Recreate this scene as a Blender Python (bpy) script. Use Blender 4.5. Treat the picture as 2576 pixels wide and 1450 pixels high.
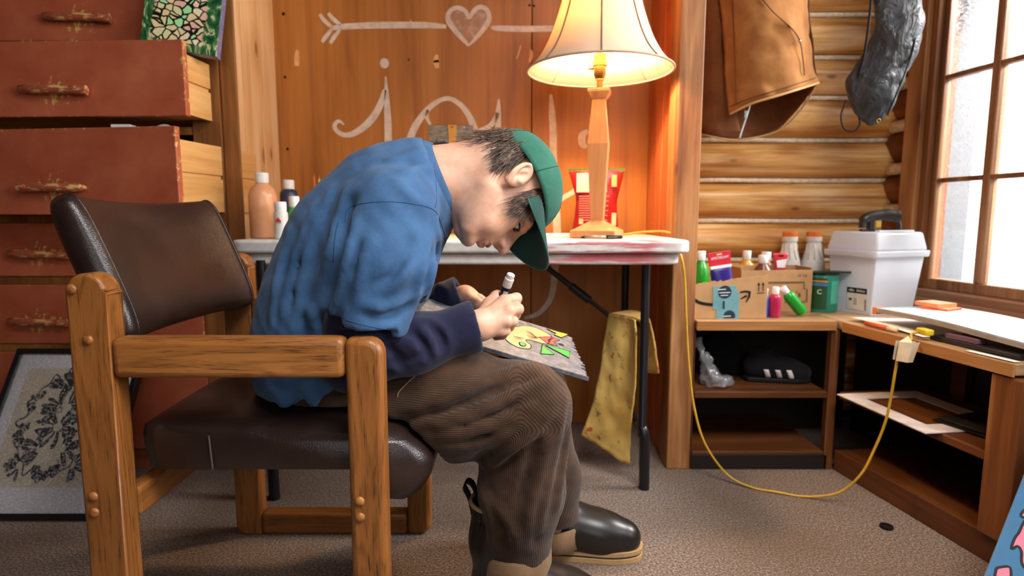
import bpy, bmesh, math, random
import numpy as np
from mathutils import Vector, Matrix, Euler
from mathutils.bvhtree import BVHTree

for o in list(bpy.data.objects):
    bpy.data.objects.remove(o)
SC = bpy.context.scene
COL = SC.collection
rnd = random.Random(7)

# ------------------------------------------------------------------ camera, world, lights, exposure
CAM_Z, FPX, PITCH = 0.81, 1500.0, math.atan(180 / 1500.0)
cam_d = bpy.data.cameras.new('camera'); cam = bpy.data.objects.new('camera', cam_d); COL.objects.link(cam)
cam.location = (0, 0, CAM_Z); cam.rotation_euler = (math.pi / 2 - PITCH, 0, 0)
cam_d.sensor_width = 36; cam_d.lens = FPX / 2576 * 36; cam_d.clip_start = 0.05
cam_d.dof.use_dof = True; cam_d.dof.focus_distance = 1.1; cam_d.dof.aperture_fstop = 3.2
SC.camera = cam

wd = bpy.data.worlds.new('overcast_sky'); SC.world = wd; wd.use_nodes = True
bgn = wd.node_tree.nodes['Background']; bgn.inputs[0].default_value = (0.93, 0.97, 1, 1); bgn.inputs[1].default_value = 2.2

def area(name, loc, target, sx, sy, power, col):
    l = bpy.data.lights.new(name, 'AREA'); l.shape = 'RECTANGLE'; l.size = sx; l.size_y = sy; l.energy = power; l.color = col
    o = bpy.data.objects.new(name, l); COL.objects.link(o); o.location = loc
    o.rotation_euler = (Vector(target) - Vector(loc)).to_track_quat('-Z', 'Y').to_euler()
    return o
area('daylight_corner_window', (2.75, 1.35, 2.35), (0.8, 2.05, 1.0), 1.3, 1.0, 260, (1, 0.97, 0.93))
area('daylight_side_window', (2.1, 0.2, 1.62), (-0.7, 1.7, 1.1), 1.3, 1.0, 52, (0.97, 0.98, 1.0))
area('added_overhead_light', (0.72, 0.0, 2.52), (-0.25, 1.5, 0.8), 1.0, 0.8, 44, (1.0, 0.98, 0.96))  # added light from above, shining through an invented roof opening

vs = SC.view_settings
vs.view_transform = 'Standard'; vs.look = 'None'; vs.gamma = 1; vs.use_curve_mapping = False; vs.exposure = 0.55

# ------------------------------------------------------------------ helpers
def at(px, py, Y):
    """the point of the room at depth Y that the photograph shows at pixel px, py"""
    a = (px - 1288) / FPX; b = -(py - 725) / FPX
    c, s = math.cos(PITCH), math.sin(PITCH)
    d = Vector((a, c + b * s, -s + b * c))
    return Vector((0, 0, CAM_Z)) + d * (Y / d.y)

def lin(h):
    h = h.lstrip('#'); v = [int(h[i:i + 2], 16) / 255 for i in (0, 2, 4)]
    return tuple((x / 12.92 if x <= 0.04045 else ((x + 0.055) / 1.055) ** 2.4) for x in v) + (1,)

class MB:
    def __init__(s): s.v = []; s.f = []; s.m = []
    def add(s, vs, fs, mi=0):
        n = len(s.v); s.v += [tuple(v) for v in vs]; s.f += [tuple(i + n for i in f) for f in fs]; s.m += [mi] * len(fs); return s
    def box(s, lo, hi, mi=0):
        (a, b, c), (d, e, f) = lo, hi
        return s.add([(a, b, c), (d, b, c), (d, e, c), (a, e, c), (a, b, f), (d, b, f), (d, e, f), (a, e, f)],
                     [(0, 3, 2, 1), (4, 5, 6, 7), (0, 1, 5, 4), (1, 2, 6, 5), (2, 3, 7, 6), (3, 0, 4, 7)], mi)
    def hexa(s, p, mi=0):  # 8 points, order as in box
        return s.add(p, [(0, 3, 2, 1), (4, 5, 6, 7), (0, 1, 5, 4), (1, 2, 6, 5), (2, 3, 7, 6), (3, 0, 4, 7)], mi)
    def tube(s, pts, r, n=10, mi=0, cap=True, flat=1.0):
        pts = [Vector(p) for p in pts]; rs = r if isinstance(r, (list, tuple)) else [r] * len(pts)
        vs = []; fs = []; up = None
        for i, p in enumerate(pts):
            t = (pts[min(i + 1, len(pts) - 1)] - pts[max(i - 1, 0)]).normalized()
            if up is None: up = Vector((0, 0, 1)) if abs(t.z) < 0.9 else Vector((0, 1, 0))
            a = t.cross(up).normalized(); up = a.cross(t).normalized()
            for k in range(n):
                q = 2 * math.pi * k / n
                vs.append(p + (a * math.cos(q) + up * math.sin(q) * flat) * rs[i])
        for i in range(len(pts) - 1):
            for k in range(n):
                k2 = (k + 1) % n
                fs.append((i * n + k, i * n + k2, (i + 1) * n + k2, (i + 1) * n + k))
        if cap:
            fs.append(tuple(range(n - 1, -1, -1))); b = (len(pts) - 1) * n; fs.append(tuple(b + k for k in range(n)))
        return s.add(vs, fs, mi)
    def lathe(s, prof, n=24, c=(0, 0, 0), mi=0, mis=None, cap=True):
        vs = []; fs = []; ms = []
        for r, z in prof:
            for k in range(n):
                q = 2 * math.pi * k / n; vs.append((c[0] + r * math.cos(q), c[1] + r * math.sin(q), c[2] + z))
        for i in range(len(prof) - 1):
            for k in range(n):
                k2 = (k + 1) % n; fs.append((i * n + k, i * n + k2, (i + 1) * n + k2, (i + 1) * n + k)); ms.append(mis[i] if mis else mi)
        if cap:
            fs.append(tuple(range(n - 1, -1, -1))); ms.append(ms[0])
            b = (len(prof) - 1) * n; fs.append(tuple(b + k for k in range(n))); ms.append(ms[-2])
        s.add(vs, fs); s.m[-len(fs):] = ms; return s
    def prism(s, poly, y0, y1, mi=0):  # outline in x,z extruded along y
        n = len(poly); vs = [(x, y0, z) for x, z in poly] + [(x, y1, z) for x, z in poly]
        fs = [tuple(range(n)), tuple(range(2 * n - 1, n - 1, -1))] + [(i, i + n, (i + 1) % n + n, (i + 1) % n) for i in range(n)]
        return s.add(vs, fs, mi)
    def slab(s, poly, z0, z1, mi=0):   # outline in x,y extruded along z
        n = len(poly); vs = [(x, y, z0) for x, y in poly] + [(x, y, z1) for x, y in poly]
        fs = [tuple(range(n - 1, -1, -1)), tuple(range(n, 2 * n))] + [(i, (i + 1) % n, (i + 1) % n + n, i + n) for i in range(n)]
        return s.add(vs, fs, mi)
    def grid(s, fn, nu, nv, mi=0, wrap=False):
        vs = [fn(i / nu, j / nv) for i in range(nu + (0 if wrap else 1)) for j in range(nv + 1)]; fs = []
        for i in range(nu):
            i2 = (i + 1) % nu if wrap else i + 1
            for j in range(nv):
                fs.append((i * (nv + 1) + j, i2 * (nv + 1) + j, i2 * (nv + 1) + j + 1, i * (nv + 1) + j + 1))
        return s.add(vs, fs, mi)
    def ribbon(s, pts, w, y, th=0.0006, mi=0):  # painted stroke on a plane facing -y: pts (x,z)
        pts = [Vector((p[0], p[1])) for p in pts]; ws = w if isinstance(w, (list, tuple)) else [w] * len(pts); L = []; R = []
        for i, p in enumerate(pts):
            t = (pts[min(i + 1, len(pts) - 1)] - pts[max(i - 1, 0)]).normalized(); nn = Vector((-t.y, t.x))
            L.append(p + nn * ws[i] / 2); R.append(p - nn * ws[i] / 2)
        vs = []; fs = []
        for a, b in zip(L, R): vs += [(a.x, y, a.y), (b.x, y, b.y), (a.x, y + th, a.y), (b.x, y + th, b.y)]
        for i in range(len(pts) - 1):
            k = 4 * i; fs += [(k, k + 1, k + 5, k + 4), (k, k + 4, k + 6, k + 2), (k + 1, k + 3, k + 7, k + 5)]
        fs += [(0, 2, 3, 1), tuple(len(vs) - 4 + q for q in (0, 1, 3, 2))]
        return s.add(vs, fs, mi)

def smooth_pts(pts, sub=5):
    """Catmull-Rom through the points"""
    P = [Vector(p) for p in pts]; out = []
    for i in range(len(P) - 1):
        a, b, c, d = P[max(i - 1, 0)], P[i], P[i + 1], P[min(i + 2, len(P) - 1)]
        for k in range(sub):
            t = k / sub
            out.append(0.5 * (2 * b + (c - a) * t + (2 * a - 5 * b + 4 * c - d) * t * t + (3 * b - a - 3 * c + d) * t ** 3))
    return out + [P[-1]]

def build(name, mb, mats, parent=None, bevel=0, seg=2, smooth=False, origin=None, kind=None, label=None, cat=None, group=None, solid=0, subsurf=0, auto=None):
    """links one mesh object; mb is in the parent's frame; origin moves the object's own zero"""
    me = bpy.data.meshes.new(name)
    v = mb.v
    o0 = Vector(origin) if origin is not None else Vector((0, 0, 0))
    if origin is not None: v = [tuple(Vector(p) - o0) for p in v]
    me.from_pydata([tuple(p) for p in v], [], mb.f)
    mats = mats if isinstance(mats, (list, tuple)) else [mats]
    for m in mats: me.materials.append(m)
    if len(mats) > 1: me.polygons.foreach_set('material_index', mb.m)
    me.update(); me.validate()
    o = bpy.data.objects.new(name, me); COL.objects.link(o); o.location = o0
    if parent is not None: o.parent = parent
    if smooth: me.polygons.foreach_set('use_smooth', [True] * len(me.polygons))
    if auto is not None: me.set_sharp_from_angle(angle=math.radians(auto))
    if solid: m = o.modifiers.new('thickness', 'SOLIDIFY'); m.thickness = solid; m.offset = 0
    if subsurf: m = o.modifiers.new('round', 'SUBSURF'); m.levels = m.render_levels = subsurf
    if bevel: m = o.modifiers.new('edge', 'BEVEL'); m.width = bevel; m.segments = seg; m.limit_method = 'ANGLE'; m.angle_limit = math.radians(35)
    tag(o, label, cat, group, kind)
    return o

def tag(o, label=None, cat=None, group=None, kind=None):
    if label: o['label'] = label
    if cat: o['category'] = cat
    if group: o['group'] = group
    if kind: o['kind'] = kind
    return o

def thing(name, label, cat, loc=(0, 0, 0), rotz=0.0, group=None, kind=None):
    o = bpy.data.objects.new(name, None); COL.objects.link(o); o.empty_display_size = 0.05
    o.location = loc; o.rotation_euler = (0, 0, rotz)
    return tag(o, label, cat, group, kind)

# ------------------------------------------------------------------ materials
class NT:
    def __init__(s, name):
        s.m = bpy.data.materials.new(name); s.m.use_nodes = True; s.t = s.m.node_tree; s.n = s.t.nodes
        s.p = s.n['Principled BSDF']
    def node(s, typ, **kw):
        n = s.n.new(typ)
        for k, v in kw.items(): setattr(n, k, v)
        return n
    def link(s, a, b): s.t.links.new(a, b)
    def put(s, sock, v):
        if hasattr(v, 'is_output'): s.link(v, sock)
        else: sock.default_value = v
    def coord(s, kind='Object', scale=(1, 1, 1), rnd=False, rot=(0, 0, 0)):
        c = s.node('ShaderNodeTexCoord').outputs[kind]
        if rnd:
            oi = s.node('ShaderNodeObjectInfo').outputs['Random']; mu = s.math('MULTIPLY', oi, 37.0)
            va = s.node('ShaderNodeVectorMath', operation='ADD'); s.link(c, va.inputs[0]); s.link(mu, va.inputs[1]); c = va.outputs[0]
        mp = s.node('ShaderNodeMapping'); s.link(c, mp.inputs[0]); mp.inputs['Scale'].default_value = scale; mp.inputs['Rotation'].default_value = rot
        return mp.outputs[0]
    def noise(s, vec, scale=5, detail=4, rough=0.5, dist=0):
        n = s.node('ShaderNodeTexNoise'); s.link(vec, n.inputs['Vector']); n.inputs['Scale'].default_value = scale
        n.inputs['Detail'].default_value = detail; n.inputs['Roughness'].default_value = rough; n.inputs['Distortion'].default_value = dist
        return n.outputs[0]
    def voro(s, vec, scale=5, feature='F1', out='Distance', rand=1):
        n = s.node('ShaderNodeTexVoronoi', feature=feature); s.link(vec, n.inputs['Vector']); n.inputs['Scale'].default_value = scale
        n.inputs['Randomness'].default_value = rand
        return n.outputs[out]
    def wave(s, vec, scale, dist=0, detail=2, dscale=1, direction='X', typ='BANDS'):
        n = s.node('ShaderNodeTexWave', wave_type=typ); s.link(vec, n.inputs['Vector']); n.inputs['Scale'].default_value = scale
        if typ == 'BANDS': n.bands_direction = direction
        n.inputs['Distortion'].default_value = dist; n.inputs['Detail'].default_value = detail; n.inputs['Detail Scale'].default_value = dscale
        return n.outputs[1]
    def math(s, op, a, b=0.5, c=None, clamp=False):
        n = s.node('ShaderNodeMath', operation=op, use_clamp=clamp); s.put(n.inputs[0], a); s.put(n.inputs[1], b)
        if c is not None: s.put(n.inputs[2], c)
        return n.outputs[0]
    def ramp(s, fac, stops, interp='LINEAR'):
        n = s.node('ShaderNodeValToRGB'); s.link(fac, n.inputs[0]); cr = n.color_ramp; cr.interpolation = interp
        cr.elements[0].position, cr.elements[0].color = stops[0][0], stops[0][1]
        cr.elements[1].position, cr.elements[1].color = stops[-1][0], stops[-1][1]
        for p, c in stops[1:-1]: e = cr.elements.new(p); e.color = c
        return n.outputs[0]
    def step(s, v, lo, hi):
        n = s.node('ShaderNodeMapRange', interpolation_type='SMOOTHSTEP'); s.put(n.inputs[0], v); n.inputs[1].default_value = lo; n.inputs[2].default_value = hi
        return n.outputs[0]
    def mix(s, fac, a, b, mode='MIX'):
        n = s.node('ShaderNodeMix', data_type='RGBA', blend_type=mode); s.put(n.inputs[0], fac); s.put(n.inputs[6], a); s.put(n.inputs[7], b)
        return n.outputs[2]
    def sep(s, vec):
        n = s.node('ShaderNodeSeparateXYZ'); s.link(vec, n.inputs[0]); return n.outputs
    def bump(s, h, strength=0.3, dist=0.002):
        n = s.node('ShaderNodeBump'); n.inputs['Strength'].default_value = strength; n.inputs['Distance'].default_value = dist
        s.link(h, n.inputs['Height']); s.link(n.outputs[0], s.p.inputs['Normal'])
    def fin(s, col=None, rough=None, spec=None, **kw):
        if col is not None: s.put(s.p.inputs['Base Color'], col)
        if rough is not None: s.put(s.p.inputs['Roughness'], rough)
        if spec is not None: s.put(s.p.inputs['Specular IOR Level'], spec)
        for k, v in kw.items(): s.put(s.p.inputs[k], v)
        return s.m

_cache = {}
def plain(name, hexc, rough=0.5, spec=0.5, var=0.06, scale=30, bump=0, **kw):
    if name in _cache: return _cache[name]
    t = NT(name); c = lin(hexc); co = t.coord('Object')
    n = t.noise(co, scale, 3)
    col = t.ramp(n, [(0.3, tuple(x * (1 - 2 * var) for x in c[:3]) + (1,)), (0.7, tuple(min(1, x * (1 + 2 * var)) for x in c[:3]) + (1,))])
    if bump: t.bump(n, bump)
    _cache[name] = t.fin(col, rough, spec, **kw); return _cache[name]

def wood(name, dark, mid, light, axis='Z', scale=1.0, rough=0.5, knots=True, contrast=1.0, bump=0.25, spec=0.4, streak=None, coord='Object'):
    t = NT(name); k = {'X': (0.09, 1, 1), 'Y': (1, 0.09, 1), 'Z': (1, 1, 0.09)}[axis]
    k2 = {'X': (0.03, 1, 1), 'Y': (1, 0.03, 1), 'Z': (1, 1, 0.03)}[axis]
    v = t.coord(coord, tuple(x * scale for x in k), True); v2 = t.coord(coord, tuple(x * scale for x in k2), True)
    n1 = t.noise(v, 9, 5, 0.55, 1.6); n2 = t.noise(v2, 90, 4, 0.6, 0.2)
    g = t.math('ADD', t.math('MULTIPLY', n1, 0.7), t.math('MULTIPLY', n2, 0.3))
    d = 0.16 / contrast
    col = t.ramp(g, [(0.5 - d, lin(dark)), (0.5, lin(mid)), (0.5 + d, lin(light))])
    if knots:
        v3 = t.coord(coord, tuple((0.45 if x < 1 else 1) * scale for x in k), True)
        kd = t.voro(v3, 5.5); kf = t.step(kd, 0.10, 0.04)
        col = t.mix(kf, col, lin('#3a1c0c'))
        halo = t.math('MULTIPLY', t.step(kd, 0.3, 0.1), 0.45); col = t.mix(halo, col, lin(dark))
    if streak: 
        sv = t.noise(v2, 22, 3, 0.5, 0.4); col = t.mix(t.math('MULTIPLY', t.step(sv, 0.52, 0.72), 0.8), col, lin(streak))
    t.bump(n2, bump, 0.0015)
    return t.fin(col, rough, spec)

M = {}
M['ply'] = wood('stained_plywood', '#8f5420', '#b87533', '#cb8a45', 'Z', 0.7, 0.42, False, 0.7, 0.08)
M['ply_red'] = wood('reddish_board', '#843a18', '#ae552a', '#c97542', 'Z', 0.9, 0.42, False, 1.0, 0.1)
M['pine'] = wood('pale_pine', '#d39a5c', '#ebbf87', '#f5d9ae', 'Z', 1.0, 0.5, True, 0.9, 0.1)
M['post'] = wood('post_wood', '#70401f', '#9d683c', '#ba8757', 'Z', 1.2, 0.55, True, 1.0, 0.3)
M['post_dark'] = wood('dark_post_wood', '#5f3616', '#8a5526', '#a66d36', 'Z', 1.0, 0.5, True, 1.0, 0.2)
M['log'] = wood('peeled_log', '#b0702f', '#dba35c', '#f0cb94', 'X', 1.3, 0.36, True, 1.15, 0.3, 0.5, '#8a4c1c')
M['log_dark'] = wood('dark_reddish_log', '#4d2410', '#7c4320', '#955a30', 'X', 1.0, 0.45, True, 0.9, 0.2)  # darker, redder wood for the logs of the window wall
M['chink'] = plain('chinking', '#ecdcc0', 0.8, 0.2, 0.1, 60, 0.3)
M['casing'] = wood('window_casing', '#6d3f1f', '#9c673a', '#b98453', 'Z', 1.0, 0.5, True, 0.9, 0.2)
M['sash'] = wood('window_sash', '#5c3319', '#8a5a35', '#a87b52', 'Z', 1.6, 0.45, False, 0.9, 0.1)
M['sill'] = wood('window_sill', '#573521', '#8a5f42', '#a07a5c', 'X', 1.0, 0.55, True, 0.9, 0.2)
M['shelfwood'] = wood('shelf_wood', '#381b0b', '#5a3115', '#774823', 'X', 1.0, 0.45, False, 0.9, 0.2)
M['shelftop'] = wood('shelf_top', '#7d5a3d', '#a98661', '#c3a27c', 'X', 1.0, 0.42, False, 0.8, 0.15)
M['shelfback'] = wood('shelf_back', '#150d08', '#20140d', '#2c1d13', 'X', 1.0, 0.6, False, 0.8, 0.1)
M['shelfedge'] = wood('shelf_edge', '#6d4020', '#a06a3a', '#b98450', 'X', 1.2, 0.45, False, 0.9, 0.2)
M['shelfpost'] = wood('shelf_post', '#4a2410', '#70401d', '#8a562b', 'Z', 1.2, 0.45, False, 0.9, 0.2, 0.4, '#b88048')
def oak(name, axis):
    t = NT(name); i = 'XYZ'.index(axis)
    def sc(a, l): v = [a, a, a]; v[i] = l; return tuple(v)
    v = t.coord('Object', sc(1, 0.14), True); n = t.noise(v, 13, 4, 0.5, 0.8)
    rings = t.math('FRACT', t.math('MULTIPLY', n, 9.0), 0); rings = t.step(t.math('ABSOLUTE', t.math('SUBTRACT', rings, 0.5), 0), 0.1, 0.5)
    p = t.noise(t.coord('Object', sc(1, 0.045), True), 520, 3, 0.6); pores = t.step(p, 0.53, 0.66)
    col = t.ramp(t.noise(t.coord('Object', sc(1, 0.3), True), 7, 3), [(0.3, lin('#7d4a1e')), (0.55, lin('#965d2b')), (0.75, lin('#ac7139'))])
    col = t.mix(t.math('MULTIPLY', rings, 0.38), col, lin('#57300f')); col = t.mix(t.math('MULTIPLY', t.math('MULTIPLY', pores, t.math('ADD', t.math('MULTIPLY', rings, 0.6), 0.3)), 0.9), col, lin('#3a1f0b'))
    t.bump(t.math('SUBTRACT', 1.0, pores), 0.25, 0.0012); return t.fin(col, 0.36, 0.45)
M['oak_z'] = oak('oak_vertical', 'Z'); M['oak_x'] = oak('oak_horizontal', 'X'); M['oak_y'] = oak('oak_cross', 'Y')
M['pine_side'] = wood('drawer_pine', '#c58d4c', '#dca966', '#e9c083', 'Y', 1.0, 0.45, False, 0.8, 0.1)
M['dark_in'] = plain('dark_interior', '#1d120c', 0.8, 0.2)
M['black_metal'] = plain('black_enamel', '#15151a', 0.3, 0.5, 0.02)
M['white_plastic'] = plain('white_plastic', '#e9e6e0', 0.4, 0.4, 0.02)
M['brass'] = plain('aged_brass', '#b08a4a', 0.3, 0.5, 0.04, Metallic=1.0)
M['steel'] = plain('steel', '#b8b8b8', 0.25, 0.5, 0.03, Metallic=1.0)
M['cardboard'] = plain('cardboard', '#b98f63', 0.8, 0.2, 0.05, 25, 0.1)
M['paper'] = plain('white_paper', '#ecebe6', 0.7, 0.2, 0.02)
M['ink'] = plain('black_ink', '#141112', 0.6, 0.3, 0.02)

def carpet():
    t = NT('carpet'); c = t.coord('Object'); n = t.noise(c, 190, 4, 0.75); n2 = t.noise(c, 2.2, 4, 0.6); n3 = t.noise(c, 900, 2, 0.6)
    col = t.ramp(n, [(0.33, lin('#463a34')), (0.5, lin('#857266')), (0.66, lin('#c0b0a4'))])
    col = t.mix(t.math('MULTIPLY', t.step(n2, 0.4, 0.7), 0.45), col, lin('#7a6149'))
    t.bump(t.math('ADD', n, n3), 0.7, 0.004)
    return t.fin(col, 0.95, 0.1)
M['carpet'] = carpet()
M['dark_board'] = wood('dark_ceiling_board', '#331c0d', '#4d2c15', '#60391d', 'X', 1.0, 0.6, True, 0.9, 0.2)

def stroke_paint(name, hexc, lo=0.3, hi=0.65, a0=0.72, a1=0.95):
    t = NT(name); n = t.noise(t.coord('Object'), 45, 3, 0.6); a = t.node('ShaderNodeMapRange'); t.link(n, a.inputs[0])
    a.inputs[1].default_value = lo; a.inputs[2].default_value = hi; a.inputs[3].default_value = a0; a.inputs[4].default_value = a1
    return t.fin(lin(hexc), 0.6, 0.2, Alpha=a.outputs[0])
M['chalk'] = stroke_paint('white_wall_paint', '#efdccb')
M['chalk_thin'] = stroke_paint('thin_wall_paint', '#ecc9b0', 0.35, 0.65, 0.2, 0.6)

def glass(name, dirt=0.1):
    t = NT(name); n = t.noise(t.coord('Object'), 160, 3, 0.7)
    tr = t.node('ShaderNodeBsdfTransparent'); gl = t.node('ShaderNodeBsdfGlossy'); gl.inputs['Roughness'].default_value = 0.04
    df = t.node('ShaderNodeBsdfDiffuse'); df.inputs[0].default_value = (0.9, 0.92, 0.95, 1)
    fr = t.node('ShaderNodeFresnel'); fr.inputs[0].default_value = 1.35
    m1 = t.node('ShaderNodeMixShader'); t.link(fr.outputs[0], m1.inputs[0]); t.link(tr.outputs[0], m1.inputs[1]); t.link(gl.outputs[0], m1.inputs[2])
    m2 = t.node('ShaderNodeMixShader'); t.link(t.math('MULTIPLY', t.step(n, 0.45, 0.75), dirt * 3), m2.inputs[0]); t.link(m1.outputs[0], m2.inputs[1]); t.link(df.outputs[0], m2.inputs[2])
    t.link(m2.outputs[0], t.n['Material Output'].inputs[0]); return t.m
M['glass'] = glass('dusty_window_glass', 0.12)
# ------------------------------------------------------------------ the room shell
YB = 2.28          # plywood back of the alcove
YF = 1.84          # plane of the posts and the shelf fronts
fl = build('floor', MB().box((-2.3, -2.2, -0.05), (3.2, 2.5, 0.0)), M['carpet'], kind='structure', label='worn brown and grey flecked carpet')
ce_ = tag(bpy.data.objects.new('ceiling', None), kind='structure'); COL.objects.link(ce_)
for lo, hi in (((-2.3, -2.2, 2.35), (2.4, -0.55, 2.4)), ((-2.3, 0.85, 2.35), (2.4, 2.5, 2.4)), ((-2.3, -0.55, 2.35), (0.0, 0.85, 2.4)), ((1.35, -0.55, 2.35), (2.4, 0.85, 2.4))):
    build('panel', MB().box(lo, hi), M['dark_board'], ce_)
def added_window(name, label, x0, x1, a0, a1, flat):   # an added, unseen framed pane in the ceiling or the wall behind the viewer
    wn = tag(bpy.data.objects.new(name, None), kind='structure', label=label); COL.objects.link(wn)
    def bx(u0, v0, u1, v1, w0, w1): return MB().box((u0, v0, 2.36 + w0), (u1, v1, 2.36 + w1)) if flat else MB().box((u0, -2.06 + w0, v0), (u1, -2.06 + w1, v1))
    for r in ((x0, a0, x0 + 0.04, a1), (x1 - 0.04, a0, x1, a1), (x0 + 0.04, a0, x1 - 0.04, a0 + 0.04), (x0 + 0.04, a1 - 0.04, x1 - 0.04, a1)): build('frame', bx(*r, 0.0, 0.035), M['sash'], wn, 0.003)
    build('pane', bx(x0 + 0.04, a0 + 0.04, x1 - 0.04, a1 - 0.04, 0.015, 0.018), M['glass'], wn)
added_window('added_roof_window', 'added roof window for the overhead light in the dark board ceiling', 0.0, 1.35, -0.55, 0.85, True)  # unseen opening, invented so the overhead light has a way in
added_window('added_rear_window', 'added wide window for fill light in the wall opposite the alcove', -0.6, 1.2, 0.9, 2.2, False)  # unseen opening, added to let frontal fill into the room
build('wall_left', MB().box((-2.3, -2.2, 0), (-2.2, 2.5, 2.35)), M['dark_board'], kind='structure')
wf = tag(bpy.data.objects.new('wall_front', None), kind='structure'); COL.objects.link(wf)
for lo, hi in (((-2.2, -2.1, 0), (-0.6, -2.0, 2.35)), ((1.2, -2.1, 0), (2.5, -2.0, 2.35)), ((-0.6, -2.1, 0), (1.2, -2.0, 0.9)), ((-0.6, -2.1, 2.2), (1.2, -2.0, 2.35))):
    build('panel', MB().box(lo, hi), M['dark_board'], wf)

# alcove back of two plywood sheets
wb = tag(bpy.data.objects.new('wall_back', None), kind='structure'); COL.objects.link(wb)
seam = at(1338, 200, YB).x
build('panel', MB().box((-0.93, YB, 0), (seam - 0.0015, YB + 0.012, 2.35)), M['ply'], wb, 0.0015)
build('panel', MB().box((seam + 0.0015, YB, 0), (0.53, YB + 0.012, 2.35)), M['ply'], wb, 0.0015)
build('backing', MB().box((-2.3, YB + 0.013, 0), (0.56, YB + 0.05, 2.35)), M['dark_in'], wb)

def w(x, y):
    p = at(690 + x / 3.372, y / 3.372, YB); return (p.x, p.z)
U = 1 / 3.372 * YB / FPX
def stroke(mb, pts, ww, sub=5):
    P = smooth_pts([Vector((*w(*p), 0)) for p in pts], sub)
    n = len(P)
    if not isinstance(ww, (list, tuple)): ww = [ww] * len(pts)
    W = [float(np.interp(i / (n - 1) * (len(pts) - 1), range(len(pts)), ww)) * U for i in range(n)]
    mb.ribbon([(p.x, p.y) for p in P], W, YB - 0.0008, 0.0007)
mb = MB()
stroke(mb, [(480, 242), (600, 226), (900, 214), (1280, 214), (1458, 226)], [30, 46, 52, 50, 28])
stroke(mb, [(1838, 232), (1900, 240), (2130, 246), (2420, 240)], [16, 44, 48, 46])
for a, b in (((385, 122), (490, 232)), ((458, 112), (565, 212)), ((405, 358), (487, 250)), ((475, 366), (556, 254))):
    stroke(mb, [a, ((a[0] + b[0]) / 2 - 6, (a[1] + b[1]) / 2 + 4), b], [26, 34, 22])
build('painted_arrow', mb, M['chalk'], wb, label='white painted feathered arrow')
hp = [(1650, 388), (1560, 290), (1490, 200), (1472, 140), (1500, 85), (1560, 66), (1620, 95), (1655, 150), (1690, 95), (1740, 60), (1795, 75), (1822, 130), (1810, 195), (1740, 290), (1650, 388)]
HP = smooth_pts([Vector((*w(*p), 0)) for p in hp], 4)
hm = MB(); hm.add([(p.x, YB - 0.0004, p.y) for p in HP[:-1]], [tuple(range(len(HP) - 1))])
build('painted_heart', hm, M['chalk_thin'], wb, label='pale brushed heart')
mb = MB(); stroke(mb, hp, [20, 40, 44, 40, 34, 34, 34, 30, 34, 34, 34, 36, 40, 36, 14])
build('heart_outline', mb, M['chalk'], wb)
mb = MB()
for c, r in (((935, 537), 37),):
    x, z = w(*c); mb.add([(x + r * U * math.cos(q), YB - 0.0008, z + 1.1 * r * U * math.sin(q)) for q in [i * math.pi / 9 for i in range(18)]], [tuple(range(18))])
stroke(mb, [(945, 650), (953, 800), (960, 950), (966, 1100), (970, 1450), (965, 1700)], [10, 36, 54, 60, 64, 60])
stroke(mb, [(938, 760), (895, 900), (810, 1030), (690, 1125), (590, 1145), (522, 1100), (515, 1055), (550, 1028), (592, 1058)], [30, 56, 60, 50, 38, 36, 34, 26, 14])
stroke(mb, [(1090, 1330), (1140, 1210), (1200, 1065), (1300, 930), (1400, 855), (1490, 838), (1590, 900), (1670, 1020), (1720, 1180), (1735, 1330)], [60, 62, 58, 46, 36, 36, 42, 52, 60, 60])
stroke(mb, [(1300, 930), (1296, 1000), (1325, 1060)], [22, 30, 20])
stroke(mb, [(1905, 840), (1900, 950), (1898, 1080), (1895, 1230)], [12, 44, 52, 56])
stroke(mb, [(1900, 960), (1840, 1060), (1760, 1105), (1690, 1130)], [30, 42, 40, 20])
stroke(mb, [(2345, 800), (2355, 950), (2365, 1150), (2368, 1400), (2385, 1700), (2400, 2000), (2380, 2300), (2345, 2530), (2240, 2660), (2120, 2700)], [20, 52, 60, 62, 66, 64, 56, 46, 40, 24])
stroke(mb, [(2370, 1740), (2450, 1680), (2560, 1610), (2640, 1500)], [24, 40, 42, 30])
stroke(mb, [(2660, 1110), (2612, 1150), (2615, 1220), (2650, 1250)], [30, 60, 60, 26])
build('painted_lettering', mb, M['chalk'], wb, label='large white brushed lettering')
mb = MB()
stroke(mb, [(195, 425), (190, 490), (192, 560)], [22, 40, 38]); stroke(mb, [(1380, 465), (1372, 520), (1385, 580)], [22, 50, 30])
stroke(mb, [(1335, 525), (1400, 518)], [10, 26]); stroke(mb, [(2175, 420), (2180, 470), (2165, 530)], [14, 34, 18])
stroke(mb, [(2090, 385), (2078, 440), (2055, 498)], [6, 12, 8]); stroke(mb, [(1155, 170), (1166, 190)], [12, 16])
build('bare_chips', mb, plain('bare_ply', '#e6b273', 0.7), wb)
mb = MB()
for x, y, r in ((78, 118, 14), (92, 655, 11), (113, 1265, 12), (2165, 45, 9), (2203, 50, 9), (1140, 508, 8)):
    p = w(x, y); mb.add([(p[0] + r * U * math.cos(q), YB - 0.0006, p[1] + r * U * math.sin(q)) for q in [i * math.pi / 4 for i in range(8)]], [tuple(range(8))])
build('nail_holes', mb, M['dark_in'], wb)

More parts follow.
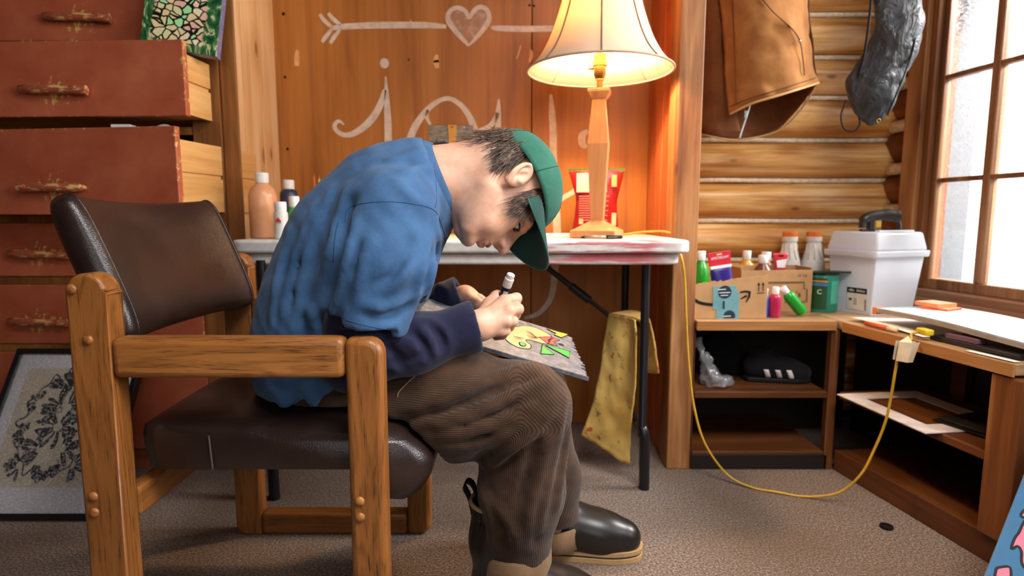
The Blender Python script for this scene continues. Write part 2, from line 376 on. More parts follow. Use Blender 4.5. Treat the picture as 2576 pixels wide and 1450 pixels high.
# alcove sides of upright boards
wl = tag(bpy.data.objects.new('wall_alcove_left', None), kind='structure'); COL.objects.link(wl)
for i, (y0, y1) in enumerate(((1.85, 2.0), (2.003, 2.14), (2.143, 2.28))):
    build('plank', MB().box((-0.895, y0, 0), (-0.872 + 0.002 * (i % 2), y1, 2.35)), M['pine'], wl, 0.003)
wr = tag(bpy.data.objects.new('wall_alcove_right', None), kind='structure'); COL.objects.link(wr)
for i, (y0, y1) in enumerate(((1.85, 1.93), (1.933, 2.06), (2.063, 2.16), (2.163, 2.28))):
    build('plank', MB().box((0.507 + 0.002 * (i % 2), y0, 0), (0.53, y1, 2.35)), M['ply_red'], wr, 0.003)
xl0, xl1 = at(548, 120, YF).x, at(594, 120, YF).x
build('trim_1', MB().box((xl0, YF, 0), (xl1 - 0.004, YF + 0.009, 2.35)), M['post_dark'], kind='structure', bevel=0.004, label='knotty upright post beside the dresser')
build('trim_2', MB().box((0.498, YF, 0), (0.572, YF + 0.1, 2.35)), M['post'], kind='structure', bevel=0.004, label='weathered upright post between alcove and logs')
build('partition_wall', MB().box((0.535, YF + 0.1, 0), (0.56, 2.4, 2.35)), M['ply'], kind='structure')

# log wall: each log its own half-round piece, light chinking rods between
lw = tag(bpy.data.objects.new('wall_logs', None), kind='structure'); COL.objects.link(lw)
seams = [0.03, 0.185, 0.338, 0.49, 0.643, 0.793, 0.946, 1.096, 1.252, 1.398, 1.55, 1.70, 1.855, 2.01, 2.17, 2.33]
def log_piece(x0, x1, zc, h, name, mat, parent, bulge=0.085):
    m = MB(); n = 12; R = h / 2 + 0.012
    def fn(u, v):
        q = -math.pi / 2 + math.pi * v
        wob = 1 + 0.03 * math.sin(u * 9 + zc * 40) + 0.02 * math.sin(u * 23 + zc * 11)
        return (x0 + (x1 - x0) * u, 0.05 - bulge * math.cos(q) ** 0.75 * wob if math.cos(q) > 1e-6 else 0.05, zc + (h / 2 - 0.0035) * math.sin(q))
    m.grid(fn, 14, n); L = n + 1
    m.f.append(tuple(range(L))); m.m.append(0); b = 14 * L; m.f.append(tuple(b + i for i in range(L - 1, -1, -1))); m.m.append(0)
    o = build(name, m, mat, parent, smooth=True, auto=60); return o
for i in range(len(seams) - 1):
    o = log_piece(0.56, 1.46, (seams[i] + seams[i + 1]) / 2, seams[i + 1] - seams[i], 'log', M['log'], lw); o.location.y = 2.30
for z in seams[1:-1]:
    m = MB().tube([(0.56, 2.306, z), (0.8, 2.304, z + 0.002), (1.1, 2.306, z - 0.001), (1.45, 2.305, z)], 0.009, 8)
    build('chinking_rod', m, M['chink'], lw, smooth=True)
build('backing', MB().box((0.56, 2.345, 0), (1.6, 2.39, 2.35)), M['dark_in'], lw)

# right wall with the windows, turned a little outwards
RW = (1.43, 2.25, 0); RZ = math.atan2(-0.99, 0.139)
rw = tag(bpy.data.objects.new('wall_right', None), kind='structure'); COL.objects.link(rw); rw.location = RW; rw.rotation_euler = (0, 0, RZ)
W1 = (0.186, 0.934); W2 = (1.5, 3.0); ZS, ZT = 0.585, 1.96
def rlog(x0, x1, z0, z1):
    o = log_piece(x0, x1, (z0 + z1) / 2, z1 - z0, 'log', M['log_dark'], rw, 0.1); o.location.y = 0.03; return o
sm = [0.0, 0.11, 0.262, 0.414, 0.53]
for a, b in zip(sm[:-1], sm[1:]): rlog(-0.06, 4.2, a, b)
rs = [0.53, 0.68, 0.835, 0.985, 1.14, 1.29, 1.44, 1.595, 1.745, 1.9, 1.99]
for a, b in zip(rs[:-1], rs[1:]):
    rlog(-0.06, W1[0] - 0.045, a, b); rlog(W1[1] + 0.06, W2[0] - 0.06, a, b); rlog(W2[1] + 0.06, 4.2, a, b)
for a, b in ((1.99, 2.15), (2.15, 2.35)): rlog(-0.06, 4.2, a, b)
for z in rs[1:-1]:
    build('chinking_rod', MB().tube([(-0.03, -0.005, z), (0.03, -0.004, z + 0.001), (W1[0] - 0.06, -0.005, z)], 0.022, 8), M['chink'], rw, smooth=True)

def window(name, x0, x1, ncol, label):
    wn = tag(bpy.data.objects.new(name, None), kind='structure', label=label); COL.objects.link(wn); wn.location = RW; wn.rotation_euler = (0, 0, RZ)
    C = M['casing']
    build('casing', MB().box((x0 - 0.11, -0.052, ZS - 0.05), (x0 - 0.04, -0.02, ZT + 0.1)), C, wn, 0.004)
    build('jamb', MB().box((x0 - 0.04, -0.035, ZS - 0.02), (x0 - 0.015, 0.045, ZT + 0.02)), M['shelfpost'], wn, 0.003)
    build('jamb', MB().box((x1 + 0.02, -0.05, ZS - 0.02), (x1 + 0.06, 0.045, ZT + 0.02)), M['shelfpost'], wn, 0.003)
    build('casing', MB().box((x1 + 0.06, -0.075, ZS - 0.05), (x1 + 0.13, -0.03, ZT + 0.1)), C, wn, 0.004)
    build('head_casing', MB().box((x0 - 0.04, -0.052, ZT + 0.02), (x1 + 0.06, 0.045, ZT + 0.1)), C, wn, 0.004)
    build('sill', MB().box((x0 - 0.04, -0.055, ZS - 0.1), (x1 + 0.07, 0.1, ZS - 0.022)), M['sill'], wn, 0.004)
    sw = 0.024
    S = M['sash']
    build('stile', MB().box((x0 - 0.015, -0.012, ZS), (x0 + 0.004, 0.03, ZT)), S, wn, 0.003)
    build('stile', MB().box((x1, -0.012, ZS), (x1 + 0.02, 0.03, ZT)), S, wn, 0.003)
    build('rail', MB().box((x0 - 0.02, -0.012, ZS - 0.022), (x1 + 0.02, 0.03, ZS + 0.012)), S, wn, 0.003)
    build('rail', MB().box((x0 - 0.02, -0.012, ZT - 0.01), (x1 + 0.02, 0.03, ZT + 0.02)), S, wn, 0.003)
    zz = [ZS + 0.012, 0.932, 1.272, 1.61, ZT - 0.01]; cw = (x1 - x0) / ncol
    for i in range(1, ncol): 
        build('muntin', MB().box((x0 + i * cw - 0.013, -0.012, zz[0]), (x0 + i * cw + 0.013, 0.022, zz[-1])), S, wn, 0.005)
    for z in zz[1:-1]: 
        build('muntin', MB().box((x0, -0.009, z - 0.0075), (x1, 0.02, z + 0.0075)), S, wn, 0.004)
    for i in range(ncol):
        for a, b in zip(zz[:-1], zz[1:]):
            build('pane', MB().box((x0 + i * cw + 0.009, 0.004, a + 0.005), (x0 + (i + 1) * cw - 0.009, 0.007, b - 0.005)), M['glass'], wn)
window('window_1', W1[0], W1[1], 4, 'small-paned dusty window above the corner shelf')
window('window_2', W2[0], W2[1], 6, 'wide small-paned window along the log wall')
build('skirting_board', MB().box((-0.02, -0.062, 0.487), (1.2, -0.03, 0.535)), M['sill'], rw, 0.003)
build('ground_outside', MB().box((1.7, -3, -0.3), (9, 9, -0.2)), plain('snow', '#f4f6f8', 0.8, 0.2, 0.01), kind='structure')
pp = thing('porch_post', 'pale grey square post outside the dusty window', 'post', (2.17, 3.13, -0.2), math.radians(-8))
build('shaft', MB().box((-0.1, -0.16, 0.12), (0.1, 0.24, 3.2)), plain('grey_weathered_wood', '#6f7276', 0.8, 0.2, 0.03), pp, 0.006)
build('plinth', MB().box((-0.14, -0.20, 0), (0.14, 0.28, 0.12)), plain('grey_weathered_wood', '#b9bcc0', 0.8), pp, 0.006)
# ------------------------------------------------------------------ dresser with painted drawers
def red_paint():
    t = NT('chipped_red_paint'); c = t.coord('Object'); s = t.sep(c)
    n = t.noise(c, 55, 5, 0.65); big = t.noise(c, 5, 3)
    # bare wood shows around the handle (at the object's zero) and in scattered flecks
    r = t.math('SQRT', t.math('ADD', t.math('POWER', t.math('MULTIPLY', s[0], 0.62), 2.0), t.math('POWER', s[2], 2.0)))
    near = t.math('MULTIPLY', t.step(r, 0.07, 0.015), 0.175)
    v = t.math('ADD', t.math('ADD', n, near), t.math('MULTIPLY', big, 0.12))
    g = t.sep(t.coord('Generated'))
    e1 = t.step(g[0], 0.985, 1.0); e2 = t.math('MAXIMUM', t.step(g[2], 0.965, 1.0), t.step(g[2], 0.03, 0.0))
    v = t.math('ADD', v, t.math('MULTIPLY', t.math('MAXIMUM', e1, e2), 0.13))
    chip = t.step(v, 0.755, 0.775)
    col = t.ramp(t.noise(c, 7, 4, 0.6), [(0.3, lin('#a54c30')), (0.7, lin('#c26a48'))])
    col = t.mix(chip, col, t.ramp(t.noise(c, 120, 2), [(0.35, lin('#b9852f')), (0.7, lin('#e8c477'))]))
    t.bump(t.math('MULTIPLY', chip, -1.0), 0.3, 0.001)
    return t.fin(col, 0.42, 0.4)
M['red'] = red_paint()
def worn_handle():
    t = NT('worn_red_handle'); c = t.coord('Object', (1, 3, 3)); n = t.noise(c, 30, 4, 0.6)
    col = t.mix(t.step(n, 0.52, 0.6), lin('#a8543a'), lin('#dcae6c')); t.bump(n, 0.2); return t.fin(col, 0.45, 0.4)
M['red_handle'] = worn_handle()
DX, DY = -1.45, YF
dr = thing('dresser', 'tall red painted dresser with chipped drawers and carved stick handles', 'dresser', (DX, DY, 0))
def L(x, y, z): return (x - DX, y - DY, z)
def lb(x0, y0, z0, x1, y1, z1): return MB().box(L(x0, y0, z0), L(x1, y1, z1))
build('side_panel', lb(-0.955, DY + 0.004, 0.0, -0.935, YB - 0.005, 2.3), M['red'], dr, 0.002)
build('side_panel', lb(-2.15, DY + 0.004, 0.0, -2.13, YB - 0.005, 2.3), M['red'], dr, 0.002)
build('back_panel', lb(-2.13, YB - 0.02, 0.0, -0.955, YB - 0.008, 2.3), M['dark_in'], dr)
build('plinth', lb(-2.13, DY + 0.01, 0.0, -0.955, DY + 0.03, 0.075), M['red'], dr, 0.002)
build('stile', lb(-0.96, DY - 0.004, 0.0, xl0 - 0.002, DY + 0.02, 2.3), M['post_dark'], dr, 0.002)
for z in (1.30, 1.066, 0.802, 0.612, 0.40, 0.055):
    build('rail', lb(-2.13, DY, z - 0.012, -0.955, DY + 0.03, z + 0.012), M['post_dark'], dr, 0.002)
def drawer(xr, yf, z0, z1, rot, hpx, length, flip=False, depth=0.4, hand=True):
    wid = 1.16; h = z1 - z0
    hc = at(hpx[0], hpx[1], yf - 0.01); C = Vector((xr, yf, z0)); R = Matrix.Rotation(rot, 3, 'Z')
    hx = (hc.x - xr) / math.cos(rot); off = Vector((hx, 0, hc.z - z0))
    loc = C + R @ off
    m = MB().box(Vector((-wid, 0, 0)) - off, Vector((0, 0.02, h)) - off)
    d = build('drawer', m, M['red'], dr, 0.003); d.location = loc - Vector((DX, DY, 0)); d.rotation_euler = (0, 0, rot)
    def sub(name, lo, hi, mat): return build(name, MB().box(Vector(lo) - off, Vector(hi) - off), mat, d, 0.001)
    for x0, x1 in ((-0.022, -0.008), (-wid + 0.02, -wid + 0.034)):
        side = MB(); hh = h - 0.032; q = Vector
        side.box(q((x0, 0.02, 0.008)) - off, q((x1, depth, hh * 0.52)) - off).box(q((x0, 0.02, hh * 0.52 + 0.012)) - off, q((x1, depth, hh)) - off)
        side.box(q((x0 + 0.004 if x0 < -1 else x0, 0.02, hh * 0.5)) - off, q((x1 if x0 < -1 else x1 - 0.006, depth, hh * 0.6)) - off)
        build('drawer_side', side, M['pine_side'], d)
    sub('drawer_bottom', (-wid + 0.034, 0.02, 0.012), (-0.034, depth, 0.02), M['pine_side'])
    sub('drawer_back', (-wid + 0.034, depth - 0.012, 0.012), (-0.034, depth, h - 0.03), M['pine_side'])
    if hand:
        s = -1 if flip else 1; a = length / 2
        m = MB(); pts = [(-a, 0.004), (-a * 0.93, -0.012), (-a * 0.6, -0.021), (0, -0.022), (a * 0.55, -0.02), (a * 0.78, -0.021), (a, -0.017)]
        m.tube([(s * x, y, 0.002 * math.sin(x * 60) - 0.02 * x * s) for x, y in pts], [0.006, 0.011, 0.0125, 0.0115, 0.0115, 0.012, 0.0135], 9)
        m.tube([(s * a * 0.72, -0.028, 0.002), (s * a * 0.72, -0.034, 0.003)], [0.007, 0.005], 8)
        m.tube([(-s * a * 0.55, 0.004, 0), (-s * a * 0.55, -0.02, 0)], 0.007, 6); m.tube([(s * a * 0.6, 0.004, 0), (s * a * 0.6, -0.02, 0)], 0.007, 6)
        build('handle', m, M['red_handle'], d, smooth=True, auto=40)
    return d
drawer(-0.925, 1.80, 1.315, 1.58, 0, (195, 45), 0.195)
d2 = drawer(-0.897, 1.69, 1.086, 1.289, math.radians(-2.2), (126, 224), 0.195)
d3 = drawer(-0.897, 1.625, 0.815, 1.05, math.radians(-7.5), (98, 470), 0.185, True)
drawer(-0.962, 1.835, 0.626, 0.79, 0, (100, 640), 0.19)
drawer(-0.962, 1.835, 0.414, 0.60, 0, (100, 810), 0.19)
drawer(-0.962, 1.835, 0.07, 0.388, 0, (100, 1060), 0.19)
# small leftovers in the open drawer
build('folded_paper', MB().box((-1.13, 1.72, 1.0), (-1.075, 1.75, 1.068)), M['paper'], bevel=0.002, label='small white folded paper standing in the open red drawer', cat='paper')
m = MB(); m.tube([(-0.985 + 0.034 * math.cos(q), 1.73, 1.03 + 0.034 * math.sin(q)) for q in [i * math.pi / 12 for i in range(25)]], 0.006, 8)
m.lathe([(0.0, 0), (0.03, 0.001)], 20, (-0.985, 1.73, 0.997), cap=False)
build('tape_roll', m, plain('clear_tape', '#c9c4c6', 0.3), smooth=True, label='pale roll of tape lying in the open red drawer', cat='tape')

# ------------------------------------------------------------------ painted canvas standing in the drawer
def pebbles():
    t = NT('pebble_painting'); g = t.coord('Object'); s = t.sep(g)
    wv = t.node('ShaderNodeVectorMath', operation='ADD'); nz = t.node('ShaderNodeTexNoise'); t.link(g, nz.inputs[0]); nz.inputs['Scale'].default_value = 30
    sc = t.node('ShaderNodeVectorMath', operation='SCALE'); t.link(nz.outputs[1], sc.inputs[0]); sc.inputs[3].default_value = 0.02
    t.link(g, wv.inputs[0]); t.link(sc.outputs[0], wv.inputs[1]); mp = t.node('ShaderNodeMapping'); t.link(wv.outputs[0], mp.inputs[0]); mp.inputs['Scale'].default_value = (1, 0.0, 1.15); v = mp.outputs[0]
    edge = t.voro(v, 46, 'DISTANCE_TO_EDGE'); colr = t.node('ShaderNodeSeparateColor'); cc = t.voro(v, 46, 'F1', 'Color'); t.link(cc, colr.inputs[0])
    stone = t.ramp(colr.outputs[0], [(0.0, lin('#e8cf9a')), (0.35, lin('#dcd7a0')), (0.5, lin('#f0d9b4')), (0.62, lin('#a9e6a0')), (0.75, lin('#e9b7a0')), (0.88, lin('#efe3b4')), (1.0, lin('#6fdfb0'))], 'CONSTANT')
    line = t.step(edge, 0.075, 0.11); stone = t.mix(line, lin('#14100c'), stone)
    sw = t.noise(t.coord('Object', (1, 1, 0.4)), 26, 4, 0.6, 2.5)
    bg = t.ramp(sw, [(0.3, lin('#12301e')), (0.44, lin('#1d5a2c')), (0.52, lin('#4f7d49')), (0.58, lin('#e2d9a0')), (0.63, lin('#1f4d33')), (0.75, lin('#2c6b4c'))])
    mx = t.math('ADD', s[0], t.math('MULTIPLY', t.noise(g, 14), 0.03))
    m1 = t.math('MULTIPLY', t.step(mx, 0.035, 0.045), t.step(mx, 0.182, 0.172)); m2 = t.step(t.math('ADD', s[2], t.math('MULTIPLY', t.noise(g, 18), 0.03)), 0.032, 0.042)
    return t.fin(t.mix(t.math('MULTIPLY', m1, m2), bg, stone), 0.35, 0.4)
pc = thing('painted_canvas', 'green canvas with outlined pebble shapes leaning in the open dresser drawer', 'painting', at(352, 111, 1.72))
pc.rotation_euler = (math.radians(-4), math.radians(7.5), math.radians(8))
build('canvas_face', MB().box((0, 0, 0), (0.2, 0.003, 0.34)), pebbles(), pc, 0.001)
def canvas_side():
    t = NT('smeared_canvas_edge'); n = t.noise(t.coord('Object', (1, 1, 0.5)), 60, 4, 0.6, 2)
    return t.fin(t.ramp(n, [(0.35, lin('#5d5a86')), (0.5, lin('#8d7ba0')), (0.6, lin('#3a62a0')), (0.68, lin('#e2dca0')), (0.75, lin('#c9a0b0'))]), 0.4)
build('canvas_edge', MB().box((0, 0.003, 0), (0.2, 0.034, 0.34)), canvas_side(), pc, 0.001)

# ------------------------------------------------------------------ framed ink drawing leaning on the dresser
fy0 = 1.515; fy1 = 1.77; fz = at(100, 880, fy1).z
fr = thing('framed_drawing', 'black framed ink drawing with white mat leaning against the dresser', 'picture frame', (-1.49, fy0, 0.0))
tilt = math.atan2(fy1 - fy0, fz); fr.rotation_euler = (-tilt, 0, 0); FH = math.hypot(fy1 - fy0, fz); FW = 0.385
bm_ = M['black_metal']; b = 0.016
build('frame_rail', MB().box((0, -0.012, 0), (FW, 0.014, b)), bm_, fr, 0.002); build('frame_rail', MB().box((0, -0.012, FH - b), (FW, 0.014, FH)), bm_, fr, 0.002)
build('frame_stile', MB().box((0, -0.012, b), (b, 0.014, FH - b)), bm_, fr, 0.002); build('frame_stile', MB().box((FW - b, -0.012, b), (FW, 0.014, FH - b)), bm_, fr, 0.002)
build('mat_board', MB().box((b, 0.0, b), (FW - b, 0.01, FH - b)), plain('mat_white', '#d9d2d4', 0.7, 0.2, 0.01), fr)
px0, px1, pz0, pz1 = 0.05, FW - 0.05, 0.085, FH - 0.06
build('paper', MB().box((px0, -0.002, pz0), (px1, 0.0, pz1)), plain('cream_paper', '#c9b79e', 0.7, 0.2, 0.02), fr)
ink = MB(); r2 = random.Random(21); cx, cz = (px0 + px1) / 2, (pz0 + pz1) / 2 + 0.005; YI = -0.0032
def drop(x, z, ang, ln, wd, bend):
    n = 7; pts = []; ws = []
    for i in range(n):
        t_ = i / (n - 1); a = ang + bend * t_; pts.append((x, z)); ws.append(wd * 1.75 * (0.35 + 0.65 * t_) if i < n - 1 else wd * 0.45); x += ln / n * math.cos(a); z += ln / n * math.sin(a)
    return pts, ws
out = []
for side in (-1, 1):
    for hx, hz, n, a0, a1, ln in ((0.0, 0.10, 7, 1.2, 3.0, 0.055), (0.01, 0.045, 8, 1.6, 4.2, 0.06), (0.0, -0.01, 7, 2.0, 4.4, 0.06), (0.03, -0.07, 8, 1.7, 4.4, 0.05), (0.075, 0.06, 6, 1.6, 4.2, 0.03), (0.08, -0.03, 6, 1.8, 4.3, 0.032), (0.07, -0.115, 6, 2.2, 4.6, 0.04), (0.0, -0.12, 5, 3.3, 4.6, 0.035)):
        for k in range(n):
            a = a0 + (a1 - a0) * k / (n - 1) + r2.uniform(-0.12, 0.12)
            p, ws = drop(-hx - 0.012 * abs(math.cos(a)), hz + 0.012 * math.sin(a), a, ln * r2.uniform(0.75, 1.15), 0.0085 * r2.uniform(0.75, 1.2), r2.uniform(-0.9, 0.9))
            out.append(([(cx + (-side) * x * -1, cz + z) for x, z in p], ws))
for p, ws in out: ink.ribbon(p, ws, YI, 0.0008)
outl = smooth_pts([Vector((cx + 0.118 * f * math.cos(q), cz + 0.002 + 0.158 * f * math.sin(q), 0)) for q, f in [(i * 2 * math.pi / 34, (1.0 if i % 2 else 0.87) * (1 + 0.06 * math.sin(i * 2.3))) for i in range(35)]], 4)
ink.ribbon([(p.x, p.y) for p in outl], 0.0045, YI, 0.0008)
for k in range(9):
    q = k * 0.7; x0, z0 = cx + 0.07 * math.cos(q * 1.3), cz + 0.11 * math.sin(q * 1.9)
    st = [(x0 + 0.011 * (1 if i % 2 else 0.5) * math.cos(i * math.pi / 5), z0 + 0.011 * (1 if i % 2 else 0.5) * math.sin(i * math.pi / 5)) for i in range(11)]
    ink.ribbon(st, 0.0025, YI, 0.0008)
build('ink_drawing', ink, M['ink'], fr, label='symmetrical black looping ink shapes')
build('glazing', MB().box((b, -0.006, b), (FW - b, -0.0045, FH - b)), M['glass'], fr)

# ------------------------------------------------------------------ armchair
ch = thing('armchair', 'oak armchair with brown leather seat and back under the seated person', 'chair', (-0.45, 1.2, 0))
CX, CY = -0.45, 1.2
def C_(x, y, z): return (x - CX, y - CY, z)
zt, zb, zp = at(600, 853, 0.93).z, at(600, 955, 0.93).z, at(215, 688, 0.93).z
xr0, xr1 = -0.705, -0.640; xf0, xf1 = -0.268, -0.207
def arc(cx, cz, r, a0, a1, n=6): return [(cx + r * math.cos(a0 + (a1 - a0) * i / n), cz + r * math.sin(a0 + (a1 - a0) * i / n)) for i in range(n + 1)]
def frame_side(y0, y1):
    def pr(poly): return MB().prism([(x - CX, z) for x, z in poly], y0 - CY, y1 - CY)
    rw_ = (xr1 - xr0) / 2; pi = math.pi
    build('rear_post', pr(arc(xr0 + 0.028, 0.028, 0.028, pi, 1.5 * pi) + [(xr1, 0.0), (xr1, zp - rw_)] + arc(xr0 + rw_, zp - rw_, rw_, 0, pi, 10)), M['oak_z'], ch, 0.011, 3, smooth=True, auto=25)
    build('arm_rail', pr([(xr1, zb), (xf0, zb), (xf0, zt), (xr1, zt)]), M['oak_x'], ch, 0.011, 3, smooth=True, auto=25)
    build('front_leg', pr([(xf0, 0.0)] + arc(xf1 - 0.028, 0.028, 0.028, 1.5 * pi, 2 * pi) + arc(xf1 - 0.028, zt - 0.028, 0.028, 0, pi / 2) + [(xf0, zt)]), M['oak_z'], ch, 0.011, 3, smooth=True, auto=25)
    build('floor_rail', pr([(xr1, 0.0), (xf0, 0.0), (xf0, 0.058), (xr1, 0.058)]), M['oak_x'], ch, 0.009, 3, smooth=True, auto=25)
frame_side(0.93, 0.972); frame_side(1.44, 1.482)
for px, py in ((180, 728), (222, 856), (235, 1250), (238, 1290), (905, 1262), (906, 1302)):
    p = at(px, py, 0.93); m = MB().lathe([(0.0085, 0), (0.0082, 0.002), (0.006, 0.0045), (0.002, 0.0055)], 14)
    m.v = [(x + p.x - CX, -z + 0.9305 - CY, y + p.z) for x, y, z in m.v]
    build('wood_plug', m, M['oak_y'], ch, smooth=True)
for x0, z0, z1 in ((-0.665, 0.30, 0.35), (-0.255, 0.29, 0.335)):
    build('cross_rail', MB().box(C_(x0, 0.972, z0), C_(x0 + 0.028, 1.44, z1)), M['oak_y'], ch, 0.004)
build('back_rail', MB().box(C_(-0.735, 0.972, 0.60), C_(-0.705, 1.44, 0.645)), M['oak_y'], ch, 0.004)
def leather():
    t = NT('brown_leather'); c = t.coord('Object'); v = t.voro(c, 420); n = t.noise(c, 6, 4, 0.6)
    col = t.ramp(n, [(0.3, lin('#1c1210')), (0.55, lin('#2e1f1a')), (0.75, lin('#3e2b24'))])
    t.bump(t.math('ADD', v, t.math('MULTIPLY', t.noise(c, 60, 3), 0.8)), 0.22, 0.0012); return t.fin(col, t.math('ADD', t.math('MULTIPLY', n, 0.2), 0.22), 0.5)
M['leather'] = leather()
sp = [(-0.632, 0.375), (-0.638, 0.452), (-0.56, 0.462), (-0.42, 0.460), (-0.30, 0.456), (-0.22, 0.445), (-0.165, 0.418), (-0.14, 0.382), (-0.15, 0.345), (-0.19, 0.315), (-0.225, 0.33), (-0.245, 0.372)]
S_ = smooth_pts([Vector((x, z, 0)) for x, z in sp], 4)
def seat_fn(u, v):
    k = int(round(u * len(S_))) % len(S_); p = S_[k]; e = min(v, 1 - v) * 2
    inset = 0.03 * max(0, 1 - e / 0.12) ** 2.2; c = Vector((-0.40, 0.41, 0)); d = (c - p)
    sag = 0.012 * math.sin(math.pi * v) if p.y > 0.43 else 0
    q = p + d.normalized() * min(inset, d.length * 0.7)
    ys = 0.978 + 0.458 * v
    return C_(q.x, ys, q.y + sag * 0.6)
m = MB(); m.grid(seat_fn, len(S_), 24, wrap=True)
nv = 25; m.f.append(tuple(i * nv for i in range(len(S_)))[::-1]); m.m.append(0); m.f.append(tuple(i * nv + 24 for i in range(len(S_)))); m.m.append(0)
seat = build('seat', m, M['leather'], ch, smooth=True, auto=50)
build('seat_seam', MB().tube([C_(-0.515, 0.9755, 0.44), C_(-0.513, 0.9745, 0.41), C_(-0.512, 0.976, 0.38)], 0.0016, 6), plain('worn_seam', '#4f423c', 0.6), seat)
def back_fn(u, v):
    # u round the section, v along the chair's width
    a = 2 * math.pi * u; n_ = 4.0; ca, sa = math.cos(a), math.sin(a)
    sx = math.copysign(abs(ca) ** (2 / n_), ca) * 0.031; sz = math.copysign(abs(sa) ** (2 / n_), sa) * 0.132
    e = min(v, 1 - v) * 2; k = 1 - 0.1 * max(0, 1 - e / 0.1) ** 2; k2 = 1 - 0.45 * max(0, 1 - e / 0.07) ** 2.5
    sx *= k2; sz *= k
    th = math.radians(21.0); x = sx * math.cos(th) - sz * math.sin(th); z = sx * math.sin(th) + sz * math.cos(th)
    bow = -0.035 * (1 - (2 * v - 1) ** 2)
    return C_(-0.692 + 0.012 * v + x + bow, 0.975 + 0.462 * v, 0.722 + z - 0.012 * (1 - (2 * v - 1) ** 2) * (1 if sz > 0 else 0.2))
m = MB(); m.grid(back_fn, 40, 30, wrap=True)
m.f.append(tuple(i * 31 for i in range(40))[::-1]); m.m.append(0); m.f.append(tuple(i * 31 + 30 for i in range(40))); m.m.append(0)
bk = build('backrest', m, M['leather'], ch, smooth=True, auto=60)

for vv in (0.045, 0.955):
    build('piping_seam', MB().tube([back_fn(i / 60, vv) for i in range(61)], 0.0022, 6, cap=False), M['leather'], bk, smooth=True)
# ------------------------------------------------------------------ folding table
def table_plastic():
    t = NT('paint_smeared_plastic'); c = t.coord('Object'); s = t.sep(c); n = t.noise(t.coord('Object', (0.22, 1, 2.4)), 22, 4, 0.55, 0.3)
    col = t.ramp(t.noise(c, 40, 3), [(0.3, lin('#c9c3bd')), (0.7, lin('#dedad5'))])
    xm = t.math('MULTIPLY', t.step(s[0], 0.12, 0.30), t.step(s[0], 0.62, 0.50)); f = t.math('MULTIPLY', t.step(s[1], -0.24, -0.30), xm)
    red = t.math('MULTIPLY', t.step(n, 0.46, 0.56), f); col = t.mix(t.math('MULTIPLY', red, 0.85), col, lin('#c23a4a'))
    g = t.noise(t.coord('Object', (1, 1, 4)), 24, 3, 0.5); gx = t.math('MULTIPLY', t.step(s[0], -0.18, -0.12), t.step(s[0], -0.02, -0.06)); gm = t.math('MULTIPLY', t.math('MULTIPLY', t.step(g, 0.5, 0.6), gx), t.step(s[2], -0.03, -0.015))
    col = t.mix(gm, col, lin('#9ad126'))
    st = t.noise(c, 9, 4, 0.6); col = t.mix(t.math('MULTIPLY', t.step(st, 0.56, 0.7), 0.35), col, lin('#b08a70'))
    return t.fin(col, 0.42, 0.4)
M['table'] = table_plastic()
TX, TY = -0.142, 1.94
tb = thing('folding_table', 'white folding table smeared with red paint standing in the alcove', 'table', (TX, TY, 0), math.radians(-0.6))
def rrect(hx, hy, r, n=6):
    o = []
    for cx_, cy_, a in ((hx - r, hy - r, 0), (-hx + r, hy - r, 90), (-hx + r, -hy + r, 180), (hx - r, -hy + r, 270)):
        for i in range(n + 1):
            q = math.radians(a + 90 * i / n); o.append((cx_ + r * math.cos(q), cy_ + r * math.sin(q)))
    return o
ZTAB = 0.745
top = MB().slab(rrect(0.638, 0.31, 0.045), -0.036, 0.0)
tt = build('tabletop', top, M['table'], tb, 0.008, 3, origin=None, smooth=True, auto=30); tt.location.z = ZTAB
lip = build('table_lip', MB().slab(rrect(0.615, 0.293, 0.05), -0.068, -0.036), M['table'], tb, 0.007, 3, smooth=True, auto=30); lip.location.z = ZTAB
for q, (ax, y0) in enumerate(((0.53, -0.225), (-0.55, -0.30))):
    lx = ax; s = 1 if ax > 0 else -1
    y1 = 0.10
    build('leg', MB().tube([(lx, y0, 0.69), (lx, y0, 0.17), (lx, y0 - 0.004, 0.16)], 0.0125, 12), M['black_metal'], tb, smooth=True, auto=50)
    build('leg', MB().tube([(lx, y1, 0.69), (lx, y1, 0.0)], 0.0125, 12), M['black_metal'], tb, smooth=True, auto=50)
    build('foot', MB().tube(smooth_pts([(lx, y0 + 0.05, 0.182), (lx, y0 + 0.012, 0.19), (lx + 0.006, y0 - 0.006, 0.165), (lx + 0.008, y0 - 0.008, 0.1), (lx + 0.01, y0 - 0.008, 0.0)], 5), 0.0155, 12), M['black_metal'], tb, smooth=True, auto=50)
    build('stretcher', MB().tube([(lx, y0 + 0.02, 0.18), (lx, y1, 0.18)], 0.010, 10), M['black_metal'], tb, smooth=True, auto=50)
    build('towel_bar', MB().tube([(lx + 0.006, y0, 0.476), (lx + 0.006, y1, 0.476)], 0.006, 10), M['black_metal'], tb, smooth=True, auto=50)
    ym = y1 - 0.03
    build('brace', MB().tube([(lx - s * 0.313, ym, 0.672), (lx - s * 0.17, ym, 0.561)], 0.0095, 10), M['black_metal'], tb, smooth=True, auto=50)
    build('brace_sleeve', MB().tube([(lx - s * 0.19, ym, 0.577), (lx - s * 0.125, ym, 0.5265)], 0.0145, 10), M['black_metal'], tb, smooth=True, auto=50)
    build('brace', MB().tube([(lx - s * 0.135, ym, 0.534), (lx, ym, 0.43)], 0.0075, 10), M['black_metal'], tb, smooth=True, auto=50)

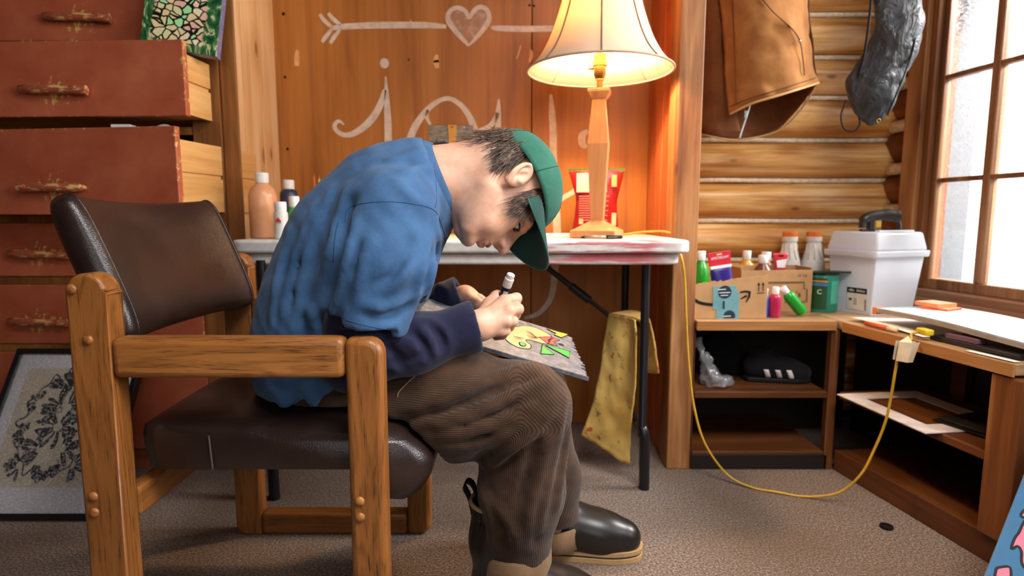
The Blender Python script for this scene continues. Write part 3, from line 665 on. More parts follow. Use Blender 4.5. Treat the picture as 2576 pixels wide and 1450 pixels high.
# ------------------------------------------------------------------ table lamp
LX, LY = at(1502, 590, 1.82).x, 1.82
lp = thing('table_lamp', 'lit wooden table lamp with flared bell shade on the folding table', 'lamp', (LX, LY, ZTAB + 0.0015))
def lz(py): return at(1502, py, LY).z - ZTAB
def sq(prof, name, mat, rot=24):
    m = MB().lathe(prof, 4); c, s = math.cos(math.radians(rot)), math.sin(math.radians(rot))
    m.v = [(x * c - y * s, x * s + y * c, z) for x, y, z in m.v]; return build(name, m, mat, lp, 0.0015)
lw_ = wood('lamp_wood', '#a9683a', '#c98a55', '#d99e69', 'Z', 1.5, 0.45, False, 0.6, 0.1)
k = LY / FPX * 1.09
sq([(72 * k, 0), (72 * k, 0.022), (66 * k, 0.024), (20 * k, lz(557))], 'base', lw_, 24)
sq([(20 * k, lz(560)), (33 * k, lz(365)), (20 * k, lz(252))], 'column', lw_, 32)
sq([(22 * k, lz(252)), (34 * k, lz(235)), (34 * k, lz(228))], 'collar', lw_, 32)
build('neck', MB().lathe([(0.009, lz(228)), (0.009, lz(205)), (0.014, lz(203)), (0.010, lz(198))], 16), M['brass'], lp, smooth=True, auto=40)
sk = build('socket', MB().lathe([(0.013, lz(200)), (0.018, lz(188)), (0.018, lz(170)), (0.021, lz(168)), (0.021, lz(160)), (0.019, lz(158)), (0.019, lz(138))], 20), M['brass'], lp, smooth=True, auto=40)
build('switch_knob', MB().tube([(-0.02, -0.008, lz(176)), (-0.034, -0.012, lz(176))], 0.004, 8), M['brass'], lp, smooth=True)
t = NT('lit_bulb'); M['bulb'] = t.fin(lin('#ffe2b0'), 0.3, **{'Emission Color': lin('#ffd49a'), 'Emission Strength': 12.0})
zb0 = lz(138)
build('bulb', MB().lathe([(0.012, zb0), (0.014, zb0 + 0.02), (0.026, zb0 + 0.05), (0.03, zb0 + 0.07), (0.024, zb0 + 0.092), (0.01, zb0 + 0.102), (0.001, zb0 + 0.104)], 20), M['bulb'], lp, smooth=True)
def shade_mat():
    t = NT('lampshade_fabric'); n = t.noise(t.coord('Object'), 300, 2)
    d = t.node('ShaderNodeBsdfDiffuse'); tr = t.node('ShaderNodeBsdfTranslucent'); c = t.mix(n, lin('#e6d3bb'), lin('#f0e2cc'))
    t.link(c, d.inputs[0]); tr.inputs[0].default_value = lin('#f6d9b0'); mx = t.node('ShaderNodeMixShader'); mx.inputs[0].default_value = 0.22
    t.link(d.outputs[0], mx.inputs[1]); t.link(tr.outputs[0], mx.inputs[2]); t.link(mx.outputs[0], t.n['Material Output'].inputs[0]); return t.m
zr = lz(180)
prof = [(0.212, 0.0), (0.200, 0.012), (0.178, 0.038), (0.154, 0.08), (0.134, 0.13), (0.118, 0.18), (0.106, 0.23), (0.096, 0.28), (0.088, 0.33), (0.084, 0.36)]
shp = smooth_pts([Vector((r, z, 0)) for r, z in prof], 3)
sh = build('shade', MB().lathe([(p.x, p.y + zr) for p in shp], 64, cap=False), shade_mat(), lp, smooth=True, solid=0.0016)
pm = plain('shade_piping', '#8f7a66', 0.7, 0.2)
for q in range(8):
    a = math.radians(q * 45 - 97)
    build('piping', MB().tube([((p.x + 0.0015) * math.cos(a), (p.x + 0.0015) * math.sin(a), p.y + zr) for p in shp], 0.0026, 6), pm, sh, smooth=True)
for r, z in ((prof[0][0] + 0.001, zr), (prof[-1][0] + 0.001, zr + prof[-1][1])):
    m = MB(); m.tube([(r * math.cos(q), r * math.sin(q), z) for q in [i * 2 * math.pi / 64 for i in range(65)]], 0.0034, 8, cap=False)
    build('rim_tape', m, plain('shade_tape', '#c3a88b', 0.7), sh, smooth=True)
build('harp', MB().tube(smooth_pts([(0.02, 0, lz(160)), (0.05, 0, zb0 + 0.06), (0.03, 0, zb0 + 0.16), (0, 0, zb0 + 0.2), (-0.03, 0, zb0 + 0.16), (-0.05, 0, zb0 + 0.06), (-0.02, 0, lz(160))], 5), 0.0018, 6), M['brass'], lp, smooth=True)
pl = bpy.data.lights.new('bulb_light', 'POINT'); pl.energy = 32; pl.color = (1.0, 0.73, 0.45); pl.shadow_soft_size = 0.05
plo = bpy.data.objects.new('bulb_light', pl); COL.objects.link(plo); plo.parent = lp; plo.location = (0, 0, zb0 + 0.16)

# ------------------------------------------------------------------ low shelf units
ZC = 0.487
bu = thing('shelf_unit', 'low open wooden shelf unit against the log wall beneath the paint boxes', 'shelf', (0.79, YF, 0))
def B_(x0, y0, z0, x1, y1, z1): return MB().box((x0 - 0.79, y0 - YF, z0), (x1 - 0.79, y1 - YF, z1))
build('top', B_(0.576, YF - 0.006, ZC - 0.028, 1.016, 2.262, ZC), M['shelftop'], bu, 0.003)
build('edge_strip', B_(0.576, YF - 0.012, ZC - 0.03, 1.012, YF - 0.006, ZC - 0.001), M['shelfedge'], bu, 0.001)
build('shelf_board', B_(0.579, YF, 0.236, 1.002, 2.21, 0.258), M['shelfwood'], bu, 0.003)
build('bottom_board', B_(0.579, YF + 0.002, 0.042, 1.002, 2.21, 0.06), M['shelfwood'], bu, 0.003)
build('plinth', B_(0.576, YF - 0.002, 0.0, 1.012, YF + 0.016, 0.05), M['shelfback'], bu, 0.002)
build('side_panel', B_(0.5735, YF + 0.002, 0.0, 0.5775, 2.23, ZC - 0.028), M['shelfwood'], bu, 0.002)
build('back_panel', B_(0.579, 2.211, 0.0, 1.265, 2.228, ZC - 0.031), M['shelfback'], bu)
build('corner_post', B_(1.002, YF - 0.002, 0.0, 1.03, YF + 0.026, ZC - 0.031), M['shelfpost'], bu, 0.003)
RA = (1.033, YF, 0); RR = math.atan2(-0.987, 0.163)
ru = thing('shelf_unit', 'low open wooden shelf unit running beneath the small-paned window', 'shelf', RA, RR)
def R_(x0, y0, z0, x1, y1, z1): return MB().box((x0, y0, z0), (x1, y1, z1))
def rloc(X, Y): dx, dy = X - RA[0], Y - RA[1]; return (dx * 0.163 - dy * 0.987, dx * 0.987 + dy * 0.163)
m = MB().slab([rloc(*p) for p in ((1.0215, 1.845), (1.112, 1.285), (1.485, 1.31), (1.368, 2.2), (1.362, 2.258), (1.0215, 2.258))], ZC - 0.028, ZC)
build('top', m, M['shelftop'], ru, 0.003)
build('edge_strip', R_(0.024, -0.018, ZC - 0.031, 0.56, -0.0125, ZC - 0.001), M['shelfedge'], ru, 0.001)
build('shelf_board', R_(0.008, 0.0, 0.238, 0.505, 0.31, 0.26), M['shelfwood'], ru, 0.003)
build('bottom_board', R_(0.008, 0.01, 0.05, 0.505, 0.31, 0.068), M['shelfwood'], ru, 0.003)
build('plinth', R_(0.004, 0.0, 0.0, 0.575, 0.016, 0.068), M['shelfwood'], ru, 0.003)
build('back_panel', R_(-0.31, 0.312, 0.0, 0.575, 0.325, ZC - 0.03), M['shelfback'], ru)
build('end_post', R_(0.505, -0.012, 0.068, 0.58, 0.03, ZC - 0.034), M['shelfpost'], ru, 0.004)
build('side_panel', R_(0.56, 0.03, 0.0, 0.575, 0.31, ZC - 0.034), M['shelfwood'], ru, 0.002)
build('batten', R_(0.12, 0.285, 0.26, 0.17, 0.31, ZC - 0.03), M['shelfwood'], ru, 0.002)
# ------------------------------------------------------------------ implicit surfaces for the figure and soft goods
def surface_nets(d, lo, h):
    """quad mesh of the zero level of the sampled distance d (naive surface nets)"""
    s = d < 0
    nx, ny, nz = d.shape
    c = np.zeros((nx - 1, ny - 1, nz - 1), np.uint8)
    cor = [(i, j, k) for i in (0, 1) for j in (0, 1) for k in (0, 1)]
    for i, j, k in cor: c += s[i:nx - 1 + i, j:ny - 1 + j, k:nz - 1 + k]
    cells = np.argwhere((c > 0) & (c < 8))
    idx = -np.ones(c.shape, np.int64); idx[tuple(cells.T)] = np.arange(len(cells))
    val = {q: d[cells[:, 0] + q[0], cells[:, 1] + q[1], cells[:, 2] + q[2]] for q in cor}
    acc = np.zeros((len(cells), 3)); cnt = np.zeros(len(cells))
    for a in cor:
        for ax in range(3):
            if a[ax]: continue
            b = list(a); b[ax] = 1; b = tuple(b); va, vb = val[a], val[b]; m = (va < 0) != (vb < 0)
            t = np.where(m, va / np.where(m, va - vb, 1), 0)
            p = np.tile(np.array(a, float), (len(cells), 1)); p[:, ax] += t
            acc[m] += p[m]; cnt[m] += 1
    V = (cells + acc / cnt[:, None]) * h + np.array(lo); F = []
    for ax in range(3):
        u, w_ = [(1, 2), (2, 0), (0, 1)][ax]
        sl0 = [slice(None)] * 3; sl1 = [slice(None)] * 3; sl0[ax] = slice(0, -1); sl1[ax] = slice(1, None)
        ch_ = s[tuple(sl0)] != s[tuple(sl1)]; e = np.argwhere(ch_)
        e = e[(e[:, u] > 0) & (e[:, w_] > 0) & (e[:, u] < d.shape[u] - 1) & (e[:, w_] < d.shape[w_] - 1)]
        if not len(e): continue
        du = np.zeros(3, int); du[u] = 1; dw = np.zeros(3, int); dw[w_] = 1
        q = [idx[tuple((e - x).T)] for x in (du + dw, dw, 0 * du, du)]
        Q = np.stack(q, 1); ins = s[tuple(e.T)]; Q[~ins] = Q[~ins][:, ::-1]
        F.append(Q)
    return V, np.concatenate(F)

class Grid:
    def __init__(s, lo, hi, h):
        s.lo = np.array(lo, float); s.h = h; n = np.ceil((np.array(hi) - s.lo) / h).astype(int) + 1
        s.X, s.Y, s.Z = np.meshgrid(*[(s.lo[i] + h * np.arange(n[i])).astype(np.float32) for i in range(3)], indexing='ij')
    def cone(s, a, b, r1, r2, sy=1.0, y0=0.0):
        """capsule of changing radius; sy > 1 widens it along y about y0"""
        Y = s.Y if sy == 1.0 else (s.Y - y0) / sy + y0
        a = np.array(a, float); b = np.array(b, float); ab = b - a
        t = np.clip(((s.X - a[0]) * ab[0] + (Y - a[1]) * ab[1] + (s.Z - a[2]) * ab[2]) / max(ab @ ab, 1e-9), 0, 1)
        return np.sqrt((s.X - a[0] - t * ab[0]) ** 2 + (Y - a[1] - t * ab[1]) ** 2 + (s.Z - a[2] - t * ab[2]) ** 2) - (r1 + (r2 - r1) * t)
    def ell(s, c, r, rot=None):
        x, y, z = s.X - c[0], s.Y - c[1], s.Z - c[2]
        if rot is not None:
            R = np.array(rot.to_matrix() if not isinstance(rot, Matrix) else rot); x, y, z = (R[0, 0] * x + R[1, 0] * y + R[2, 0] * z), (R[0, 1] * x + R[1, 1] * y + R[2, 1] * z), (R[0, 2] * x + R[1, 2] * y + R[2, 2] * z)
        k0 = np.sqrt((x / r[0]) ** 2 + (y / r[1]) ** 2 + (z / r[2]) ** 2); k1 = np.sqrt((x / r[0] ** 2) ** 2 + (y / r[1] ** 2) ** 2 + (z / r[2] ** 2) ** 2)
        return k0 * (k0 - 1) / np.maximum(k1, 1e-6)
    def plane(s, p, n):
        n = np.array(n, float); n /= np.linalg.norm(n)
        return (s.X - p[0]) * n[0] + (s.Y - p[1]) * n[1] + (s.Z - p[2]) * n[2]
    def chain(s, pts, rs, k=0.02, **kw):
        d = None
        for i in range(len(pts) - 1):
            c = s.cone(pts[i], pts[i + 1], rs[i], rs[i + 1], **kw); d = c if d is None else smin(d, c, k)
        return d
    def poly(s, pts, r):
        d = None
        for i in range(len(pts) - 1):
            c = s.cone(pts[i], pts[i + 1], r, r); d = c if d is None else np.minimum(d, c)
        return d
def smin(a, b, k):
    h = np.clip(0.5 + 0.5 * (b - a) / k, 0, 1); return b + (a - b) * h - k * h * (1 - h)
def smax(a, b, k): return -smin(-a, -b, k)
def mb_from(V, F):
    m = MB(); m.v = [tuple(v) for v in V.tolist()]; m.f = [tuple(f) for f in F.tolist()]; m.m = [0] * len(m.f); return m
def bvh_of(V, F): return BVHTree.FromPolygons([Vector(v) for v in V.tolist()], [tuple(f) for f in F.tolist()])
def hit(bvh, px, py, back=0.0):
    o = Vector((0, 0, CAM_Z)); d = (at(px, py, 1.0) - o).normalized(); r = bvh.ray_cast(o, d)
    return None if r[0] is None else r[0] + d * back
def folds(bvh, lines, back=0.0, sub=3, fade=0.0):
    out = []
    for ln in lines:
        S = smooth_pts([Vector((*q, 0)) for q in ln], sub); n_ = len(S) - 1
        P = [hit(bvh, p.x, p.y, back + fade * abs(2 * i / n_ - 1) ** 2.5) for i, p in enumerate(S)]; P = [p for p in P if p is not None]
        if len(P) > 1: out.append(P)
    return out

def fabric(name, dark, light, bump=0.25, scale=900, rough=0.9, sheen=0.08, spec=0.2, big=0.25):
    t = NT(name); c = t.coord('Object'); n = t.noise(c, scale, 2, 0.6); b_ = t.noise(c, 14, 4, 0.6); f = t.math('ADD', t.math('MULTIPLY', n, 0.35), t.math('MULTIPLY', b_, 0.65))
    col = t.ramp(f, [(0.3, lin(dark)), (0.7, lin(light))]); t.bump(t.math('ADD', t.math('MULTIPLY', n, 0.35), t.math('MULTIPLY', t.noise(c, 26, 4, 0.55, 0.6), big * 4)), bump * 1.6, 0.004)
    return t.fin(col, rough, spec, **{'Sheen Weight': sheen})
M['shirt'] = fabric('blue_cotton', '#284569', '#43658a')
M['navy'] = fabric('navy_knit', '#15152c', '#24243f', sheen=0.12)
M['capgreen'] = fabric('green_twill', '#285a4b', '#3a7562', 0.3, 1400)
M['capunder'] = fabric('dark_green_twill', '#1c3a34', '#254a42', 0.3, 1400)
def skin_mat():
    t = NT('skin'); c = t.coord('Object'); n = t.noise(c, 25, 4, 0.6); f = t.noise(c, 500, 2)
    col = t.ramp(n, [(0.3, lin('#c68f74')), (0.55, lin('#d9a78b')), (0.75, lin('#e2b59b'))]); t.bump(f, 0.12, 0.001)
    return t.fin(col, 0.48, 0.35, **{'Subsurface Weight': 0.12, 'Subsurface Radius': (0.012, 0.005, 0.003), 'Subsurface Scale': 0.4})
M['skin'] = skin_mat()
def cord_mat():
    t = NT('brown_corduroy'); a = t.node('ShaderNodeAttribute'); a.attribute_name = 'wale'
    w_ = t.math('SINE', t.math('MULTIPLY', a.outputs['Fac'], 2 * math.pi / 0.0028), 0); w_ = t.math('MULTIPLY_ADD', w_, 0.5, 0.5)
    c = t.coord('Object'); n = t.noise(c, 16, 4, 0.6)
    col = t.ramp(n, [(0.3, lin('#2f1d11')), (0.7, lin('#4f3623'))]); col = t.mix(t.math('MULTIPLY', t.step(w_, 0.45, 0.1), 0.5), col, lin('#22150c'))
    t.bump(t.math('ADD', w_, t.math('MULTIPLY', t.noise(c, 900, 2), 0.4)), 0.5, 0.0016)
    return t.fin(col, 0.85, 0.2, **{'Sheen Weight': 0.12})
M['cord'] = cord_mat()

# ------------------------------------------------------------------ the person
pe = thing('person', 'person in blue t-shirt and green cap bent over a board, drawing with a marker', 'person', (0, 0, 0))
BY = 1.2
def bp(px, py, Y=BY): return tuple(at(px, py, Y))
# plane of the board on the lap
NR, NL, FR_, FL_ = Vector(bp(1484, 950, 1.165)), Vector(bp(1195, 866, 1.165)), Vector(bp(1425, 838, 1.37)), Vector(bp(1085, 768, 1.37))
ex = (NR - NL).normalized(); ey0 = (FR_ - NR); en = ex.cross(ey0).normalized(); ey = en.cross(ex).normalized()
def above_board(g_, d_):
    f_ = lambda e: (g_.X - NR.x) * e.x + (g_.Y - NR.y) * e.y + (g_.Z - NR.z) * e.z
    return np.where((f_(ey) > -0.012) & (f_(ey) < 0.212) & (f_(ex) > -0.42), np.maximum(d_, 0.0015 - f_(en)), d_)
def off_chair(g_, d_):   # keeps arms clear of the chair's side frames and the seat
    z_ = (g_.Z < 0.625) & (g_.X < -0.19)
    return np.where(z_, np.maximum(d_, np.maximum(0.977 - g_.Y, g_.Y - 1.434)), d_)
# --- t-shirt
G = Grid((-0.60, 0.90, 0.36), (0.02, 1.50, 1.0), 0.0058)
spine = [bp(835, 985), bp(826, 870), bp(858, 750), bp(915, 615), bp(1000, 512), bp(1072, 452)]
d = G.chain(spine, [0.128, 0.132, 0.134, 0.130, 0.112, 0.078], 0.05, sy=1.32, y0=BY)
sh_n = [bp(985, 545, 1.045), bp(962, 660, 1.025), bp(922, 800, 1.018), bp(902, 880, 1.02)]
sh_f = [bp(1000, 545, 1.34), bp(1000, 660, 1.35), bp(1010, 770, 1.355), bp(1015, 800, 1.355)]
sl_n = G.chain(sh_n, [0.082, 0.081, 0.070, 0.064], 0.03)
ax_n = np.array(sh_n[2]) - np.array(sh_n[1]); hem_p = np.array(bp(915, 824, 0.99)); ax_n2 = np.array([-0.29, 0, -0.957])
sl_n = smax(sl_n, G.plane(hem_p, ax_n2), 0.004)
inner = np.maximum(G.chain(sh_n, [0.06, 0.06, 0.055, 0.05], 0.03), -G.plane(hem_p - 0.012 * ax_n2, ax_n2))
sl_f = smax(G.chain(sh_f, [0.08, 0.078, 0.068, 0.066], 0.03), G.plane(bp(1010, 775, 1.35), (0.02, 0.0, -1)), 0.004)
shirt0 = smin(smin(d, sl_f, 0.04), sl_n, 0.035)
neckcut = G.chain([bp(1085, 440), bp(1150, 425)], [0.072, 0.078], 0.01)
shirt0 = np.maximum(shirt0, -neckcut); shirt0 = np.maximum(shirt0, G.plane(bp(1110, 452), (0.8, 0, 0.32)))
hem_z = at(850, 1106, 1.06).z
shirt0 = np.maximum(shirt0, -G.plane((-0.45, 1.2, 0.478), (0, 0, 1)))
shirt0 = smax(shirt0, -inner, 0.006)
V0, F0 = surface_nets(shirt0, G.lo, G.h); bv = bvh_of(V0, F0)
dd = shirt0
ridges = [[(905, 545), (880, 620), (862, 700), (846, 780)], [(840, 480), (800, 560), (770, 660), (745, 800), (735, 850)], [(800, 520), (755, 620), (725, 740), (715, 840)],
          [(735, 590), (700, 700), (690, 840)], [(880, 470), (850, 560), (830, 640), (800, 740)], [(1090, 560), (1100, 620), (1085, 690), (1062, 760)], [(1075, 600), (1060, 680), (1040, 750)],
          [(930, 610), (905, 700), (900, 770)], [(980, 410), (1020, 400), (1060, 385)], [(1010, 440), (1050, 430), (1080, 420)], [(960, 740), (1010, 700), (1045, 640)],
          [(905, 760), (960, 775), (1030, 740)], [(790, 780), (800, 840), (810, 860)], [(770, 980), (800, 1020), (850, 1060)], [(690, 980), (740, 1050)], [(1000, 470), (1040, 500), (1075, 520)]]
grooves = [[(868, 560), (858, 640), (850, 720), (838, 790), (832, 850)], [(820, 500), (785, 590), (760, 680), (750, 780), (760, 860)], [(770, 560), (740, 660), (722, 760)], [(856, 600), (835, 700), (810, 790), (812, 850)],
           [(905, 610), (888, 700)], [(1090, 640), (1070, 720)], [(940, 725), (1000, 690), (1040, 610)], [(880, 500), (862, 560), (845, 620)], [(745, 1000), (800, 1050)], [(930, 790), (990, 790), (1035, 760)]]
for P in folds(bv, grooves, 0.001, 4, -0.012): dd = smax(dd, -G.poly(P, 0.0105), 0.014)
for P in folds(bv, ridges, 0.001, 4, 0.012): dd = smin(dd, G.poly(P, 0.0085), 0.012)
dd = dd + 0.0012 * np.sin(G.X * 95 + 3 * np.sin(G.Z * 31)) * np.sin(G.Z * 60 + G.X * 45 + 2 * np.sin(G.Y * 40))
dd = off_chair(G, above_board(G, dd))
V1, F1 = surface_nets(dd, G.lo, G.h); bv1 = bvh_of(V1, F1)
shirt = build('t_shirt', mb_from(V1, F1), M['shirt'], pe, smooth=True, label='faded blue cotton t-shirt with loose sleeves')
shirt.modifiers.new('soften', 'SMOOTH').iterations = 2
def seam_tube(lines, r, name, mat, parent, back=0.0):
    for ln in lines:
        P = folds(bv1, [ln], back, 6)
        if P: build(name, MB().tube(P[0], r, 6), mat, parent, smooth=True)
M['stitch'] = plain('blue_stitching', '#1f416b', 0.8, 0.2)
seam_tube([[(868, 560), (872, 530), (900, 515), (960, 508), (1030, 512), (1090, 528), (1112, 570), (1122, 610)], [(1085, 395), (1096, 450), (1098, 500), (1094, 522)], [(826, 782), (870, 805), (930, 822), (1003, 834)], [(850, 560), (842, 600), (838, 660)]], 0.0008, 'seam', M['stitch'], shirt, 0.0002)
# ribbed neckband
nc = Vector(bp(1108, 452)); nd = Vector((0.8, 0, 0.32)).normalized(); e1 = Vector((0, 1, 0)); e2 = nd.cross(e1).normalized()
m = MB(); ring = [nc + nd * 0.002 + e1 * (0.083 * math.cos(q)) + e2 * (0.079 * math.sin(q)) for q in [i * 2 * math.pi / 40 for i in range(41)]]
def band(u, v):
    q = 2 * math.pi * u; k_ = 0.004 * math.sin(math.pi * v); return nc + nd * (-0.014 + 0.026 * v) + (e1 * math.cos(q) * (0.088 - 0.012 * v + k_) + e2 * math.sin(q) * (0.082 - 0.012 * v + k_))
m.grid(band, 40, 5, wrap=True)
build('collar', m, M['shirt'], shirt, smooth=True, solid=0.0035)

# --- navy long sleeves
def sleeve(pts, rs, name, lines_r, lines_g, cuff_end, cuff_dir, lo, hi):
    g = Grid(lo, hi, 0.0048); dn = g.chain(pts, rs, 0.03); dn = np.maximum(dn, g.plane(cuff_end, cuff_dir))
    v, f = surface_nets(dn, g.lo, g.h); b_ = bvh_of(v, f)
    for P in folds(b_, lines_r, 0.002, 4, 0.006): dn = smin(dn, g.poly(P, 0.006), 0.012)
    for P in folds(b_, lines_g, 0.001, 4, -0.006): dn = smax(dn, -g.poly(P, 0.005), 0.012)
    hollow = g.cone(np.array(cuff_end) - np.array(cuff_dir) * 0.012, np.array(cuff_end) + np.array(cuff_dir) * 0.02, rs[-1] - 0.005, rs[-1] - 0.004)
    dn = off_chair(g, above_board(g, np.maximum(dn, -hollow)))
    v, f = surface_nets(dn, g.lo, g.h); o = build(name, mb_from(v, f), M['navy'], pe, smooth=True); o.modifiers.new('soften', 'SMOOTH').iterations = 2; return o
w_n = Vector(bp(1192, 822, 1.075)); el_n = Vector(bp(888, 902, 1.036)); cd = (w_n - el_n).normalized()
sleeve([bp(955, 640, 1.03), bp(905, 800, 1.026), tuple(el_n), bp(1040, 865, 1.05), tuple(w_n), tuple(w_n + cd * 0.01)], [0.052, 0.053, 0.055, 0.050, 0.041, 0.040], 'undershirt_sleeve',
       [[(960, 880), (985, 910), (1000, 930)], [(1010, 850), (1050, 880), (1070, 905)], [(1045, 815), (1075, 850), (1085, 890)], [(920, 860), (980, 850), (1020, 830)], [(1060, 810), (1110, 830), (1130, 870)], [(960, 900), (1040, 900), (1120, 880)], [(985, 870), (1050, 850), (1090, 812)]],
       [[(975, 870), (1000, 900), (1010, 925)], [(1030, 830), (1065, 865), (1080, 900)], [(1085, 820), (1110, 850), (1115, 880)], [(980, 915), (1060, 895)]],
       tuple(w_n + cd * 0.006), tuple(cd), (-0.42, 0.90, 0.44), (0.0, 1.2, 0.85))
w_f = Vector(bp(1158, 745, 1.37)); el_f = Vector(bp(1030, 800, 1.372)); cf = (w_f - el_f).normalized()
sleeve([bp(1000, 640, 1.36), bp(1010, 760, 1.368), tuple(el_f), tuple(w_f), tuple(w_f + cf * 0.01)], [0.055, 0.056, 0.056, 0.040, 0.039], 'undershirt_sleeve',
       [[(1100, 715), (1125, 735), (1135, 760)]], [], tuple(w_f + cf * 0.005), tuple(cf), (-0.36, 1.28, 0.48), (-0.05, 1.53, 0.85))

# --- trousers
G = Grid((-0.56, 0.98, 0.10), (0.22, 1.50, 0.66), 0.0056)
hipn, kneen, anken = bp(925, 1030, 1.12), bp(1322, 1026, 1.11), bp(1302, 1402, 1.13)
hipf, kneef, ankef = bp(925, 1010, 1.30), bp(1330, 985, 1.31), bp(1395, 1362, 1.35)
tn = smin(G.chain([hipn, bp(1140, 1016, 1.115), kneen], [0.098, 0.105, 0.083], 0.03), G.chain([kneen, bp(1312, 1230, 1.12), anken], [0.082, 0.081, 0.062], 0.03), 0.03)
tn = np.maximum(tn, -G.plane(at(1300, 1410, 1.13), (0.05, 0.0, 1)))
tf = smin(G.chain([hipf, kneef], [0.10, 0.080], 0.03), G.chain([kneef, bp(1375, 1200, 1.33), ankef], [0.080, 0.075, 0.060], 0.03), 0.03)
tf = np.maximum(tf, -G.plane(at(1400, 1345, 1.35), (0.0, 0.0, 1)))
pel = G.chain([bp(840, 1010, 1.13), bp(840, 1010, 1.29)], [0.11, 0.11], 0.03)
pel = smin(pel, G.cone(bp(840, 960), bp(930, 975), 0.1, 0.09, sy=1.3, y0=BY), 0.04)
tr = smin(np.minimum(tn, tf), pel, 0.04)
seatline = np.interp(G.X, [-0.28, -0.22, -0.165, -0.138, -0.115, -0.09, -0.06], [0.474, 0.462, 0.434, 0.398, 0.345, 0.25, 0.05]); tr = np.maximum(tr, seatline - G.Z)
bz = (G.X - NR.x) * en.x + (G.Y - NR.y) * en.y + (G.Z - NR.z) * en.z; byy = (G.X - NR.x) * ey.x + (G.Y - NR.y) * ey.y + (G.Z - NR.z) * ey.z; bxx = (G.X - NR.x) * ex.x + (G.Y - NR.y) * ex.y + (G.Z - NR.z) * ex.z
BOARD = (byy > -0.012) & (bxx < 0.02) & (bxx > -0.42)
tr = np.where(BOARD, np.maximum(tr, bz + 0.0135), tr)
def clampseat(d_): return d_
V0, F0 = surface_nets(tr, G.lo, G.h); bt = bvh_of(V0, F0)
ridges = [[(985, 1040), (1100, 1010), (1220, 960), (1330, 930)], [(1000, 1075), (1130, 1060), (1260, 1010), (1370, 960)], [(1060, 1100), (1180, 1085), (1290, 1050), (1380, 1000)], [(1110, 1120), (1200, 1120), (1290, 1085), (1350, 1050)],
          [(1010, 985), (1080, 935), (1180, 890)], [(1410, 1010), (1400, 1100), (1375, 1220), (1350, 1330)], [(1385, 1080), (1360, 1180), (1330, 1290), (1325, 1370)], [(1345, 1070), (1380, 1040), (1400, 1000)], [(1230, 1170), (1300, 1120), (1350, 1080)],
          [(1240, 1250), (1290, 1330), (1300, 1380)], [(1215, 1220), (1235, 1300), (1240, 1370)], [(1422, 1090), (1412, 1180), (1395, 1270)]]
grooves = [[(980, 1060), (1110, 1035), (1240, 985), (1350, 945)], [(1030, 1090), (1150, 1075), (1270, 1030), (1375, 980)], [(1080, 1115), (1190, 1105), (1290, 1070)], [(1220, 1150), (1290, 1140), (1340, 1090)], [(1398, 1090), (1375, 1190), (1345, 1300), (1340, 1370)], [(1360, 1100), (1330, 1200), (1310, 1290)], [(1215, 1160), (1250, 1172), (1290, 1160)], [(1225, 1240), (1260, 1310), (1270, 1370)]]
for P in folds(bt, grooves, 0.001, 4, -0.013): tr = smax(tr, -G.poly(P, 0.0115), 0.014)
for P in folds(bt, ridges, 0.001, 4, 0.012): tr = smin(tr, G.poly(P, 0.010), 0.014)
tr = tr + 0.0010 * np.sin(G.X * 60 + 3 * np.sin(G.Z * 41)) * np.sin(G.Z * 70 + G.X * 30)
V1, F1 = surface_nets(tr, G.lo, G.h)
trs = build('trousers', mb_from(V1, F1), M['cord'], pe, smooth=True, label='baggy brown corduroy trousers with rolled cuffs')
trs.modifiers.new('soften', 'SMOOTH').iterations = 2
def seg_signed(p, a, b):
    ab = b - a; L2 = (ab ** 2).sum(); t_ = np.clip(((p - a) @ ab) / L2, 0, 1); q = a + t_[:, None] * ab; dd_ = np.linalg.norm(p - q, axis=1)
    return dd_, ((p[:, 0] - a[0]) * ab[1] - (p[:, 1] - a[1]) * ab[0]) / math.sqrt(L2)
xz = V1[:, [0, 2]]; nearleg = V1[:, 1] < 1.215
def wale(A, B, C2):
    d1, s1 = seg_signed(xz, A, B); d2, s2 = seg_signed(xz, B, C2); w1 = np.clip(0.5 + (d2 - d1) / 0.07, 0, 1); w1 = w1 * w1 * (3 - 2 * w1); return s1 * w1 + s2 * (1 - w1)
f2 = lambda p: np.array([p[0], p[2]])
wl_ = np.where(nearleg, wale(f2(hipn), f2(kneen), f2(anken)), wale(f2(hipf), f2(kneef), f2(ankef)))
wl_ = 0.095 * np.arcsin(np.clip(wl_ / 0.125, -0.98, 0.98))
at_ = trs.data.attributes.new('wale', 'FLOAT', 'POINT'); at_.data.foreach_set('value', wl_.astype(np.float32))
def cuff(c, rx, ry, h, name, tiltx=0.0):
    m = MB()
    def fn(u, v):
        q = 2 * math.pi * u; prof_ = [(1.0, 0.0), (1.06, 0.06), (1.075, 0.5), (1.06, 0.93), (1.0, 1.0), (0.95, 0.96), (0.94, 0.5), (0.95, 0.02), (1.0, 0.0)]
        k_, z_ = prof_[int(round(v * 8))]; wob = 1 + 0.025 * math.sin(q * 3 + 1) + 0.015 * math.sin(q * 7)
        return (c[0] + rx * k_ * wob * math.cos(q), c[1] + ry * k_ * wob * math.sin(q), c[2] + h * z_ + tiltx * math.cos(q))
    m.grid(fn, 36, 8, wrap=True); o = build(name, m, M['cuffcord'], trs, smooth=True); return o
M['cuffcord'] = fabric('corduroy_wrong_side', '#6a5039', '#8a6d50', 0.3, 1100)
cz = at(1300, 1450, 1.13).z
cuff((at(1298, 1410, 1.13).x, 1.13, cz - 0.012), 0.066, 0.066, at(1300, 1368, 1.13).z - cz + 0.012, 'cuff', 0.006)
cuff((at(1398, 1350, 1.35).x, 1.35, at(1400, 1362, 1.35).z), 0.060, 0.060, 0.055, 'cuff')
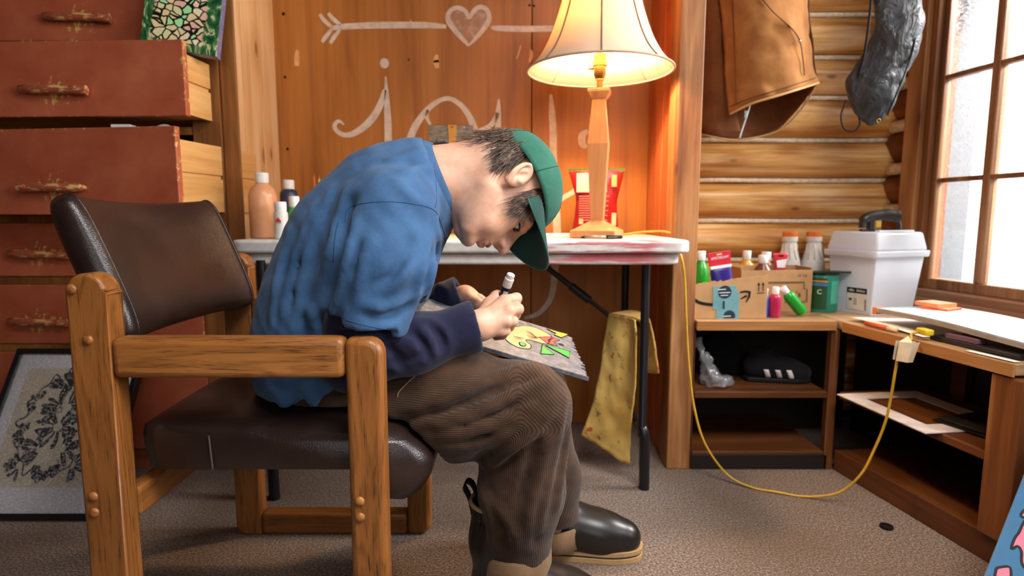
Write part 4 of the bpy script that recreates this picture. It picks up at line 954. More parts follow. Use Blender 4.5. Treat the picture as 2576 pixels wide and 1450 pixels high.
build('pocket_seam', MB().tube([p for p in folds(bvh_of(V1, F1), [[(1000, 1000), (1005, 985), (1040, 950), (1080, 920), (1110, 905)]], 0.0, 5)[0]], 0.0012, 6), M['cuffcord'], trs, smooth=True)

# --- boots
def boot(c, ang, name, label=None):
    g = Grid((-0.10, -0.075, 0.0), (0.215, 0.075, 0.26), 0.0042)
    up = g.chain([(-0.035, 0, 0.26), (-0.035, 0, 0.16), (-0.03, 0, 0.07)], [0.052, 0.050, 0.046], 0.03, sy=0.95)
    ft = g.chain([(-0.04, 0, 0.055), (0.03, 0, 0.068), (0.10, 0, 0.052), (0.155, 0, 0.045)], [0.043, 0.05, 0.047, 0.041], 0.04)
    b_ = smin(up, ft, 0.045); b_ = np.maximum(b_, -(g.Z - 0.022)); b_ = np.maximum(b_, g.Z - 0.245 + 0.25 * (g.X + 0.035) * 0.3)
    b_ = np.maximum(b_, -g.cone((-0.035, 0, 0.30), (-0.035, 0, 0.19), 0.045, 0.044))
    v, f = surface_nets(b_, g.lo, g.h); R = Matrix.Rotation(ang, 3, 'Z'); C = Vector(c)
    tw = lambda p: tuple(C + R @ Vector(p))
    mm = mb_from(v, f); mm.v = [tw(p) for p in mm.v]
    bt_ = build(name, mm, M['rubber'], pe, smooth=True, label=label); bt_.modifiers.new('soften', 'SMOOTH').iterations = 2
    outl = smooth_pts([Vector(p) for p in [(-0.084, 0, 0), (-0.07, 0.036, 0), (-0.02, 0.044, 0), (0.05, 0.045, 0), (0.12, 0.05, 0), (0.17, 0.042, 0), (0.197, 0.02, 0), (0.2, -0.005, 0), (0.185, -0.032, 0), (0.13, -0.049, 0), (0.05, -0.046, 0), (-0.02, -0.044, 0), (-0.07, -0.036, 0), (-0.084, 0, 0)]], 3)[:-1]
    for z0, z1, k_, mt in ((0.0, 0.014, 1.0, 'tan_rubber'), (0.014, 0.018, 0.985, 'rubber'), (0.018, 0.030, 1.0, 'tan_rubber')):
        mm = MB().slab([(p.x * k_, p.y * k_) for p in outl], z0, z1); mm.v = [tw(p) for p in mm.v]; build('sole', mm, M[mt], bt_, 0.0015)
    mm = MB().tube([tw((-0.035 + 0.052 * math.cos(q), 0.050 * math.sin(q), 0.243 - 0.018 * math.cos(q) * 0.2)) for q in [i * 2 * math.pi / 30 for i in range(31)]], 0.0045, 8, cap=False); build('boot_trim', mm, M['tan_rubber'], bt_, smooth=True)
    mm = MB(); path = [(-0.083, 0, 0.215), (-0.090, 0, 0.25), (-0.100, 0, 0.272), (-0.094, 0, 0.284), (-0.082, 0, 0.276), (-0.072, 0, 0.245), (-0.070, 0, 0.225)]
    P = smooth_pts([Vector(p) for p in path], 4); mm.grid(lambda u, v: tw(P[int(round(u * (len(P) - 1)))] + Vector((0, (v - 0.5) * 0.024, 0))), len(P) - 1, 2); build('pull_loop', mm, M['webbing'], bt_, smooth=True, solid=0.003)
M['rubber'] = plain('black_rubber', '#1d1917', 0.32, 0.5, 0.04, 12); M['tan_rubber'] = plain('tan_rubber', '#b08d62', 0.6, 0.3, 0.04); M['webbing'] = plain('black_webbing', '#1f1a18', 0.8, 0.3, 0.15, 500)
bn = at(1258, 1345, 1.13); boot((bn.x + 0.028, 1.13, 0.0), math.radians(-6), 'boot', 'black rubber boot with tan trim')
bf = at(1405, 1400, 1.37); boot((bf.x + 0.0, 1.365, 0.0), math.radians(-5), 'boot', 'black rubber boot with tan trim')
# --- head, neck, torso, arms and hands: the body
hu = Vector((0.826, 0.5, 0.26)).normalized(); hf = Vector((0.3, 0.0, -0.95)); hf = (hf - hu * hf.dot(hu)).normalized(); hl = hu.cross(hf)
HO = Vector((-0.026, 1.205, 0.868))
HM = Matrix(((hf.x, hl.x, hu.x, HO.x), (hf.y, hl.y, hu.y, HO.y), (hf.z, hl.z, hu.z, HO.z), (0, 0, 0, 1))); HI = HM.inverted()
hw = lambda p: HM @ Vector(p)
nb = HI @ Vector(bp(1092, 462)); nb2 = HI @ Vector(bp(1030, 490))
g = Grid((-0.21, -0.125, -0.235), (0.15, 0.135, 0.14), 0.0026)
def both(fn):
    return np.minimum(fn(-1), fn(1))
sk_ = g.ell((-0.008, 0, 0.045), (0.093, 0.075, 0.083))
fc = g.ell((0.030, 0, -0.028), (0.064, 0.057, 0.080)); hd = smin(sk_, fc, 0.03)
hd = smin(hd, both(lambda s_: g.cone((0.0, 0.050 * s_, -0.050), (0.060, 0.018 * s_, -0.098), 0.020, 0.015)), 0.028)
hd = smin(hd, g.ell((0.081, 0, -0.100), (0.013, 0.017, 0.012)), 0.018)
hd = smin(hd, both(lambda s_: g.ell((0.058, 0.043 * s_, -0.022), (0.024, 0.020, 0.019))), 0.02)
hd = smin(hd, both(lambda s_: g.ell((0.068, 0.030 * s_, -0.055), (0.02, 0.022, 0.026))), 0.02)
hd = smin(hd, both(lambda s_: g.cone((0.084, 0.036 * s_, 0.020), (0.092, 0.006 * s_, 0.022), 0.010, 0.011)), 0.014)
hd = smax(hd, -both(lambda s_: g.ell((0.100, 0.031 * s_, 0.001), (0.017, 0.017, 0.012))), 0.012)
hd = smin(hd, both(lambda s_: g.ell((0.0785, 0.0315 * s_, -0.001), (0.0125, 0.0142, 0.0115))), 0.004)
hd = smin(hd, g.ell((0.062, 0, -0.052), (0.036, 0.033, 0.030)), 0.02)
hd = smin(hd, g.cone((0.086, 0, 0.012), (0.104, 0, -0.030), 0.0105, 0.0155), 0.016)
hd = smin(hd, g.cone((0.093, 0, 0.012), (0.118, 0, -0.030), 0.0078, 0.0095), 0.010)
hd = smin(hd, g.ell((0.1195, 0, -0.034), (0.0105, 0.0100, 0.0090)), 0.008)
hd = smin(hd, both(lambda s_: g.ell((0.1065, 0.0125 * s_, -0.0375), (0.0105, 0.0068, 0.0072))), 0.006)
hd = smax(hd, -both(lambda s_: g.ell((0.1115, 0.0066 * s_, -0.0445), (0.0048, 0.0033, 0.0060))), 0.003)
hd = smin(hd, both(lambda s_: g.cone((0.090, 0.021 * s_, -0.0665), (0.1005, 0.004 * s_, -0.0615), 0.0036, 0.0058)), 0.006)
hd = smin(hd, both(lambda s_: g.cone((0.089, 0.019 * s_, -0.0715), (0.0965, 0.003 * s_, -0.0765), 0.0040, 0.0068)), 0.006)
hd = smax(hd, -both(lambda s_: g.cone((0.093, 0.024 * s_, -0.069), (0.1065, 0.0, -0.0685), 0.0010, 0.0014)), 0.003)
neck = g.chain([(-0.038, 0, -0.02), tuple(nb), tuple(nb2)], [0.058, 0.064, 0.082], 0.03)
hd = smin(hd, neck, 0.03)
hd = smin(hd, g.cone((-0.055, 0, 0.0), tuple(nb + Vector((-0.005, 0, 0))), 0.042, 0.050), 0.03)
def ear(s_):
    R = Euler((0, math.radians(-14), 0)).to_matrix(); c = Vector((-0.006, 0.083 * s_, 0.006))
    e = g.ell(c, (0.0205, 0.0085, 0.0335), R @ Euler((0, 0, math.radians(-22 * s_))).to_matrix()); e = smax(e, -g.ell(c + Vector((0.001, 0.0062 * s_, 0.003)), (0.0125, 0.0058, 0.0225), R), 0.004)
    e = smin(e, g.cone(c + Vector((0.012, 0.001 * s_, -0.006)), c + Vector((0.008, 0.003 * s_, -0.012)), 0.005, 0.0045), 0.004)
    e = smin(e, g.cone(c + Vector((-0.009, 0.002 * s_, -0.01)), c + Vector((-0.003, 0.002 * s_, 0.014)), 0.0032, 0.0032), 0.005)
    return smin(e, g.ell(c + Vector((0.002, -0.002 * s_, -0.028)), (0.008, 0.005, 0.008)), 0.006)
hd = smin(hd, both(ear), 0.006)
Vh, Fh = surface_nets(hd, g.lo, g.h)
Vh = np.array([tuple(HM @ Vector(v)) for v in Vh.tolist()])
body_V, body_F = [Vh], [Fh]
def addbody(v, f):
    n = sum(len(x) for x in body_V); body_V.append(v); body_F.append(f + n)

# right hand closed round the marker
PB = lambda px, py, Y: np.array(bp(px, py, Y))
g = Grid((-0.12, 0.96, 0.52), (0.055, 1.24, 0.72), 0.0021)
wr_ = np.array(tuple(w_n - cd * 0.05)); wr2 = PB(1205, 820, 1.082)
mcp = [PB(1268, 758, 1.108), PB(1278, 781, 1.092), PB(1273, 808, 1.086), PB(1259, 832, 1.09)]
pip = [PB(1299, 751, 1.126), PB(1303, 778, 1.113), PB(1290, 808, 1.105), PB(1272, 833, 1.104)]
dip = [PB(1297, 768, 1.150), PB(1296, 793, 1.142), PB(1282, 822, 1.132), PB(1265, 843, 1.126)]
tip = [PB(1276, 778, 1.160), PB(1274, 801, 1.155), PB(1262, 828, 1.146), PB(1248, 848, 1.136)]
R0 = [0.0105, 0.0108, 0.0102, 0.0090]
hn = g.chain([wr_, wr2], [0.029, 0.0265], 0.02)
for i in range(4): hn = smin(hn, g.cone(wr2 + (mcp[i] - wr2) * 0.05, mcp[i], 0.021 - 0.002 * abs(i - 1.5), R0[i] * 1.22), 0.013)
hn = smin(hn, g.cone(wr2, PB(1240, 800, 1.12), 0.024, 0.020), 0.015)
for i in range(4):
    fg = g.chain([mcp[i], pip[i], dip[i], tip[i]], [R0[i] * 1.12, R0[i], R0[i] * 0.93, R0[i] * 0.82], 0.004)
    hn = smin(hn, fg, 0.002)
th = g.chain([PB(1212, 806, 1.108), PB(1232, 768, 1.145), PB(1250, 748, 1.158), PB(1270, 752, 1.172)], [0.018, 0.0145, 0.0122, 0.0098], 0.008); hn = smin(hn, th, 0.006)
for i in range(4): hn = smin(hn, g.ell(tuple(mcp[i] + np.array([0.0, -0.005, 0.0])), (0.0088, 0.008, 0.0088)), 0.006)
t0, t1 = Vector(bp(1286, 690, 1.137)), Vector(bp(1236, 826, 1.178)); hn = np.maximum(hn, -g.cone(t0, t1, 0.0098, 0.0098)); hn = above_board(g, hn)
v, f = surface_nets(hn, g.lo, g.h); addbody(v, f)
# left hand steadying the far edge of the board
g = Grid((-0.17, 1.28, 0.55), (-0.02, 1.46, 0.72), 0.0022)
wf2 = PB(1170, 748, 1.365)
hn = g.cone(np.array(tuple(w_f - cf * 0.05)), wf2, 0.028, 0.024)
mc = [PB(1205, 752, 1.352), PB(1206, 757, 1.375), PB(1202, 761, 1.395), PB(1196, 764, 1.410)]
for i in range(4):
    hn = smin(hn, g.cone(wf2, mc[i], 0.020, 0.0115), 0.014)
    a = mc[i]; b_ = a + np.array([0.024, -0.004, -0.012]); c_ = b_ + np.array([0.006, -0.008, -0.022]); hn = smin(hn, g.chain([a, b_, c_], [0.0105, 0.0095, 0.008], 0.004), 0.004)
hn = smin(hn, g.chain([PB(1180, 752, 1.345), PB(1203, 764, 1.325), PB(1222, 770, 1.318)], [0.015, 0.0115, 0.009], 0.006), 0.006)
hn = above_board(g, hn); v, f = surface_nets(hn, g.lo, g.h); addbody(v, f)
# torso, arms and legs inside the clothes
DEP = lambda g_: (g_.X - NR.x) * en.x + (g_.Y - NR.y) * en.y + (g_.Z - NR.z) * en.z
EYY = lambda g_: (g_.X - NR.x) * ey.x + (g_.Y - NR.y) * ey.y + (g_.Z - NR.z) * ey.z
EXX = lambda g_: (g_.X - NR.x) * ex.x + (g_.Y - NR.y) * ex.y + (g_.Z - NR.z) * ex.z
BAND = lambda g_: (EYY(g_) > -0.03) & (EYY(g_) < 0.235) & (EXX(g_) > -0.44) & (EXX(g_) < 0.03) & (DEP(g_) > -0.025)
g = Grid((-0.52, 0.95, 0.05), (0.16, 1.47, 0.92), 0.013)
tb_ = g.chain(spine, [0.10, 0.10, 0.105, 0.10, 0.085, 0.06], 0.04, sy=1.25, y0=BY)
for P, r in (([bp(985, 545, 1.06), bp(915, 800, 1.03), tuple(el_n), tuple(w_n)], [0.048, 0.04, 0.036, 0.026]), ([bp(1000, 545, 1.34), bp(1010, 760, 1.365), tuple(el_f), tuple(w_f)], [0.048, 0.04, 0.036, 0.026]),
             ([hipn, kneen, anken], [0.075, 0.055, 0.04]), ([hipf, kneef, ankef], [0.075, 0.055, 0.04]), ([anken, (anken[0] + 0.02, 1.13, 0.07)], [0.036, 0.036]), ([ankef, (ankef[0] + 0.01, 1.36, 0.07)], [0.036, 0.036])):
    tb_ = smin(tb_, g.chain(P, r, 0.03), 0.03)
tb_ = np.where(g.X < -0.11, np.maximum(tb_, 0.485 - g.Z), tb_); tb_ = off_chair(g, tb_ if False else np.where(BAND(g), np.maximum(tb_, 0.03 - DEP(g)), tb_)); v, f = surface_nets(tb_, g.lo, g.h); addbody(v, f)
body = build('body', mb_from(np.concatenate(body_V), np.concatenate(body_F)), M['skin'], pe, smooth=True)
body.modifiers.new('soften', 'SMOOTH').iterations = 1

def headpart(name, mb, mat, parent=None, **kw):
    mb.v = [tuple(HM @ Vector(p)) for p in mb.v]; return build(name, mb, mat, parent or pe, **kw)
# lips, eyes, brows, lashes
lipm = plain('lip', '#a85f52', 0.4, 0.4, 0.04)
m = MB()
for zz_, xx, r in ((-0.0628, 0.1035, 0.0034), (-0.0752, 0.0998, 0.0040)):
    m.tube(smooth_pts([(xx - 0.0155, -0.0215, -0.0685), (xx - 0.0045, -0.012, zz_), (xx + 0.0005, 0, zz_ - (0.0008 if zz_ > -0.07 else 0)), (xx - 0.0045, 0.012, zz_), (xx - 0.0155, 0.0215, -0.0685)], 5), [0.0012 + (r - 0.0012) * math.sin(math.pi * i / 20) for i in range(21)], 10)
headpart('lips', m, lipm, smooth=True)
for s_ in (-1, 1):
    c = Vector((0.0788, 0.0315 * s_, -0.0045)); m = MB(); m.lathe([(0.0001, -0.0118), (0.006, -0.0102), (0.0105, -0.006), (0.0118, 0), (0.0105, 0.006), (0.006, 0.0102), (0.0001, 0.0118)], 20, tuple(c)); headpart('eye', m, plain('eye_white', '#ddd3c8', 0.2), smooth=True)
    ic = c + Vector((0.0098, 0, -0.0066)); m = MB(); m.lathe([(0.0001, -0.0052), (0.004, -0.0034), (0.0052, 0), (0.004, 0.0034), (0.0001, 0.0052)], 16, tuple(ic)); headpart('iris', m, plain('dark_iris', '#2a1b12', 0.15), smooth=True)
    m = MB().tube(smooth_pts([(0.0795, 0.0475 * s_, -0.0070), (0.0890, 0.0400 * s_, -0.0062), (0.0935, 0.0315 * s_, -0.0055), (0.0900, 0.0220 * s_, -0.0062)], 4), [0.0006] + [0.0016] * 11 + [0.0006], 6); headpart('eyelashes', m, M['ink'], smooth=True)
    m = MB().tube(smooth_pts([(0.0765, 0.050 * s_, 0.0165), (0.0885, 0.040 * s_, 0.0235), (0.0965, 0.026 * s_, 0.0235), (0.0995, 0.013 * s_, 0.0195)], 4), [0.0008] + [0.0024] * 11 + [0.0012], 8, flat=0.5); headpart('eyebrow', m, plain('brow_hair', '#3a2820', 0.7), smooth=True)
# hair
def hair_mat():
    t = NT('brown_hair'); c = t.coord('Object'); n = t.noise(c, 90, 4, 0.6, 1)
    t.bump(t.noise(c, 400, 2), 0.3); return t.fin(t.ramp(n, [(0.3, lin('#21150e')), (0.5, lin('#4a3424')), (0.7, lin('#846750'))]), 0.4, 0.5)
hm_ = hair_mat(); hr = random.Random(5)
m = MB(); c0 = Vector((-0.010, 0, 0.042))
def hcap(u, v):
    q = math.radians(40) + math.radians(280) * u; el = math.radians(28) - math.radians(62) * v * (0.35 + 0.65 * abs(math.sin(q / 2)) ** 6)
    return c0 + Vector((0.096 * math.cos(q) * math.cos(el), 0.079 * math.sin(q) * math.cos(el), 0.09 * math.sin(el)))
m.grid(hcap, 40, 12)
def strand(root, d0, ln, r, grav=Vector((0, 0, 0)), n=6):
    pts = []; p = Vector(root); d_ = Vector(d0).normalized()
    for i in range(n + 1): pts.append(p.copy()); p += d_ * ln / n; d_ = (d_ + grav / n).normalized()
    m.tube(pts, [r * (1 - 0.9 * (i / n) ** 1.5) for i in range(n + 1)], 4, cap=False)
for s_ in (-1, 1):
    for k_ in range(700):   # side and back, falling from under the cap towards the neck
        q = math.radians(hr.uniform(72, 180)); el = math.radians(hr.uniform(-26, 22)); rad = 1.0 + 0.035 * hr.random()
        root = c0 + Vector((0.096 * math.cos(q) * math.cos(el), s_ * 0.0795 * math.sin(q) * math.cos(el), 0.09 * math.sin(el))) * rad
        if -0.042 < root.x < 0.026: continue
        out_ = (root - c0).normalized()
        if root.x > 0: d_ = Vector((hr.uniform(-0.3, 0.15), 0, -1)) + out_ * 0.05
        else: d_ = Vector((hr.uniform(-0.05, 0.45), 0, -1)) + out_ * hr.uniform(-0.1, 0.22)
        strand(root, d_, hr.uniform(0.03, 0.062), hr.uniform(0.0006, 0.0013), Vector((hr.uniform(-0.2, 0.6), -0.1 * s_, hr.uniform(-0.2, 0.3))))
    for k_ in range(320):   # behind the ear
        root = Vector((hr.uniform(-0.068, -0.034), s_ * hr.uniform(0.066, 0.0745), hr.uniform(-0.005, 0.045)))
        strand(root, Vector((hr.uniform(-0.1, 0.5), s_ * hr.uniform(-0.12, 0.06), -1)), hr.uniform(0.03, 0.062), hr.uniform(0.0006, 0.0012), Vector((hr.uniform(-0.1, 0.7), 0, 0.1)))
    for k_ in range(300):   # tuft in front of the ear
        root = Vector((hr.uniform(0.026, 0.058), s_ * hr.uniform(0.066, 0.071), hr.uniform(0.018, 0.05)))
        strand(root, Vector((hr.uniform(-0.15, 0.3), s_ * hr.uniform(-0.05, 0.08), -1)), hr.uniform(0.04, 0.078), hr.uniform(0.0005, 0.0010), Vector((hr.uniform(-0.1, 0.6), -0.1 * s_, 0)))
    for k_ in range(110):    # loose ends at the nape
        root = Vector((hr.uniform(-0.102, -0.08), s_ * hr.uniform(0, 0.055), hr.uniform(-0.01, 0.05)))
        strand(root, Vector((hr.uniform(-0.35, 0.1), s_ * 0.05, -1)), hr.uniform(0.04, 0.07), hr.uniform(0.0006, 0.0012), Vector((hr.uniform(-0.4, 0.3), 0, 0.2)))
headpart('hair', m, hm_, smooth=True, label='tousled dark brown hair')
# cap
ce = Vector((-0.004, 0, 0.046)); CR = (0.110, 0.089, 0.083)
cap_z = lambda x: 0.046 + 0.06 * (x - 0.0) - 0.0
m = MB()
def crown(u, v):
    q = 2 * math.pi * u; ca, sa = math.cos(q), math.sin(q); ex = ce.x + CR[0] * ca; z0 = 0.043 + 0.10 * (ex - 0.0) * (1 if ex > 0 else -0.25)
    z0 = 0.030 + 0.022 * ca + 0.006 * (1 - ca)
    e0 = math.asin(max(-0.9, min(0.9, (z0 - ce.z) / CR[2]))); el = e0 + (math.pi / 2 - e0) * v
    cl = math.cos(el) ** (0.88 if ca > 0 else 1.0); dent = 1 - 0.012 * (abs(math.sin(3 * q)) < 0.06) * (v < 0.98)
    pf = 1.0 + 0.035 * max(0, ca) * math.sin(math.pi * min(1, v * 1.1))
    return ce + Vector((CR[0] * (1 if ca > 0 else 0.92) * ca * cl * dent * pf, CR[1] * sa * cl * dent, CR[2] * math.sin(el) * (1.0 + 0.05 * max(0, ca))))
m.grid(crown, 72, 16, wrap=True)
cp = headpart('cap', m, M['capgreen'], smooth=True, solid=0.003, label='dark green baseball cap')
def brim(u, v):
    q = math.radians(-64 + 128 * u); ca, sa = math.cos(q), math.sin(q)
    kb = 0.985 - 0.06 * abs(2 * u - 1) ** 8; base = ce + Vector((CR[0] * ca * kb, CR[1] * sa * kb, 0)); base.z = 0.030 + 0.022 * ca + 0.006 * (1 - ca) + 0.001
    ext = 0.082 * (math.cos(q * 90 / 64.0) ** 0.62 if abs(q) < math.radians(63.9) else 0)
    p = base + Vector((ext * v, sa * 0.014 * v, -0.012 * v - 0.016 * v * abs(sa) ** 2 * 1.6 - 0.010 * abs(sa) ** 2)); return p
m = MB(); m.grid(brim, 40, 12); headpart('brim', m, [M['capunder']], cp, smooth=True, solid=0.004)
m = MB(); m.tube([brim(i / 40, 1.0) for i in range(41)], 0.0022, 6); headpart('brim_piping', m, M['capgreen'], cp, smooth=True)
m = MB().lathe([(0.006, 0), (0.005, 0.003), (0.001, 0.0045)], 12, (ce.x, 0, ce.z + CR[2])); headpart('cap_button', m, M['capgreen'], cp, smooth=True)
for k_ in range(6):
    q = math.radians(60 * k_ + 30); m = MB().tube([crown(q / (2 * math.pi), v / 14) * 1.0 + (crown(q / (2 * math.pi), v / 14) - ce).normalized() * 0.0018 for v in range(15)], 0.0008, 5); headpart('cap_seam', m, M['capunder'], cp, smooth=True)

# ------------------------------------------------------------------ board on the lap, marker
bd = thing('painted_board', 'grey painted skateboard deck piece with jagged end and cartoon face on the lap', 'board', tuple(NR))
bd.matrix_world = Matrix(((ex.x, ey.x, en.x, NR.x), (ex.y, ey.y, en.y, NR.y), (ex.z, ey.z, en.z, NR.z), (0, 0, 0, 1)))
WB = 0.205; br = random.Random(3)
lsh = ey0.dot(ex)
poly = [(-0.40, 0.0)] + [(0.0, 0.0)]
for i in range(1, 40):
    t_ = i / 40; poly.append((lsh * t_ * 0.8 + br.uniform(-0.011, 0.004), WB * t_))
poly += [(lsh * 0.85 - 0.004, WB), (-0.30, WB), (-0.36, WB * 0.9), (-0.395, WB * 0.7), (-0.41, WB * 0.4)]
def deck():
    t = NT('grey_board_paint'); c = t.coord('Object'); n = t.noise(c, 45, 5, 0.7); n2 = t.noise(c, 180, 3)
    col = t.ramp(n, [(0.3, lin('#454b54')), (0.5, lin('#666970')), (0.62, lin('#827d7e')), (0.75, lin('#6b5549'))]); t.bump(n2, 0.3); return t.fin(col, 0.5, 0.35)
build('deck', MB().slab(poly, -0.010, 0.0), deck(), bd, 0.0015)
def inv(px, py):   # board coordinates under a pixel of the photograph
    o = Vector((0, 0, CAM_Z)); d_ = at(px, py, 1.0) - o; k_ = (NR - o).dot(en) / d_.dot(en); q = o + d_ * k_ - NR; return (q.dot(ex), q.dot(ey))
def c5(x, y): return inv(1060 + x / 4.834, 660 + y / 4.834)
dec = [('#dd9a68', [(1090, 790), (1160, 790), (1230, 775), (1340, 785), (1460, 830), (1550, 880), (1580, 915), (1540, 990), (1500, 995), (1420, 980), (1330, 950), (1270, 950), (1290, 980), (1330, 1010), (1330, 1045), (1290, 1058), (1180, 1040), (1080, 990), (1000, 920), (975, 895), (1050, 850)]),
       ('#cf4540', [(1430, 915), (1580, 910), (1680, 955), (1610, 970), (1650, 1025), (1560, 1000), (1520, 985)]),
       ('#2cb83a', [(1470, 1005), (1450, 1120), (1612, 1130)]), ('#2cb83a', [(1505, 1015), (1580, 1030), (1805, 1095), (1795, 1170)]),
       ('#d9b52e', [(1515, 815), (1640, 850), (1780, 885), (1760, 900), (1700, 925), (1610, 890), (1640, 875)]),
       ('#3fcf55', [(1190, 985), (1240, 990), (1270, 1020), (1230, 1030), (1195, 1010)]), ('#e8463f', [(262, 618), (330, 595), (430, 585), (400, 605), (270, 632)])]
for i, (hx_, pts) in enumerate(dec):
    P2 = [c5(*p) for p in pts]; sm_ = smooth_pts([Vector((*p, 0)) for p in P2 + [P2[0]]], 3 if i in (0, 5) else 1)
    m = MB(); m.add([(p.x, p.y, 0.0006 + 0.0003 * i) for p in sm_[:-1]], [tuple(range(len(sm_) - 1))]); build('painted_shape', m, plain('deco_' + hx_[1:], hx_, 0.5), bd)
    m = MB(); m.tube([(p.x, p.y, 0.0008 + 0.0003 * i) for p in sm_], 0.0011, 4, flat=0.5); build('painted_outline', m, M['ink'], bd)
for pts in ([(1120, 920), (1180, 935), (1240, 945)], [(1270, 850), (1330, 880), (1380, 925), (1430, 935)], [(1280, 905), (1340, 930), (1430, 935)], [(1560, 990), (1540, 960), (1600, 930)], [(1130, 735), (1240, 770)], [(1270, 750), (1330, 785)], [(1365, 990), (1410, 985)]):
    m = MB(); m.tube([(*c5(*p), 0.0034) for p in pts], [0.0009] + [0.0018] * (len(pts) - 2) + [0.0009], 5, flat=0.4); build('painted_line', m, M['ink'], bd)
c_ = c5(1700, 1005); m = MB(); m.add([(c_[0] + 0.007 * math.cos(q), c_[1] + 0.005 * math.sin(q), 0.0008) for q in [i * math.pi / 8 for i in range(16)]], [tuple(range(16))]); build('painted_dot', m, M['ink'], bd)

ax = (t1 - t0).normalized()
q_ = Vector((0, 0, 1)).rotation_difference(-ax); L_ = (t1 - t0).length
mk = thing('marker', 'dark navy paint marker with white end cap gripped in the drawing hand', 'marker', tuple(t1)); mk.rotation_mode = 'QUATERNION'; mk.rotation_quaternion = q_
build('barrel', MB().lathe([(0.003, 0.012), (0.0065, 0.018), (0.0085, 0.024), (0.0085, L_ - 0.028)], 20), plain('navy_barrel', '#14152a', 0.3), mk, smooth=True, auto=40)
build('end_cap', MB().lathe([(0.0088, L_ - 0.028), (0.0092, L_ - 0.026), (0.0092, L_ - 0.010), (0.0080, L_ - 0.009), (0.0080, L_ - 0.001), (0.0070, L_)], 20), plain('silver_white_cap', '#cfcac2', 0.4), mk, smooth=True, auto=40)
build('nib', MB().lathe([(0.0012, 0.0), (0.0022, 0.006), (0.003, 0.012)], 12), M['ink'], mk, smooth=True, auto=40)
m = MB(); m.grid(lambda u, v: (0.0087 * math.cos(-1.9 + 1.1 * u), 0.0087 * math.sin(-1.9 + 1.1 * u), 0.04 + (L_ - 0.075) * v), 8, 1); build('barrel_label', m, plain('label_grey', '#c4bdb4', 0.5), mk, smooth=True)
# ------------------------------------------------------------------ small things
from mathutils import noise as mnoise
def text(name, body_, size, loc, rot, mat, parent, align='CENTER', sx=1.0):
    cu = bpy.data.curves.new(name, 'FONT'); cu.body = body_; cu.size = size; cu.align_x = align; cu.align_y = 'CENTER'; cu.extrude = 0.0001
    tmp = bpy.data.objects.new(name, cu); COL.objects.link(tmp); bpy.context.view_layer.update()
    me = bpy.data.meshes.new_from_object(tmp.evaluated_get(bpy.context.evaluated_depsgraph_get())); bpy.data.objects.remove(tmp)
    me.materials.clear(); me.materials.append(mat)
    o = bpy.data.objects.new(name, me); COL.objects.link(o); o.parent = parent; o.location = loc; o.rotation_euler = rot; o.scale = (sx, 1, 1); return o
FRONT = (math.pi / 2, 0, 0)
def bottle(name, label, loc, h, r, col, capcol='#ece9e4', cap=None, group=None, rough=0.3, neck=0.42, rot=None, sh=0.8, cat='bottle', ribs=False):
    t_ = thing(name, label, cat, loc, group=group)
    ch_ = cap or h * 0.14; rn = r * neck; hb = h - ch_
    prof_ = [(r * 0.9, 0), (r, 0.004), (r, hb * sh * 0.92), (r * 0.96, hb * sh), (r * 0.78, hb * (sh + (1 - sh) * 0.5)), (rn * 1.1, hb * (sh + (1 - sh) * 0.85)), (rn, hb)]
    build('bottle_body', MB().lathe(prof_, 24), plain('paint_' + col[1:], col, rough, 0.5, 0.03), t_, smooth=True, auto=50)
    build('cap', MB().lathe([(rn * 1.12, hb - 0.002), (rn * 1.22, hb), (rn * 1.22, h - 0.002), (rn * 1.1, h)], 20), plain('cap_' + capcol[1:], capcol, 0.4), t_, smooth=True, auto=40)
    if rot: t_.rotation_euler = rot
    return t_
def on(px, Y, z): p = at(px, 600, Y); return (p.x, Y, z)
def top_h(px, py, Y, z): return at(px, py, Y).z - z
Z1 = ZTAB + 0.001
bottle('paint_bottle', 'large peach paint bottle with white cap on the folding table', on(666, 1.80, Z1), top_h(666, 435, 1.80, Z1), 0.0405, '#e3a274', neck=0.4, cap=0.028)
bottle('paint_bottle', 'dark navy paint bottle with white cap standing behind small white bottles', on(732, 1.93, Z1), top_h(732, 453, 1.93, Z1), 0.0285, '#35384c', neck=0.5, sh=0.92, cap=0.027)
wbt = bottle('paint_bottle', 'small white paint bottle with red apple emblem beside the peach bottle', on(709, 1.73, Z1), top_h(709, 508, 1.73, Z1), 0.0195, '#d5d2cc', neck=0.7, sh=0.96, cap=0.026)
m = MB(); m.prism([(-0.009, 0.048), (0.008, 0.048), (0.007, 0.054), (0.002, 0.056), (0.004, 0.061), (-0.006, 0.058), (-0.004, 0.064), (-0.007, 0.055)], -0.0203, -0.0198); build('emblem', m, plain('emblem_red', '#d22a2e', 0.5), wbt)
build('emblem_line', MB().box((-0.009, -0.0203, 0.044), (0.008, -0.0198, 0.0465)), plain('emblem_green', '#7cb98a', 0.5), wbt)
gbt = bottle('paint_bottle', 'small white capped paint bottle with bright green band behind the shoulder', on(744, 1.79, Z1), top_h(744, 494, 1.79, Z1), 0.0195, '#37b64a', neck=0.62, sh=0.75, cap=0.03)
jar = thing('brush_jar', 'small glass jar of pencils behind the shoulder on the table', 'jar', on(803, 2.06, Z1))
build('jar_body', MB().lathe([(0.034, 0), (0.036, 0.004), (0.036, 0.09), (0.034, 0.09), (0.034, 0.006), (0.001, 0.006)], 24), plain('jar_grey', '#8b8a86', 0.2), jar, smooth=True, auto=40)
